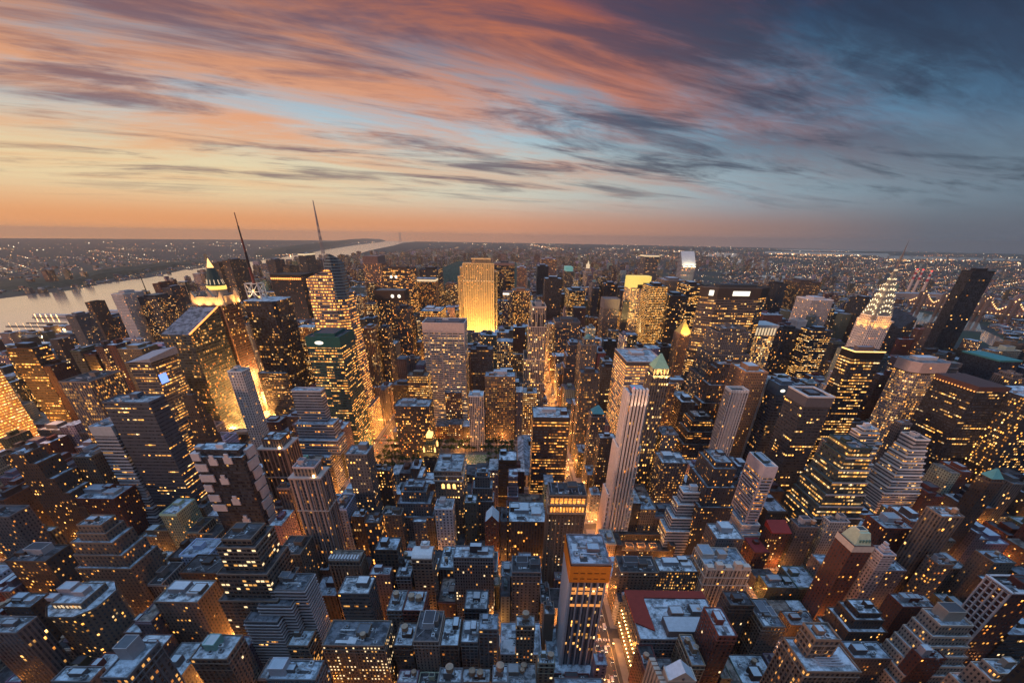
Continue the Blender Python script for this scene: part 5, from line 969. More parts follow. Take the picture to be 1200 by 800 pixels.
@form('metlife')
def f_met(s, fm):
    r, H = s.rect, s.H; x0, x1, y0, y1 = r; w = x1 - x0; pb = [(x0 + 20, y0), (x1 - 20, y0), (x1, y0 + 14), (x1, y1 - 14), (x1 - 20, y1), (x0 + 20, y1), (x0, y1 - 14), (x0, y0 + 14)]
    s.poly(pb, 0, H - 14, cap=False); gb = [(p[0] + (1.2 if p[0] > (x0 + x1) / 2 else -1.2), p[1] + (1 if p[1] > (y0 + y1) / 2 else -1)) for p in pb]
    s.part('top_band', lambda b: b.prism(gb, H - 14, H, None, (.06, .05, .045), cap=True, bottom=True)); s.part('mechanical_gap', lambda b: b.prism(gb, 138, 142, None, (.03, .028, .025), cap=True, bottom=True)); s.part('roof_plant', lambda b: b.box(x0 + 24, x1 - 24, y0 + 10, y1 - 10, H, H + 5, (.05, .06, .07)))
    s.part('roof_rim', lambda b: b.prism(gb, H, H + 1.6, None, (.1, .1, .1), cap=False)); cx_ = (x0 + x1) / 2 + 5
    s.part('lit_sign', lambda b: b.box(cx_ - 16, cx_ + 12, y0 - 2.0, y0 - 1.1, H - 11, H - 4.0, bottom=True), MG['white']); s.part('lit_sign', lambda b: b.prism([(x0 + 7, y0 + 5.6), (x0 + 13, y0 + 1.4), (x0 + 14, y0 + 3), (x0 + 8, y0 + 7)], H - 11.5, H - 3.5, None, cap=True, bottom=True), MG['white'])
    s.tier((x0 - 6, x1 + 6, y0 - 14, y1 + 6), 0, 38)
    for k in range(3): s.flood(x0 - 8 + k * 30, y0 - 60, 60, x0 + 5 + k * 30, y0, 110, 1.6e6, (1, .45, .14), 90, 3)
@form('grace')
def f_grace(s, fm):
    x0, x1, y0, y1 = s.rect; H = s.H; prof = [(0, 13), (12, 8.5), (26, 5), (42, 2.2), (60, .6), (78, 0), (H - 14, 0)]
    for (za, fa), (zb, fb) in zip(prof, prof[1:]):
        s.w.prism([(x0, y0 - fa), (x1, y0 - fa), (x1, y1 + fa), (x0, y1 + fa)], za, zb, [(x0, y0 - fb), (x1, y0 - fb), (x1, y1 + fb), (x0, y1 + fb)], s.col, s.lit, 2.9, 3.85)
    s.part('blank_top', lambda b: b.box(x0 - .2, x1 + .2, y0 - .2, y1 + .2, H - 14, H + 1, (.58, .48, .43), cap=False)); s.roof((x0, x1, y0, y1), H, 1.2, (.06, .065, .08)); s.house((x0 + 5, x0 + 20, y0 + 5, y0 + 17), H, 3, (.12, .13, .16)); s.house((x0 + 32, x1 - 8, y0 + 5, y0 + 14), H, 3, (.12, .13, .16)); s.clutter((x0, x1, y0, y1), H, 3)
    n = 7
    for k in range(n + 1): x = x0 + (x1 - x0 - 1.4) * k / n; s.part('pier', lambda b: b.box(x, x + 1.4, y0 - .7, y0, 78, H - 12, (.58, .48, .43), bottom=True))
@form('fourtwofive')
def f_425(s, fm):
    x0, x1, y0, y1 = s.rect; H = s.H; w = x1 - x0; wc = (.74, .64, .57); y1 = y0 + 22
    s.tier((x0, x1, y0, y1), 0, H, par=0); m = 3
    for k in range(5):
        x = x0 + 2 + (w - 5.6) * k / 4; s.part('pier', lambda b: (b.box(x, x + 1.6, y0 - 2.2, y0, 6, H + 3, wc), b.box(x, x + 1.6, y0 - 2.2, y0 + 3, H + 3, H + 6, wc, bottom=True)))
    for k in range(4): yy = y0 + 1 + k * 5.6; s.part('pier', lambda b: b.box(x0 - 1.4, x0, yy, yy + 2.2, 6, H + 2, wc))
    for zt, e in ((H * .70, 2.6), (H * .40, 5.2)):
        q = (x0 - e, x1 + e, y0 + 3, y1 + e * .5); s.tier(q, 0, zt, par=1.4)
        for xx in (q[0], q[1] - 1.2): s.part('pier', lambda b: b.box(xx, xx + 1.2, q[2] - 1.0, q[2], 4, zt + 1, wc))
        for k in range(5): yy = q[2] + k * (q[3] - q[2] - 1.6) / 4; s.part('pier', lambda b: b.box(q[0] - 1, q[0], yy, yy + 1.6, 4, zt + 1, wc))
        for k in range(18): z_ = zt - 3 - k * 6.6; (s.part('balcony', lambda b: (b.box(q[0] + .2, x0 + 1.0, q[2] - 1.6, q[2], z_, z_ + 1, wc, bottom=True), b.box(x1 - 1.0, q[1] - .2, q[2] - 1.6, q[2], z_, z_ + 1, wc, bottom=True))) if z_ > 5 else None)
    s.house((x0 + 3, x1 - 3, y0 + 5, y1 - 3), H, 4, (.2, .12, .11)); s.part('roof_lamp', lambda b: b.cyl(x0 + 5, y0 + 6, .6, H + 4.2, H + 5.4, 6), MG['red'])
    for k in range(4): s.flood(x0 + 2 + k * w / 3.6, y0 - 7, H - 14, x0 + 2 + k * w / 3.6, y0, H + 4, 4500, (1, .62, .42), 70, .4)
    for k in range(3): s.flood(x0 + k * w / 2, y0 - 16, 14, x0 + k * w / 2, y0, 60, 90000, (1, .5, .3), 70, 1)
@form('netted')
def f_net(s, fm):
    x0, x1, y0, y1 = s.rect; H = s.H; wc = (.36, .34, .37)
    s.tier((x0, x1, y0, y1), 0, H - 17, par=0, lit=.25); s.part('scaffold', lambda b: b.box(x0 - 1.6, x0 - .2, y0 - 1, y1 + 1, 0, H - 16, (.5, .5, .53)))
    for k in range(6): x = x0 + (x1 - x0 - 1.1) * k / 5; s.part('pier', lambda b: b.box(x, x + 1.1, y0 - 1.1, y0, 0, H - 16, wc))
    for k in range(5): s.part('lit_open_floor', lambda b: b.box(x0 + 1.4, x1 - 1.2, y0 - .3, y0 - .05, H - 24 - k * 4 + 0, H - 21.6 - k * 4, bottom=True), MG['amber']) if k in (0, 1, 4) else None
    s.part('netting', lambda b: b.box(x0 - 1.6, x1 + 1.6, y0 - 1.8, y1 + 1.6, H - 15, H - .5, (.8, .25, .025), cap=False, bottom=True)); s.roof((x0 - 1, x1 + 1, y0 - 1, y1 + 1), H, 1.2, (.36, .38, .44)); s.part('tower_crown_frame', lambda b: b.box(x0, x1, y0, y1, H - 17, H - 1, wc, cap=False))
    s.part('roof_frame', lambda b: [b.box(x0 + 6 + k * 0, x1 - 7, y0 + 9 + k * 7, y0 + 9.8 + k * 7, H + .1, H + 1, (.45, .45, .5)) for k in range(2)]); s.clutter((x0, x1, y0, y1), H, 4); s.part('netting_slots', lambda b: [b.box(x0 + 1 + k * 4.6, x0 + 4 + k * 4.6, y0 - 2.0, y0 - 1.8, H - 7 - j * 5, H - 6.2 - j * 5, (.25, .07, .01), bottom=True) for k in range(5) for j in range(2)])
    s.tier((x0 - 11, x1 + 3, y0 - 12, y1 + 6), 0, 24, col=(.4, .36, .38), lit=.7, par=2)
@form('patch')
def f_patch(s, fm):
    r, H = s.rect, s.H; x0, x1, y0, y1 = r; w = x1 - x0; d = y1 - y0; wc = (.52, .48, .48)
    s.tier(r, 0, H - 6, par=0); s.tier(inset(r, 3, 2, 2, 2), H - 6, H, par=1); rr = random.Random(5)
    for k in range(9): z1 = H - 2 - k * 12; s.part('stone_block', lambda b: b.box(x0 - 1.2, x0 + 7 + (k % 3) * 3, y0 - 1.4, y0 + 9, z1 - 8, z1, wc, bottom=True)) if k < 6 else None; s.part('stone_block', lambda b: b.box(x1 - 6, x1 + 1.4, y0 + 8 - (k % 2) * 3, y1 + 1.2, z1 - 10, z1, wc, bottom=True))
    for k, (a, z_) in enumerate(((.38, H - 30), (.45, H - 55), (.52, H - 80), (.3, H - 8), (.62, H - 6))): s.part('stone_block', lambda b: (b.box(x0 + a * w, x0 + a * w + 8, y0 - 1.2, y0, z_ - 7, z_, wc, bottom=True), b.box(x0 + a * w + 2, x0 + a * w + 6, y0 - 1.3, y0, z_, z_ + 4, wc, bottom=True)))
    s.house((x0 + w * .45, x0 + w * .6, y0 + 6, y0 + 12), H, 4, wc); s.house((x0 + 2, x0 + 8, y0 + 3, y0 + 10), H, 3, (.3, .34, .38)); s.tier((x0 - 5, x1 + 4, y0 - 7, y1), 0, 26, lit=.8)
@form('octgrid')
def f_oct(s, fm):
    r, H = s.rect, s.H; s.poly(octo(r, 9), 0, H - 16, cap=False); q = octo(grow(r, 1), 9)
    s.part('ribbed_crown', lambda b: b.prism(q, H - 15, H, None, (.40, .33, .32), cap=False)); n = 26; x0, x1, y0, y1 = grow(r, 1)
    for k in range(n): x = x0 + 9 + (x1 - x0 - 18.8) * k / (n - 1); s.part('crown_rib', lambda b: b.box(x, x + .7, y0 - .6, y0, H - 15, H, (.46, .38, .37), bottom=True))
    s.part('dark_belt', lambda b: b.prism(octo(grow(r, .2), 9), H - 16.5, H - 15, None, (.04, .035, .04), cap=False)); s.rf.face([(p[0], p[1], H - .5) for p in q], None, (.16, .18, .2)); s.house(inset(r, 12, 14, 14, 12), H - .5, 4, (.38, .4, .42)); s.tier((r[0] - 12, r[1] + 10, r[2] - 10, r[3]), 0, 42)
    s.part('crown_lamp', lambda b: b.cyl((r[0] + r[1]) / 2 - 6, y0 - 1, .8, H - 8, H - 6.6, 6), MG['orange'])
@form('chrysler')
def f_chr(s, fm):
    x0, x1, y0, y1 = s.rect; mx, my = (x0 + x1) / 2, (y0 + y1) / 2; wc = s.col
    s.tier((mx - 30, mx + 30, my - 30, my + 30), 0, 62); s.tier((mx - 25, mx + 25, my - 26, my + 26), 62, 88); s.tier((mx - 21, mx + 21, my - 22, my + 22), 88, 112); s.tier((mx - 16.5, mx + 16.5, my - 16.5, my + 16.5), 112, 205, sty='punch', lit=.25)
    s.tier((mx - 11, mx + 11, my - 17.6, my + 17.6), 112, 212, lit=.25); s.tier((mx - 17.6, mx + 17.6, my - 11, my + 11), 112, 212, lit=.25)
    prof = [(205, 15.4), (214, 14.4), (224, 12.6), (234, 10.4), (244, 8.2), (253, 6.1), (261, 4.3), (269, 2.9), (277, 1.8)]
    for (za, a), (zb, c) in zip(prof, prof[1:]): s.part('crown_tier', lambda b: (b.prism(rect4((mx - a, mx + a, my - a, my + a)), za, zb, rect4((mx - c, mx + c, my - c, my + c)), (.34, .32, .28), cap=True)), MM)
    s.part('spire', lambda b: b.cyl(mx, my, 2.0, 277, 319, 8, (.2, .18, .17), .12), MP)
    arcs = [(212, 12, 6), (221, 10, 6), (230, 8.2, 5), (239, 6.6, 5), (248, 5, 4), (256, 3.6, 3), (264, 2.4, 3)]
    for lev, (zb, hw, n) in enumerate(arcs):
        dep = [p[1] for p in prof if p[0] <= zb + 3][-1]
        for side in 'SWE':
            for k in range(n):
                t_ = math.pi * (k + .5) / n; ux, uz = math.cos(t_), math.sin(t_); cx_, cz_ = hw * ux * .86, zb + hw * .62 * uz; sz = 1.7 if lev < 5 else 1.2
                if side == 'S': P = [(mx + cx_ - sz * uz * .6, my - dep - .5, cz_), (mx + cx_ + sz * uz * .6, my - dep - .5, cz_), (mx + cx_ + ux * sz * 1.3, my - dep - .5, cz_ + sz * 1.8)]
                else:
                    sx = -1 if side == 'W' else 1; P = [(mx + sx * (dep + .5), my + cx_ - sz * .6, cz_), (mx + sx * (dep + .5), my + cx_ + sz * .6, cz_), (mx + sx * (dep + .5), my + cx_ + ux * sz * 1.3, cz_ + sz * 1.8)]
                s.sign('triangle_window', P, MG['crownlight'])
    for zt in (270, 277): s.part('crown_lamp', lambda b: b.cyl(mx, my, 2.6, zt, zt + 2.4, 8), MG['soft'])
    for sx, sy in ((0, -1), (-1, 0)):
        for k in (-1, 1): s.flood(mx + sx * 27 + (k * 9 if sy else 0), my + sy * 27 + (k * 9 if sx else 0), 190, mx + sx * 15 + (k * 6 if sy else 0), my + sy * 15 + (k * 6 if sx else 0), 214, 30000, (1, .42, .08), 90, 1)
    for x in (mx - 16.5, mx + 16.5): s.part('eagle', lambda b: b.box(x - 2, x + 2, my - 18.6, my - 16, 203, 205.4, (.5, .5, .5), bottom=True), MM)
def bofa():
    s = Bld('glass_tower', 'crystalline glass tower with a sliced top and a tall white lattice spire', 'office tower', -312, -252, 664, 712, 288, 'ribbon', (.36, .30, .27), .62)
    P = [(-312, 664), (-268, 664), (-252, 674), (-252, 712), (-312, 712)]
    T = [(-310, 668), (-276, 668), (-262, 676), (-258, 708), (-308, 708)]
    s.w.prism(P, 0, 250, [(p[0] + (q[0] - p[0]) * .8, p[1] + (q[1] - p[1]) * .8) for p, q in zip(P, T)], s.col, s.lit, 1.7, 4.1, zt=[258, 272, 240, 236, 250])
    s.part('glass_crown', lambda b: b.prism([(-283, 667.5), (-269, 667.2), (-258, 676), (-259, 700), (-283, 700)], 230, 290, [(-281, 670), (-271, 670), (-263, 677), (-262, 696), (-281, 696)], (.2, .27, .28), 0, 1.7, 4, cap=True, zt=[279, 291, 286, 280, 274]), MW['ribbon'])
    s.rf.face([(-310.4, 667.2, 258), (-274.4, 667.2, 272), (-260, 675.6, 240), (-256.8, 708.8, 236), (-308.8, 708.8, 250)], None, (.3, .3, .33))
    def sp(b):
        z = 255; base = 3.2
        for k in range(12):
            a, c = base * (1 - k / 12.5), base * (1 - (k + 1) / 12.5); za, zb = z + k * 8.4, z + (k + 1) * 8.4
            for q in range(4):
                an, an2 = q * math.pi / 2 + .4, (q + 1) * math.pi / 2 + .4
                b.tube((-288 + a * math.cos(an), 692 + a * math.sin(an), za), (-288 + c * math.cos(an), 692 + c * math.sin(an), zb), .45, 4, (.34, .31, .3)); b.tube((-288 + a * math.cos(an), 692 + a * math.sin(an), za), (-288 + c * math.cos(an2), 692 + c * math.sin(an2), zb), .25, 4, (.34, .31, .3))
    s.part('lattice_spire', sp)
    s.tier((-250.5, -246, 662, 716), 0, 60, lit=.9); s.done(); return s
CATS = dict(office_tower='office tower', glass_tower='glass tower', apartment_tower='apartment tower', masonry_building='building', skyscraper='skyscraper')
RECTS = []; SAMP = []
for q in (1.0,): RECTS.append((-148, -44, 1085, 1160))
for row in HEROES:
    kind, ref, label, x0, x1, y0, y1, H, sty, col, lit, fm = row
    s = Bld(kind, label, CATS[kind], x0, x1, y0, y1, H, sty, col, lit)
    dist = math.dist((x0, y0, H), (CX, CY, CZ))
    s.near = dist < 390 and sty in ('punch', 'pier', 'grid') and fm not in ('octgrid', 'fourtwofive', 'netted')
    s.wv = rnd.choice(WV)
    FORM[fm](s, fm); s.done()
    xs = [q[0] for r, *_ in s.faces for q in ((r[0],), (r[1],))] + [x0, x1]; ys = [q for r, *_ in s.faces for q in (r[2], r[3])] + [y0, y1]
    RECTS.append((min(xs) - .4, max(xs) + .4, min(ys) - .4, max(ys) + .4))
    for zf in (.97, .85, .72, .6, .48, .36) + ((.25, .12) if fm in ('grace', 'fourtwofive', 'netted', 'colonnade', 'flatwhite') else ()):
        for xf in (.1, .5, .9): SAMP.append((x0 + (x1 - x0) * xf, y0, H * zf))
        SAMP.append((x0 if x0 > CX else x1, (y0 + y1) / 2, H * zf))
bofa(); RECTS.append((-313, -245, 660, 716))
for zf in (.95, .8, .6, .4, .25):
    for xf in (-305, -280, -255): SAMP.append((xf, 664, 270 * zf))
for q in range(9): SAMP.append((-200 + q * 20, 605, 10)); SAMP.append((-200 + q * 20, 570, 9)); SAMP.append((-110, 470, 60 + q * 3))
for q in ((-437, 722, 30), (-437, 722, 60), (-437, 722, 95), (-430, 722, 20), (-442, 650, 25), (-442, 650, 45), (-438, 780, 115), (-480, 670, 124), (-434, 842, 45), (-434, 842, 90), (-421, 760, 60), (-462, 668, 50)): SAMP.append(q)
for a_, ys in ((80, range(300, 1100, 30)), (-230, range(560, 720, 25)), (235, range(240, 330, 20))):   # keep the avenues that the photo looks into open
    for q in ys: SAMP.append((a_ - 4, q, 3)); SAMP.append((a_ + 5, q, 3))
# ================================================================== the rest of the blocks
import numpy as np
SA = np.array(SAMP)
def cap_height(x0, x1, y0, y1, H):
    d = SA - np.array([CX, CY, CZ]); best = H
    with np.errstate(divide='ignore', invalid='ignore'):
        tx0, tx1 = (x0 - CX) / d[:, 0], (x1 - CX) / d[:, 0]; ty0, ty1 = (y0 - CY) / d[:, 1], (y1 - CY) / d[:, 1]
    tn = np.maximum(np.minimum(tx0, tx1), np.minimum(ty0, ty1)); tf = np.minimum(np.maximum(tx0, tx1), np.maximum(ty0, ty1))
    hit = (tn < tf) & (tf < .995) & (tn > 0)
    if hit.any(): best = min(best, (CZ + d[hit, 2] * tf[hit]).min() - 2)
    return best
def overlaps(x0, x1, y0, y1, m=1.0):
    for a in RECTS:
        if x0 < a[1] + m and x1 > a[0] - m and y0 < a[3] + m and y1 > a[2] - m: return a
    return None
PARKR = (-219, 4, 505, 646)            # the tree-filled park
LIB = (4, 66, 505, 646)
def typical(x, y):
    if y < 330: h = rnd.choice((28, 34, 40, 46, 52, 60)) if -420 < x < 200 else rnd.choice((18, 22, 28, 36, 48, 60))
    elif y < 560: h = rnd.choice((36, 44, 52, 60, 70, 82)) if -700 < x < 300 else rnd.choice((18, 24, 34, 50, 70))
    elif x < -1000: h = rnd.choice((12, 14, 16, 18, 22, 30, 40))
    elif x < -700: h = rnd.choice((16, 18, 24, 34, 60, 110))
    elif x > 700: h = rnd.choice((20, 24, 40, 60, 85, 110, 130))
    else: h = rnd.choice((45, 60, 75, 90, 110, 130, 150, 170))
    return h * rnd.uniform(.85, 1.15)
LOTS = []
for bx0, bx1, by0, by1, i, k in BLOCKS:
    if k < 4 and False: continue
    q = [proj(x_, y_, 60) for x_ in (bx0, bx1) for y_ in (by0, by1)]
    if all(p[0] < -30 or p[0] > 1230 or p[1] > 860 for p in q): continue
    bx0 += 4; bx1 -= 4; by0 += 3.5; by1 -= 3.5; my = (by0 + by1) / 2
    for (ya, yb) in ((by0, my - .5), (my + .5, by1)):
        x = bx0
        while x < bx1 - 7:
            w = rnd.choice((12, 15, 18, 22, 28, 34) if ya < 620 else (18, 24, 30, 38, 46)); 
            if x + w > bx1 - 9: w = bx1 - x
            lx0, lx1, ly0, ly1 = x + .3, x + w - .3, ya, yb - rnd.choice((0, 0, 2, 4, 6)); x += w
            if lx0 < LIB[1] and lx1 > PARKR[0] and ly0 < 646 and ly1 > 505: continue
            for _ in range(4):                       # trim the lot round buildings that already stand
                a = overlaps(lx0, lx1, ly0, ly1, .8)
                if a is None: break
                opts = [(a[0] - 1 - lx0, (lx0, a[0] - 1, ly0, ly1)), (lx1 - a[1] - 1, (a[1] + 1, lx1, ly0, ly1)), (a[2] - 1 - ly0, (lx0, lx1, ly0, a[2] - 1)), (ly1 - a[3] - 1, (lx0, lx1, a[3] + 1, ly1))]
                o = max(opts, key=lambda t_: t_[0]); lx0, lx1, ly0, ly1 = o[1]
                if o[0] < 7: lx0, lx1 = 0, 0; break
            if lx1 - lx0 < 7 or ly1 - ly0 < 7: continue
            H0 = typical((lx0 + lx1) / 2, ly0); H = min(H0, cap_height(lx0 - 1, lx1 + 1, ly0 - 1, ly1 + 1, H0))
            if H < 7: 
                if H < 0: continue
                H = 7
            LOTS.append((lx0, lx1, ly0, ly1, H))
def area(l):
    x0, x1, y0, y1, H = l; a = proj(x0, y0, H); b_ = proj(x1, y0, H); c = proj((x0 + x1) / 2, y0, max(0, H - 30)); d = proj((x0 + x1) / 2, y1, H)
    if a[0] < -60 or a[0] > 1255 or a[1] > 850: return 0
    return abs(b_[0] - a[0]) * (abs(c[1] - a[1]) + abs(d[1] - a[1]))
LOTS.sort(key=lambda l: -area(l))
REFS = [(row[1], proj((row[3] + row[4]) / 2, row[5], row[7]), row) for row in HEROES]
CN = dict(grey='grey', brown='brown', tan='tan', brick='red brick', darkgrey='dark grey', cream='cream', beige='beige', pinkgrey='mauve-grey', black='black glass', silver='silver', slate='slate-grey', darkblue='dark blue', white='white', pinkbrown='pinkish', whiteblue='pale blue-grey', bronze='dark bronze')
def palette(x, y, H):
    if H > 85: return rnd.choice(('darkgrey', 'black', 'tan', 'grey', 'silver', 'pinkbrown', 'slate', 'bronze', 'cream', 'brown', 'orange' if False else 'tan'))
    if x > 180 and y < 500: return rnd.choice(('brick', 'brick', 'brown', 'brown', 'tan', 'darkgrey', 'pinkgrey', 'grey'))
    return rnd.choice(('grey', 'brown', 'tan', 'beige', 'brick', 'beige', 'cream', 'pinkgrey', 'silver', 'brown', 'whiteblue', 'tan'))
def lit_share(x, y, H):
    base = .10 if y < 330 else .2
    if H > 85 and y > 450: base = .36
    if x > 220 and y < 500: base *= .6
    if x > 650: base *= .65
    return base * rnd.choice((.1, .3, .6, 1, 1.7))
cnt = {}; MADE = []; FAR = []
for l in LOTS:
    x0, x1, y0, y1, H = l; kind = 'masonry_building' if H < 62 else ('office_tower' if (-750 < x0 < 650) else 'apartment_tower')
    lim = dict(masonry_building=185, office_tower=120, apartment_tower=70)[kind]
    if area(l) < 20 or cnt.get(kind, 0) >= lim: FAR.append(l); continue
    cnt[kind] = cnt.get(kind, 0) + 1; MADE.append((kind, l))
INFO = []
for kind, (x0, x1, y0, y1, H) in MADE:
    pc = palette(x0, y0, H); sty = rnd.choice(('ribbon', 'glass', 'pier', 'grid', 'ribbon2')) if H > 85 and pc not in ('cream', 'brown', 'tan') else rnd.choice(('punch', 'punch', 'punch', 'pier'))
    feat = rnd.choice(('tank', 'two', 'house', 'plain', 'units', 'house')) if H < 75 and math.dist((x0, y0, H), (CX, CY, CZ)) < 560 else 'house' if H < 75 else rnd.choice(('house', 'step', 'house'))
    p = proj((x0 + x1) / 2, (y0 + y1) / 2, H)
    on = [q for q in REFS if -10 < q[1][0] < 1210 and -10 < q[1][1] < 810]
    ref = min(on, key=lambda q: math.dist(q[1], p) + .05 * len(q[0])); dx, dy = p[0] - ref[1][0], p[1] - ref[1][1]
    rel = ('right of' if dx > 0 else 'left of') if abs(dx) > abs(dy) else ('below' if dy > 0 else 'just above')
    ft = dict(tank='water-tanked ', two='twin-tanked ', house='', plain='', units='', step='stepped ')[feat]
    noun = dict(masonry_building='block', office_tower='office tower', apartment_tower='apartment tower')[kind]
    INFO.append([kind, (x0, x1, y0, y1, H), pc, sty, feat, '%s%s %s' % (ft, CN.get(pc, pc), noun), rel, ref[0], math.dist(ref[1], p)])
groups = {}
for r in INFO: groups.setdefault((r[5], r[6], r[7]), []).append(r)
ORD = ['nearest', 'second nearest', 'third nearest', 'fourth nearest', 'fifth nearest', 'sixth nearest', 'seventh nearest', 'eighth nearest', 'ninth nearest']
for k, g_ in groups.items():
    g_.sort(key=lambda r: r[8])
    for n, r in enumerate(g_):
        lab = '%s %s %s' % tuple(r[5:8]) if len(g_) == 1 else '%s %s %s %s' % (ORD[min(n, 8)], *r[5:8])
        wds = lab.split()
        if len(wds) > 16: lab = lab.replace('apartment tower', 'tower').replace('office tower', 'tower')
        r.append(lab)
for kind, (x0, x1, y0, y1, H), pc, sty, feat, _a, _b, _c, _d, lab in INFO:
    s = Bld(kind, lab, CATS[kind], x0, x1, y0, y1, H, sty, tuple(v * rnd.uniform(.8, 1.2) for v in PAL[pc]), lit_share(x0, y0, H), 'buildings filling the city blocks')
    w, d = x1 - x0, y1 - y0; r = s.rect; dist = math.dist((x0, y0, H), (CX, CY, CZ)); s.near = dist < 345 and sty in ('punch', 'pier')
    if feat == 'step' and w > 14 and d > 16: s.tier((x0 + w * .15, x1 - w * .15, y0 + d * .2, y1 - d * .1), H * .72, H, par=1.2); s.tier((x0 + w * .07, x1 - w * .07, y0 + d * .1, y1 - d * .03), H * .5, H * .72); s.tier(r, 0, H * .5)
    else:
        back = rnd.random()
        if w > 16 and d > 18 and back < .35 and H > 24: cut = w * rnd.uniform(.3, .5); s.tier((x0, x0 + cut, y0, y1), 0, H); s.tier((x0 + cut, x1, y0, y1), 0, H * rnd.uniform(.72, .9)); r = (x0, x0 + cut, y0, y1)
        else: s.tier(r, 0, H)
    if dist < 560:
        s.clutter(r, H, rnd.choice((2, 3, 4)) if dist < 420 else 1, dict(tank=1, two=2).get(feat, 0))
        if feat != 'step' and rnd.random() < .6: s.part('cornice', lambda b: b.box(x0 - .5, x1 + .5, y0 - .6, y0 - .02, H - 1.6, H - .3, shade(s.col, 1.4), bottom=True))
    else: s.house(inset(s.rect if feat != 'step' else (x0 + w * .15, x1 - w * .15, y0 + d * .2, y1 - d * .1), w * .25, w * .25, d * .2, d * .3), H, rnd.uniform(3, 7))
    s.done()
    RECTS.append((x0, x1, y0, y1))
print('heroes', len(HEROES), 'fill', len(INFO), cnt, 'far lots', len(FAR), 'windows', NW[0])
# ---- everything past that: one mass
wm, rm = MB(), MB()
def far_box(x0, x1, y0, y1, H, lit, col=None, z0=0.0):
    c = col or tuple(v * rnd.uniform(.7, 1.2) for v in PAL[rnd.choice(('grey', 'brown', 'tan', 'brick', 'darkgrey', 'beige', 'pinkgrey', 'silver'))])
    wm.box(x0, x1, y0, y1, z0, z0 + H, c, lit, cap=False, bay=3.4, fl=3.6)
    rm.box(x0, x1, y0, y1, z0 + H - .3, z0 + H, rnd.choice(ROOFC))
    if H > 30 and rnd.random() < .6: w, d = x1 - x0, y1 - y0; rm.box(x0 + w * .3, x1 - w * .3, y0 + d * .3, y1 - d * .3, z0 + H, z0 + H + 5, shade(c, .8))
for x0, x1, y0, y1, H in FAR: far_box(x0, x1, y0, y1, H, lit_share(x0, y0, H) * 1.1)
def inpoly(x, y, P):
    c = False
    for (a, b_), (c_, d_) in zip(P, P[1:] + P[:1]):
        if (b_ > y) != (d_ > y) and x < (c_ - a) * (y - b_) / (d_ - b_) + a: c = not c
    return c
for k in range(26, 130):                       # uptown grid, with the big park left open
    ya = 15 + 80.3 * k
    for i in range(len(AVE) - 1):
        for side in (0, 1):
            y0 = ya + 9 + side * 31; x = AVE[i] + 14
            while x < AVE[i + 1] - 16:
                w = rnd.choice((18, 26, 34, 44)) * (1.6 if y0 > 5000 else 1); x1 = min(x + w, AVE[i + 1] - 14)
                if not (-778 < x < 68 and ya < 2022 + 80.3 * 51):
                    p = proj(x, y0, 0)
                    if -40 < p[0] < 1240 and not inpoly(x, y0, hp):
                        big = rnd.random(); edge = abs(x + 800) < 90 or abs(x - 90) < 110
                        H = (rnd.choice((16, 18, 20, 24)) if big < .55 else rnd.uniform(30, 60) if big < .85 else rnd.uniform(60, 125)) if y0 < 6500 else (rnd.uniform(15, 24) if big < .85 else rnd.uniform(35, 60))
                        if edge: H = rnd.uniform(45, 85)
                        if rnd.random() < (.85 if y0 < 5000 else .5): far_box(x, x1 - 1, y0, y0 + 28, min(H, cap_height(x, x1, y0, y0 + 28, H)) if y0 < 2600 else H, .22)
                x = x1 + (1 if x1 < AVE[i + 1] - 16 else 99)
def scatter(n, box, hs, sz, test, lit=.2):
    for _ in range(n):
        gx, gy = ground(rnd.uniform(box[0], box[2]), rnd.uniform(box[1], box[3])); 
        if test(gx, gy): w = rnd.uniform(*sz); far_box(gx, gx + w, gy, gy + w * rnd.uniform(.5, 1), rnd.choice(hs) * rnd.uniform(.7, 1.2), lit)
WATERP = [[ground(*p) for p in q] for q in ([(1063,362),(1147,372),(1190,404),(1176,428),(1136,440),(1064,414)],)]
def landE(x, y): return (x > 1400 or y > 9000) and not any(inpoly(x, y, P) for P in WATERP)
scatter(3400, (845, 300, 1230, 400), (6, 8, 8, 10, 12, 16), (14, 40), landE, .12)
scatter(260, (845, 303, 1200, 372), (18, 26, 40, 60), (18, 32), landE, .18)
scatter(900, (600, 292, 900, 318), (14, 18, 30, 55), (20, 45), lambda x, y: y > 4200, .2)
scatter(700, (-20, 300, 420, 345), (6, 8, 12, 20), (15, 35), lambda x, y: not inpoly(x, y, hp) and x < -2450, .15)
for px, py, h in ((57, 332, 90), (62, 331, 95), (80, 329, 85), (35, 333, 50), (98, 326, 60), (30, 340, 30), (240, 301, 70)):
    gx, gy = ground(px, py + 4); far_box(gx, gx + 30, gy, gy + 25, h, .2)
for gx_ in range(-2600, 700, 46):            # unseen city blocks around the viewpoint, heightened to shade the low foreground
    for gy_ in range(-1500, 130, 40):
        if abs(gx_) < 75 and gy_ > -140: continue
        if any(abs(gx_ + 18 - a_) < 30 for a_ in AVE) or rnd.random() < .25: continue
        H = rnd.choice((60, 80, 100, 130, 160, 200)) * rnd.uniform(.8, 1.1) * (1 if gx_ > -1200 else .45)
        q = [proj(gx_ + a_, gy_ + b_, H) for a_ in (0, 36) for b_ in (0, 34)]
        if any(-30 < p[0] < 1230 and -30 < p[1] < 830 for p in q): continue
        far_box(gx_, gx_ + 36, gy_, gy_ + 34, H, .15)
far_box(-36, 26, -76, -7, 312, .1)
wm.build('distant_buildings', MW['punch'], None, 'stuff'); rm.build('distant_rooftops', MR, None, 'stuff')
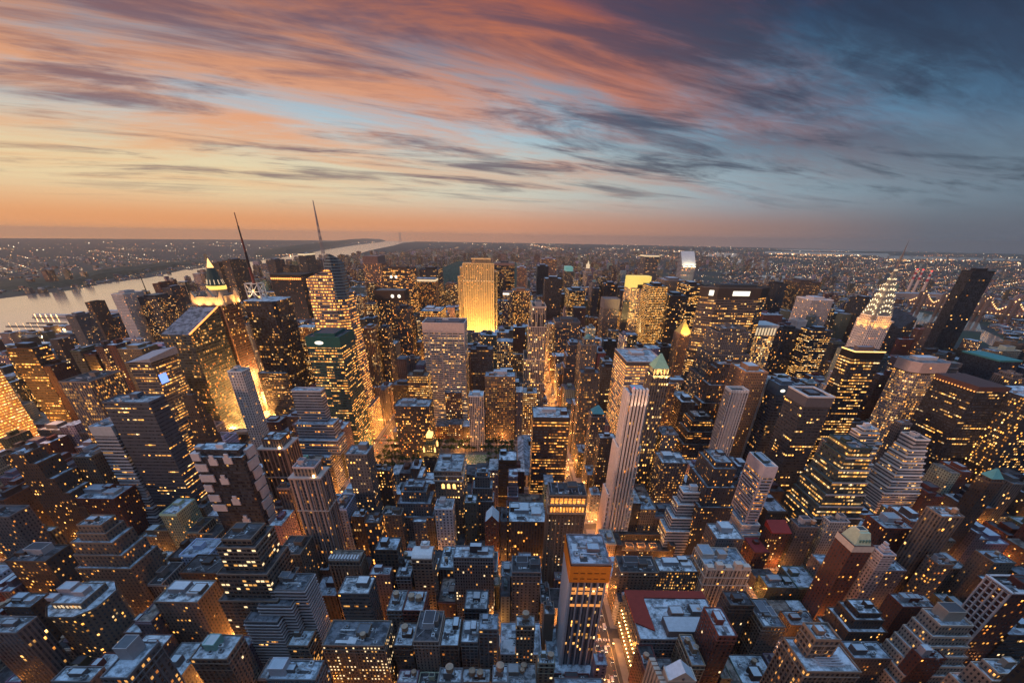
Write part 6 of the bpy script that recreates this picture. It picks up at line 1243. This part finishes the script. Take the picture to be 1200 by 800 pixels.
# ---- tiny far street and window lights: real lamps by the thousand, one mass
lb = {k: MB() for k in ('warm', 'orange', 'white')}
MLT = dict(warm=glow_mat('far_lamp_warm', (1, .52, .18), 3.2), orange=glow_mat('far_lamp_orange', (1, .33, .08), 2.6), white=glow_mat('far_lamp_white', (1, .78, .5), 5.0))
def octa(b, x, y, z, r):
    q = [(x + r, y, z), (x, y + r, z), (x - r, y, z), (x, y - r, z)]; t_, u_ = (x, y, z + r), (x, y, z - r)
    for k in range(4): b.face([q[k], q[(k + 1) % 4], t_]); b.face([q[(k + 1) % 4], q[k], u_])
def lamp_far(gx, gy, s=1.0, z=9):
    dist = math.hypot(gx, gy); r = min(14, dist * .00047 * s * rnd.choice((.4, .5, .6, .8, 1, 1.5)))
    octa(lb[rnd.choice(('warm', 'orange', 'orange', 'warm', 'white'))], gx, gy, z, r)
def lights(n, box, test, s=1.0, pw=1.0):
    for _ in range(n):
        px = rnd.uniform(box[0], box[2]); py = box[1] + (box[3] - box[1]) * rnd.random() ** pw; gx, gy = ground(px, py)
        if test(gx, gy): lamp_far(gx, gy, s)
landW = lambda x, y: not inpoly(x, y, hp) and x < -2400
lights(420, (-10, 284, 300, 342), landW, 1.0, 1.2); lights(160, (300, 284, 440, 300), landW, .8)
inpark = lambda x, y: -778 < x < 68 and 2022 < y < 6120
lights(800, (500, 284, 860, 312), lambda x, y: y > 2200 and not inpark(x, y) and not inpoly(x, y, hp), .95, 1.0)
SND = [[ground(*p) for p in q] for q in ([(904,291.5),(1010,291.5),(1200,295),(1200,297.5),(1035,294.4),(940,294.2)], [(897,294.6),(1040,297),(1043,299.5),(960,298),(896,296.8)], [(1025,299),(1200,303.4),(1200,306),(1100,304.4),(1040,303.2)], [(824,295.5),(866,297),(864,301.5),(838,301),(822,299)], [(858,303.5),(905,305),(903,316),(872,314),(857,310)], [(890,322),(940,324),(938,333),(905,334),(885,330)])]
nosound = lambda x, y: not any(inpoly(x, y, P) for P in SND) and not any(inpoly(x, y, P) for P in WATERP)
lights(1100, (850, 299, 1225, 352), lambda x, y: nosound(x, y) and x > 1500, .85, .9); lights(700, (900, 345, 1225, 420), lambda x, y: nosound(x, y) and x > 1400, .6)
for (xa, ya, xb, yb, n, s_) in ((900, 297.5, 1010, 300.5, 160, 1.3), (1000, 303, 1095, 307, 110, 1.2), (1080, 303.5, 1200, 309, 120, 1.1), (905, 302, 960, 304, 60, 1), (700, 291, 820, 296, 90, 1.2), (620, 287, 660, 293, 60, 1.5), (860, 292.5, 1000, 295, 60, .9), (1060, 301, 1110, 303, 40, 1.1), (395, 284.5, 440, 284.2, 30, .8), (300, 300, 345, 299, 60, 1.1), (745, 296, 800, 303, 70, 1.1)):
    for k in range(n):
        t_ = rnd.random(); gx, gy = ground(xa + (xb - xa) * t_, ya + (yb - ya) * t_ + rnd.gauss(0, .5)); 
        if nosound(gx, gy): lamp_far(gx, gy, s_)
def lit_roads(n, box, test, a0, ln):
    for _ in range(n):
        gx, gy = ground(rnd.uniform(box[0], box[2]), rnd.uniform(box[1], box[3])); a_ = R_(a0 + rnd.choice((0, 90)) + rnd.gauss(0, 6)); L_ = rnd.uniform(*ln); k_ = 0; sp = max(60, math.hypot(gx, gy) * .012)
        while k_ < L_:
            x_, y_ = gx + math.cos(a_) * k_, gy + math.sin(a_) * k_; k_ += sp * rnd.uniform(.7, 1.3)
            if test(x_, y_) and math.hypot(x_, y_) < 23500: lamp_far(x_, y_, .8)
lit_roads(120, (850, 298, 1225, 350), lambda x, y: nosound(x, y) and x > 1500, 35, (800, 3500)); lit_roads(60, (-10, 285, 420, 340), landW, 60, (600, 3000)); lit_roads(50, (520, 285, 860, 305), lambda x, y: y > 6200 and not inpoly(x, y, hp), 5, (800, 3000))
for i, a_ in enumerate(AVE):
    for q in range(2050, 9000, 45):
        if not (-778 < a_ < 70 and q < 6100) and a_ > -1900 + q * .0 and not inpoly(a_, q, hp): lamp_far(a_ + rnd.choice((-9, 9)), q, .55)
for k, b in lb.items(): b.build('distant_lights', MLT[k], None, 'stuff')
# ================================================================== parks and trees
m_leaf, t = newmat('foliage'); at = t.node('ShaderNodeAttribute', attribute_name='Col'); oi = t.node('ShaderNodeObjectInfo')
f = t.m('MULTIPLY_ADD', oi.outputs['Random'], .7, .65); out_bsdf(t, t.mix(1.0, at.outputs['Color'], t.xyz(f, f, f), 'MULTIPLY'), .9)
m_bark = plain_mat('bark', .3, .9)
def make_tree(seed, h=13, r=5.5):
    q = random.Random(seed); root = bpy.data.objects.new('tree', None); COL.objects.link(root)
    b = MB(); b.tube((0, 0, 0), (0, 0, h * .5), .32, 6, (.08, .06, .045), .2)
    for k in range(5): a_ = q.uniform(0, 6.28); b.tube((0, 0, h * q.uniform(.3, .48)), (math.cos(a_) * r * .6, math.sin(a_) * r * .6, h * q.uniform(.6, .8)), .14, 4, (.08, .06, .045), .05)
    b.build('trunk', m_bark, root); b = MB()
    cl = [(q.gauss(0, r * .42), q.gauss(0, r * .42), h * .72 + q.gauss(0, h * .1), q.uniform(.28, .45) * r) for _ in range(11)]
    for cx_, cy__, cz_, cr_ in cl:
        tone = q.uniform(.6, 1.5)
        for _ in range(42):
            v_ = Vector((q.gauss(0, 1), q.gauss(0, 1), q.gauss(0, 1))).normalized() * cr_ * q.uniform(.6, 1.1); c = Vector((cx_, cy__, cz_)) + v_
            n_ = (v_.normalized() + Vector((q.gauss(0, .4), q.gauss(0, .4), q.gauss(0, .4)))).normalized(); a_ = n_.orthogonal().normalized(); e_ = n_.cross(a_); sz = q.uniform(.35, .75)
            g_ = tone * q.uniform(.8, 1.25); b.face([c + a_ * sz, c + e_ * sz * .8, c - a_ * sz, c - e_ * sz * .8], None, (.025 * g_, .055 * g_, .016 * g_))
    b.build('crown', m_leaf, root); return root
TP = [make_tree(s_) for s_ in (1, 2, 3, 4)]
ntree = 0
def plant(x, y, label, group, k=None, sc=1.0):
    global ntree
    o = TP[ntree] if ntree < 4 else copy_tree(TP[rnd.randrange(4)], (0, 0, 0)); ntree += 1
    o.location = (x, y, .2); o.rotation_euler = (0, 0, rnd.uniform(0, 6.28)); s_ = sc * rnd.uniform(.85, 1.2); o.scale = (s_, s_, s_ * rnd.uniform(.9, 1.1)); o['label'] = label; o['category'] = 'tree'; o['group'] = group
for row in range(7):
    for c in range(25):
        x, y = -214 + c * 8.8 + rnd.uniform(-1.5, 1.5), 512 + row * 21.5 + rnd.uniform(-2, 2)
        if -196 < x < -40 and 540 < y < 612 and not (-150 > x): continue
        plant(x, y, 'leafy plane tree in the dense green park before the white grid slab', 'trees in the park beside the library')
for x, y in [(rnd.uniform(*a_), rnd.uniform(*b_)) for a_, b_ in (((250, 300), (262, 272)),) * 9 + (((405, 530), (250, 262)),) * 6 + (((405, 530), (330, 338)),) * 8 + (((250, 380), (330, 338)),) * 8]:
    if overlaps(x - 3, x + 3, y - 3, y + 3, 0) is None: plant(x, y, 'small dark street tree between the brick flats at lower right', 'street trees among the brick flats', sc=.75)
b = MB(); b.box(-219, 2, 507, 644, .23, .5, (.1, .1, .09)); struct('park_ground', b, MP)
m_lawn, t = newmat('lawn'); pos = t.node('ShaderNodeNewGeometry').outputs['Position']; out_bsdf(t, t.mix(t.ss(t.noise(pos, .5, 4, .7), .45, .6), (.07, .14, .03), (.4, .36, .28)), .9)
b = MB(); b.box(-150, -45, 545, 608, .5, .56); struct('lawn', b, m_lawn)
for k in range(26):
    p = (rnd.uniform(-205, -15), rnd.uniform(515, 640)); o = None
# big park: rolling canopy seen from kilometres away
b = MB(); q = random.Random(9); nx, ny = 60, 240; gx = [-770 + 830 * i / nx for i in range(nx + 1)]; gy = [2035 + 4060 * j / ny for j in range(ny + 1)]
hz = [[(14 + q.uniform(-5, 6)) if 0 < i < nx and 0 < j < ny else 6 for j in range(ny + 1)] for i in range(nx + 1)]
for i in range(nx):
    for j in range(ny): g_ = q.uniform(.5, 1.5); b.face([(gx[i], gy[j], hz[i][j]), (gx[i + 1], gy[j], hz[i + 1][j]), (gx[i + 1], gy[j + 1], hz[i + 1][j + 1]), (gx[i], gy[j + 1], hz[i][j + 1])], None, (.022 * g_, .045 * g_, .03 * g_))
b.build('park_woodland', m_leaf, None, 'stuff')
# library: low marble block with grey-blue hipped roofs and courts
L = thing('library', 'wide low library with blue-grey pitched roofs at the right end of the park', 'library', (35, 575, 0))
b = MB(); b.box(6, 62, 510, 642, .2, 20, (.36, .34, .33), .25, cap=False, bay=6, fl=9); b.build('wall', MW['pier'], L)
for (x0, x1, y0, y1) in ((6, 62, 510, 530), (6, 24, 530, 622), (44, 62, 530, 622), (6, 62, 622, 642)):
    b = MB()
    if x1 - x0 > y1 - y0: m_ = (y0 + y1) / 2; b.face([(x0, y0, 20), (x1, y0, 20), (x1 - 8, m_, 27), (x0 + 8, m_, 27)], None, (.22, .27, .32)); b.face([(x1, y1, 20), (x0, y1, 20), (x0 + 8, m_, 27), (x1 - 8, m_, 27)], None, (.2, .25, .3)); b.face([(x0, y1, 20), (x0, y0, 20), (x0 + 8, m_, 27)], None, (.2, .25, .3)); b.face([(x1, y0, 20), (x1, y1, 20), (x1 - 8, m_, 27)], None, (.2, .25, .3))
    else: m_ = (x0 + x1) / 2; b.face([(x0, y1, 20.1), (x0, y0, 20.1), (m_, y0 + 4, 27), (m_, y1 - 4, 27)], None, (.24, .29, .34)); b.face([(x1, y0, 20.1), (x1, y1, 20.1), (m_, y1 - 4, 27), (m_, y0 + 4, 27)], None, (.18, .22, .27)); b.face([(x0, y0, 20.1), (x1, y0, 20.1), (m_, y0 + 4, 27)], None, (.2, .25, .3)); b.face([(x1, y1, 20.1), (x0, y1, 20.1), (m_, y1 - 4, 27)], None, (.2, .25, .3))
    b.build('pitched_roof', MR, L)
b = MB(); b.box(24, 44, 530, 622, 8, 12, (.3, .33, .36)); b.build('court_roof', MR, L)
# black and gold tower in front of the park
x0, x1, y0, y1 = -118, -101, 470, 492
r = thing('masonry_building', 'small black brick tower with a blazing gold crown in front of the park trees', 'building', ((x0 + x1) / 2, (y0 + y1) / 2, 0))
s = Bld.__new__(Bld); s.bs = .8; s.wv = WV[0]; s.hues = (2, 3); s.x0, s.x1, s.y0, s.y1, s.H, s.sty, s.lit, s.col, s.r, s.w, s.rf, s.roofc, s.faces, s.near, s.rect = x0, x1, y0, y1, 74, 'punch', .2, (.03, .028, .028), r, MB(), MB(), (.2, .16, .1), [], False, (x0, x1, y0, y1)
s.tier((x0, x1, y0, y1), 0, 74); s.tier(inset((x0, x1, y0, y1), 2.5), 74, 84, lit=.6); s.tier(inset((x0, x1, y0, y1), 4.5), 84, 92, col=(.5, .35, .12))
s.part('gold_crown', lambda b: (b.box(*inset((x0, x1, y0, y1), 5), 92, 97, (.5, .35, .12)), b.cyl((x0 + x1) / 2, (y0 + y1) / 2, 2.5, 97, 102, 6, (.5, .35, .12), .5)), MG['gold'])
for cx_ in (x0 + 1.5, x1 - 1.5):
    for cy__ in (y0 + 1.5, y1 - 1.5): s.part('gold_pinnacle', lambda b: (b.box(cx_ - .9, cx_ + .9, cy__ - .9, cy__ + .9, 74, 80), b.cyl(cx_, cy__, .9, 80, 83, 4, r1=.1)), MG['gold'])
for dx in (-12, 0, 12): s.flood((x0 + x1) / 2 + dx, y0 - 7, 66, (x0 + x1) / 2 + dx * .4, y0 + 3, 84, 18000, (1, .5, .1), 90, .5)
s.done()

# ================================================================== billboards in the blazing square
BB = [(-449, -425, 722, 14, 92, 'gold', 'huge billboard wall blazing gold between the finned tower and the mast tower'), (-450, -434, 650, 6, 50, 'yellow', 'tall yellow billboard low behind the white blank-sided tower'), (-447, -428, 780, 95, 40, 'orange', 'orange billboard rising above the huge gold billboard wall'),
 (-487, -474, 670, 118, 12, 'white', 'small white-hot billboard on the front of the finned tower'), (-438, -431, 842, 24, 84, 'pink', 'long pink-white vertical sign right of the mast tower'), (-424, -419, 760, 40, 50, 'red', 'thin red vertical sign beside the long pink-white one'), (-472, -453, 668, 30, 40, 'soft', 'pale billboard at the foot of the finned tower')]
for i, (x0, x1, y, z0, h, mk, lab) in enumerate(BB):
    r = thing('billboard', lab, 'billboard', ((x0 + x1) / 2, y, z0), 'billboards in the blazing square')
    b = MB(); b.box(x0 - .5, x1 + .5, y, y + 1.5, z0 - .5, z0 + h + .5, (.05, .05, .05), bottom=True); b.build('frame', MM, r)
    b = MB(); b.face([(x0, y - .12, z0), (x1, y - .12, z0), (x1, y - .12, z0 + h), (x0, y - .12, z0 + h)]); b.build('lit_panel', MG[mk], r)
    b = MB(); b.box(x0 + 1, x1 - 1, y + 1.5, y + 4, 0.2, z0 + h * .8, (.08, .08, .08)); b.build('support', MM, r)
def plight(name, x, y, z, e, col, rad=2.0, parent=None):
    ld = bpy.data.lights.new(name, 'POINT'); ld.energy = e; ld.color = col; ld.shadow_soft_size = rad; o = bpy.data.objects.new(name, ld); COL.objects.link(o); o.location = (x, y, z)
    if parent: o.parent = parent; o.location = Vector((x, y, z)) - parent.location
    return o
for x, y, z, e in ((-437, 690, 60, 9e5), (-470, 655, 60, 6e5), (-437, 700, 100, 6e5), (-437, 765, 60, 9e5), (-436, 820, 60, 8e5), (-425, 630, 30, 6e5), (-480, 640, 110, 2e5), (-432, 860, 120, 6e5)): plight('billboard_light', x, y, z, e, (1, .42, .10), 5)

# ================================================================== street lamps
def make_lamp():
    r = bpy.data.objects.new('street_lamp', None); COL.objects.link(r)
    b = MB(); b.tube((0, 0, 0), (0, 0, 9), .14, 6, (.1, .1, .1), .09); b.tube((0, 0, 9), (2.2, 0, 9.5), .07, 5, (.1, .1, .1)); b.build('pole', MM, r)
    b = MB(); b.box(1.7, 2.9, -.35, .35, 9.15, 9.45, bottom=True); b.build('lamp_head', MG['lamp'], r); return r
LP = make_lamp(); nl = 0
LIGHTD = {}
def street_lamp(x, y, rz, e, label, group, lit=True):
    global nl
    o = LP if nl == 0 else copy_tree(LP, (0, 0, 0)); nl += 1; o.location = (x, y, .2); o.rotation_euler = (0, 0, rz); o['label'] = label; o['category'] = 'street lamp'; o['group'] = group
    if lit:
        if e not in LIGHTD: ld = bpy.data.lights.new('lamp_light', 'POINT'); ld.energy = e; ld.color = (1, .34, .065); ld.shadow_soft_size = 1.2; LIGHTD[e] = ld
        lo = bpy.data.objects.new('lamp_light', LIGHTD[e]); COL.objects.link(lo); lo.parent = o; lo.location = (2.3, 0, 8.6)
NAMES = {80: 'the broad avenue right of the orange-netted tower', -230: 'the avenue left of the white-roofed slab block', 235: 'the avenue past the crenellated cream building', -504: 'the far left avenue', 391: 'the wide avenue at lower right', 546: 'the dark avenue at right', 701: 'the far right avenue', -778: 'the avenue by the gold-lit corner tower'}
EN = {80: 15000, -230: 24000, 235: 8000, -504: 26000, 391: 5500, 546: 5000, 701: 4500, -778: 26000}
for a_, e in EN.items():
    q = 170; sd_ = 1
    while q < (1500 if a_ in (80, -230, 235, 391) else 1150):
        p = proj(a_, q, 0)
        if -60 < p[0] < 1260 and p[1] < 900: street_lamp(a_ + 9.6 * sd_, q, math.pi if sd_ > 0 else 0, (4.5e4 if q > 560 and a_ < 500 else e) * (1.3 if a_ == 80 and q > 380 else 1), 'street lamp glowing orange along ' + NAMES[a_], 'street lamps on ' + NAMES[a_])
        sd_ = -sd_; q += (34 if abs(a_) < 300 else 48) * (1 if q < 560 else 1.5)
for k in range(3, 15):
    sy_ = ST[k]
    if sy_ > 900: break
    for xi in range(-640, 720, 62):
        if any(abs(xi - a_) < 22 for a_ in AVE): continue
        p = proj(xi, sy_, 0)
        if -40 < p[0] < 1240 and p[1] < 850: street_lamp(xi, sy_ + 4.8, -math.pi / 2, 14000 if xi < 200 else 4200, 'street lamp glowing between the blocks on a narrow cross street', 'street lamps on the cross streets')
street_lamp(-246, 243, 0, 60000, 'the brightest street lamp, flaring at the corner below the orange-washed setback building', 'corner lamp')
for x, y in [(rnd.uniform(-205, -20), rnd.choice((520, 530, 618, 628))) for _ in range(16)]: street_lamp(x, y, 0, 900, 'small lamp shining among the park trees', 'lamps among the park trees')

# ================================================================== vehicles
def make_car(name, col, L, Wd, Hh):
    r = bpy.data.objects.new(name, None); COL.objects.link(r)
    b = MB(); prof = [(-L/2, .35), (-L/2, Hh*.58), (-L/2+.15, Hh*.62), (-L*.38, Hh*.66), (-L*.26, Hh), (L*.12, Hh), (L*.26, Hh*.64), (L/2-.1, Hh*.55), (L/2, Hh*.48), (L/2, .35)]
    if Hh > 2: prof = [(-L/2, .4), (-L/2, Hh), (L*.30, Hh), (L*.32, Hh*.6), (L/2, Hh*.52), (L/2, .4)]
    n = len(prof)
    for k in range(n): a_, c = prof[k], prof[(k + 1) % n]; b.face([(-Wd/2, a_[0], a_[1]), (-Wd/2, c[0], c[1]), (Wd/2, c[0], c[1]), (Wd/2, a_[0], a_[1])], None, col)
    for sx in (-1, 1): P = [(sx * Wd/2, p[0], p[1]) for p in prof]; b.face(P if sx < 0 else list(reversed(P)), None, col)
    b.build('body', MV, r)
    b = MB(); g_ = .02
    if Hh < 2: b.box(-Wd/2 - g_, Wd/2 + g_, -L*.22, L*.1, Hh*.68, Hh*.93, (.02, .025, .03), bottom=True)
    else: b.box(-Wd/2 + .1, Wd/2 - .1, L*.3, L*.33, Hh*.62, Hh*.9, (.02, .025, .03), bottom=True)
    b.build('windows', MV, r)
    for sy__ in (-L*.31, L*.31):
        for sx in (-1, 1):
            b = MB(); x = sx * Wd * .47
            ring = [(x, sy__ + .34 * math.cos(q * .785), .34 + .34 * math.sin(q * .785)) for q in range(8)]; b.face([(x + sx * .12, p[1], p[2]) for p in ring], None, (.02, .02, .02)); b.face([(x - sx * .12, p[1], p[2]) for p in ring], None, (.02, .02, .02))
            for q in range(8): a_, c = ring[q], ring[(q + 1) % 8]; b.face([(x - .12, a_[1], a_[2]), (x + .12, a_[1], a_[2]), (x + .12, c[1], c[2]), (x - .12, c[1], c[2])], None, (.02, .02, .02))
            b.build('wheel', MP, r)
    for sx in (-1, 1):
        b = MB(); b.box(sx*Wd*.33 - .22, sx*Wd*.33 + .22, L/2 + .005, L/2 + .09, Hh*.36, Hh*.5, bottom=True); b.build('headlight', MG['head'], r)
        b = MB(); b.box(sx*Wd*.35 - .22, sx*Wd*.35 + .22, -L/2 - .09, -L/2 - .005, Hh*.4, Hh*.56, bottom=True); b.build('tail_light', MG['tail'], r)
    return r
CARS = [(make_car('taxi', (.65, .36, .02), 4.8, 1.85, 1.5), 'yellow taxi'), (make_car('car', (.05, .05, .06), 4.7, 1.85, 1.45), 'black car'), (make_car('car', (.5, .5, .5), 4.6, 1.85, 1.5), 'pale car'), (make_car('van', (.55, .55, .55), 5.8, 2.1, 2.6), 'white van')]
used = [0] * 4
def car(x, y, rz, where):
    k = rnd.choice((0, 0, 1, 1, 2, 3)); o = CARS[k][0] if not used[k] else copy_tree(CARS[k][0], (0, 0, 0)); used[k] = 1
    o.location = (x, y, .09); o.rotation_euler = (0, 0, rz); o['label'] = '%s in the traffic on %s' % (CARS[k][1], where); o['category'] = CARS[k][1].split()[-1]; o['group'] = 'traffic on ' + where
for a_, up_, y0_, y1_, st_ in ((80, 0, 175, 700, 13), (-230, 1, 200, 690, 15), (235, 1, 215, 330, 17), (391, 1, 230, 400, 20), (-504, 0, 300, 640, 20)):
    for lane in (-5, -1.7, 1.7, 5):
        q = y0_ + rnd.uniform(0, 12)
        while q < y1_:
            if rnd.random() < .72: car(a_ + lane, q, 0 if up_ else math.pi, NAMES[a_])
            q += st_ * rnd.uniform(.7, 1.7) * (1 if q < 400 else 1.4)
def any_unused():
    for k, (o, n_) in enumerate(CARS):
        if not used[k]: [bpy.data.objects.remove(c) for c in list(o.children)]; bpy.data.objects.remove(o)
any_unused()

plight('added_sunset_glow', -700, 500, 12, 9e4, (1, .36, .06), 3); plight('added_sunset_glow', -704, 560, 40, 1.6e5, (1, .38, .07), 3); plight('added_sunset_glow', -702, 540, 110, 1.8e5, (1, .38, .07), 3)  # added lights standing in for the sunset reflected on the corner tower's glass
# ================================================================== far landmarks
def lattice_bridge():
    r = thing('bridge', 'steel cantilever bridge strung with lights behind the tall black slab tower', 'bridge', (*ground(1118, 366), 0))
    A = Vector((*ground(1062, 356, 40), 40)); Bv = Vector((*ground(1196, 372, 40), 40)); n = 60
    b = MB(); side = (Bv - A).cross(Vector((0, 0, 1))).normalized() * 14
    b.face([A - side, Bv - side, Bv + side, A + side], None, (.12, .09, .08)); b.face([A - side - Vector((0, 0, 6)), Bv - side - Vector((0, 0, 6)), Bv - side, A - side], None, (.12, .09, .08)); b.build('deck', MP, r)
    tw = (.12, .34, .68, .9); b = MB(); lb_ = MB(); pts = []
    for k in range(n + 1):
        t_ = k / n; d_ = min(abs(t_ - q) for q in tw); h = 14 + 50 * max(0, 1 - d_ / .13) ** 1.6; p = A.lerp(Bv, t_); pts.append((p, h))
    for k in range(n):
        (p, h), (q, h2) = pts[k], pts[k + 1]; b.tube(p - side + Vector((0, 0, h)), q - side + Vector((0, 0, h2)), 2.2, 4, (.2, .13, .12)); b.tube(p - side, q - side + Vector((0, 0, h2)), 1.3, 4, (.2, .13, .12)); b.tube(p - side, p - side + Vector((0, 0, h)), 1.3, 4, (.2, .13, .12)); octa(lb_, *(p - side + Vector((0, -4, h + 3))), 3.6)
        octa(lb_, *(p - side + Vector((0, -6, 4))), 2.8) if k % 2 else None
    b.build('truss', MP, r); lb_.build('string_lights', MLT['warm'], r)
    for q in tw: p = A.lerp(Bv, q); b = MB(); [b.box(p.x - 5, p.x + 5, p.y + w_ - 5, p.y + w_ + 5, 0, 104, (.12, .1, .1)) for w_ in (-14, 14)]; b.build('tower', MP, r)
lattice_bridge()
for i, (px, pyb, pyt, lab) in enumerate(((1062.5, 340, 320, 'leftmost of the three red and white striped smokestacks over the river'), (1069, 341, 321, 'middle of the three red and white striped smokestacks over the river'), (1078, 344, 323, 'rightmost of the three red and white striped smokestacks over the river'))):
    gx, gy = ground(px, pyb + 3); r = thing('smokestack', lab, 'smokestack', (gx, gy, 0), 'striped smokestacks over the river'); z_ = 0; Ht = 150
    for k, (h, c) in enumerate(((90, (.45, .4, .38)), (15, (.4, .05, .06)), (15, (.6, .56, .54)), (15, (.4, .05, .06)), (15, (.6, .56, .54)))[:5]): b = MB(); b.cyl(gx, gy, 9 - k * .8, z_, z_ + h, 10, c, 8.2 - k * .8); b.build('band' if k else 'shaft', MP, r); z_ += h
    b = MB(); b.cyl(gx, gy, 5, z_, z_ + 6, 8); b.build('warning_lamp', MG['red'], r)
gx, gy = ground(1068, 352); r = thing('power_station', 'long pale power station below the three striped smokestacks', 'power station', (gx, gy, 0)); b = MB(); b.box(gx - 150, gx + 170, gy - 30, gy + 40, 0, 42, (.4, .33, .3), .05, cap=False); b.build('wall', MW['blank'], r); b = MB(); b.box(gx - 150, gx + 170, gy - 30, gy + 40, 42, 43, (.4, .4, .42)); b.build('roof', MR, r)
for px, py, h, lab in ((469, 279.8, 184, 'faint grey steel bridge tower standing far up the river'),):
    gx, gy = ground(px, py); r = thing('bridge_tower', lab, 'bridge tower', (gx, gy, 0)); k_ = math.hypot(gx, gy) / 11000
    for dx in (-14, 14): b = MB(); b.box(gx + dx * k_ - 5 * k_, gx + dx * k_ + 5 * k_, gy - 5, gy + 5, 0, h * k_, (.2, .2, .22)); b.build('leg', MP, r)
    for f_ in (.4, .98): b = MB(); b.box(gx - 14 * k_, gx + 14 * k_, gy - 4, gy + 4, h * k_ * f_ - 8, h * k_ * f_, (.2, .2, .22), bottom=True); b.build('crossbeam', MP, r)
# pier sheds and the floodlit ball field by the river
for i, (px, py, w_, d_, h, lab) in enumerate(((66, 372, 170, 30, 12, 'long pale pier shed reaching over the river at left'), (132, 367, 190, 34, 12, 'white pier shed beside the riverside towers'), (40, 383, 200, 12, 3, 'thin dark pier reaching out over the bright river'), (55, 379, 150, 10, 3, 'dark stub pier above the thin dark one'))):
    gx, gy = ground(px, py); r = thing('pier', lab, 'pier', (gx, gy, 0)); b = MB(); b.box(gx - w_ / 2, gx + w_ / 2, gy - d_ / 2, gy + d_ / 2, 0, 2.5, (.12, .11, .1)); b.build('deck', MP, r)
    if h > 4: b = MB(); b.box(gx - w_ / 2 + 4, gx + w_ / 2 - 2, gy - d_ / 2 + 2, gy + d_ / 2 - 2, 2.5, h, (.45, .42, .42)); b.build('shed', MP, r)
    for k in range(5): plx = gx - w_ * .4 + k * w_ * .13; b = MB(); b.tube((plx, gy - d_ / 2, 2), (plx, gy - d_ / 2, 12), .3, 4); octa(b, plx, gy - d_ / 2, 13, 1.3); b.build('pier_lamp', MG['lamp'] if i == 0 else MLT['warm'], r) if i in (0, 2) else None
fx_, fy_ = ground(50, 397); b = MB(); b.box(fx_ - 95, fx_ + 95, fy_ - 45, fy_ + 45, .25, .5); struct('ball_field', b, m_lawn)
for k, (px, py) in enumerate(((41, 390), (53, 387), (62, 386), (75, 386), (50, 394))):
    gx, gy = ground(px, py, 26); r = thing('floodlight_mast', 'tall floodlight mast shining over the green ball field', 'floodlight', (gx, gy, 0), 'floodlight masts round the ball field'); b = MB(); b.tube((gx, gy, .3), (gx, gy, 26), .5, 5, (.3, .3, .3)); b.build('pole', MM, r); b = MB(); b.box(gx - 3.2, gx + 3.2, gy - .6, gy + .6, 24, 28, bottom=True); b.build('lamp_bank', MG['lamp'], r); plight('floodlight', gx, gy - 2, 25, 5e4, (1, .68, .25), 2, r)
# church with a green spire among the flats
gx, gy = ground(1076, 655, 18); r = thing('church', 'grey stone church tower with a thin green and red spire among the brick flats', 'church', (gx, gy, 0))
b = MB(); b.box(gx - 6, gx + 6, gy - 6, gy + 6, 0, 26, (.25, .24, .26), .02, cap=True); b.build('bell_tower', MW['punch'], r); b = MB(); pyramid(b, (gx - 5, gx + 5, gy - 5, gy + 5), 26, 9, (.3, .08, .06), .3); b.build('spire_base', MP, r); b = MB(); pyramid(b, (gx - 1.6, gx + 1.6, gy - 1.6, gy + 1.6), 35, 14, (.12, .32, .22), .05); b.build('spire', MP, r)
b = MB(); b.box(gx + 6, gx + 28, gy - 5, gy + 5, 0, 12, (.2, .18, .18), 0, cap=False); b.build('nave', MW['punch'], r); b = MB(); b.face([(gx + 6, gy - 5.5, 12), (gx + 28, gy - 5.5, 12), (gx + 28, gy, 18), (gx + 6, gy, 18)], None, (.2, .07, .06)); b.face([(gx + 28, gy + 5.5, 12), (gx + 6, gy + 5.5, 12), (gx + 6, gy, 18), (gx + 28, gy, 18)], None, (.2, .07, .06)); b.build('nave_roof', MP, r)
# ================================================================== the air
HAZE_DENSITY = 3.2e-5
if HAZE_DENSITY:
    b = MB(); b.box(-25600, 25600, -25600, 25600, -1.0, 386, bottom=True)
    m, t = newmat('haze'); v_ = t.node('ShaderNodeVolumePrincipled'); v_.inputs['Color'].default_value = (1, .92, .84, 1); v_.inputs['Density'].default_value = HAZE_DENSITY; v_.inputs['Anisotropy'].default_value = .72
    o_ = t.node('ShaderNodeOutputMaterial'); t.l.new(v_.outputs[0], o_.inputs['Volume']); b.build('haze', m, None, 'stuff')
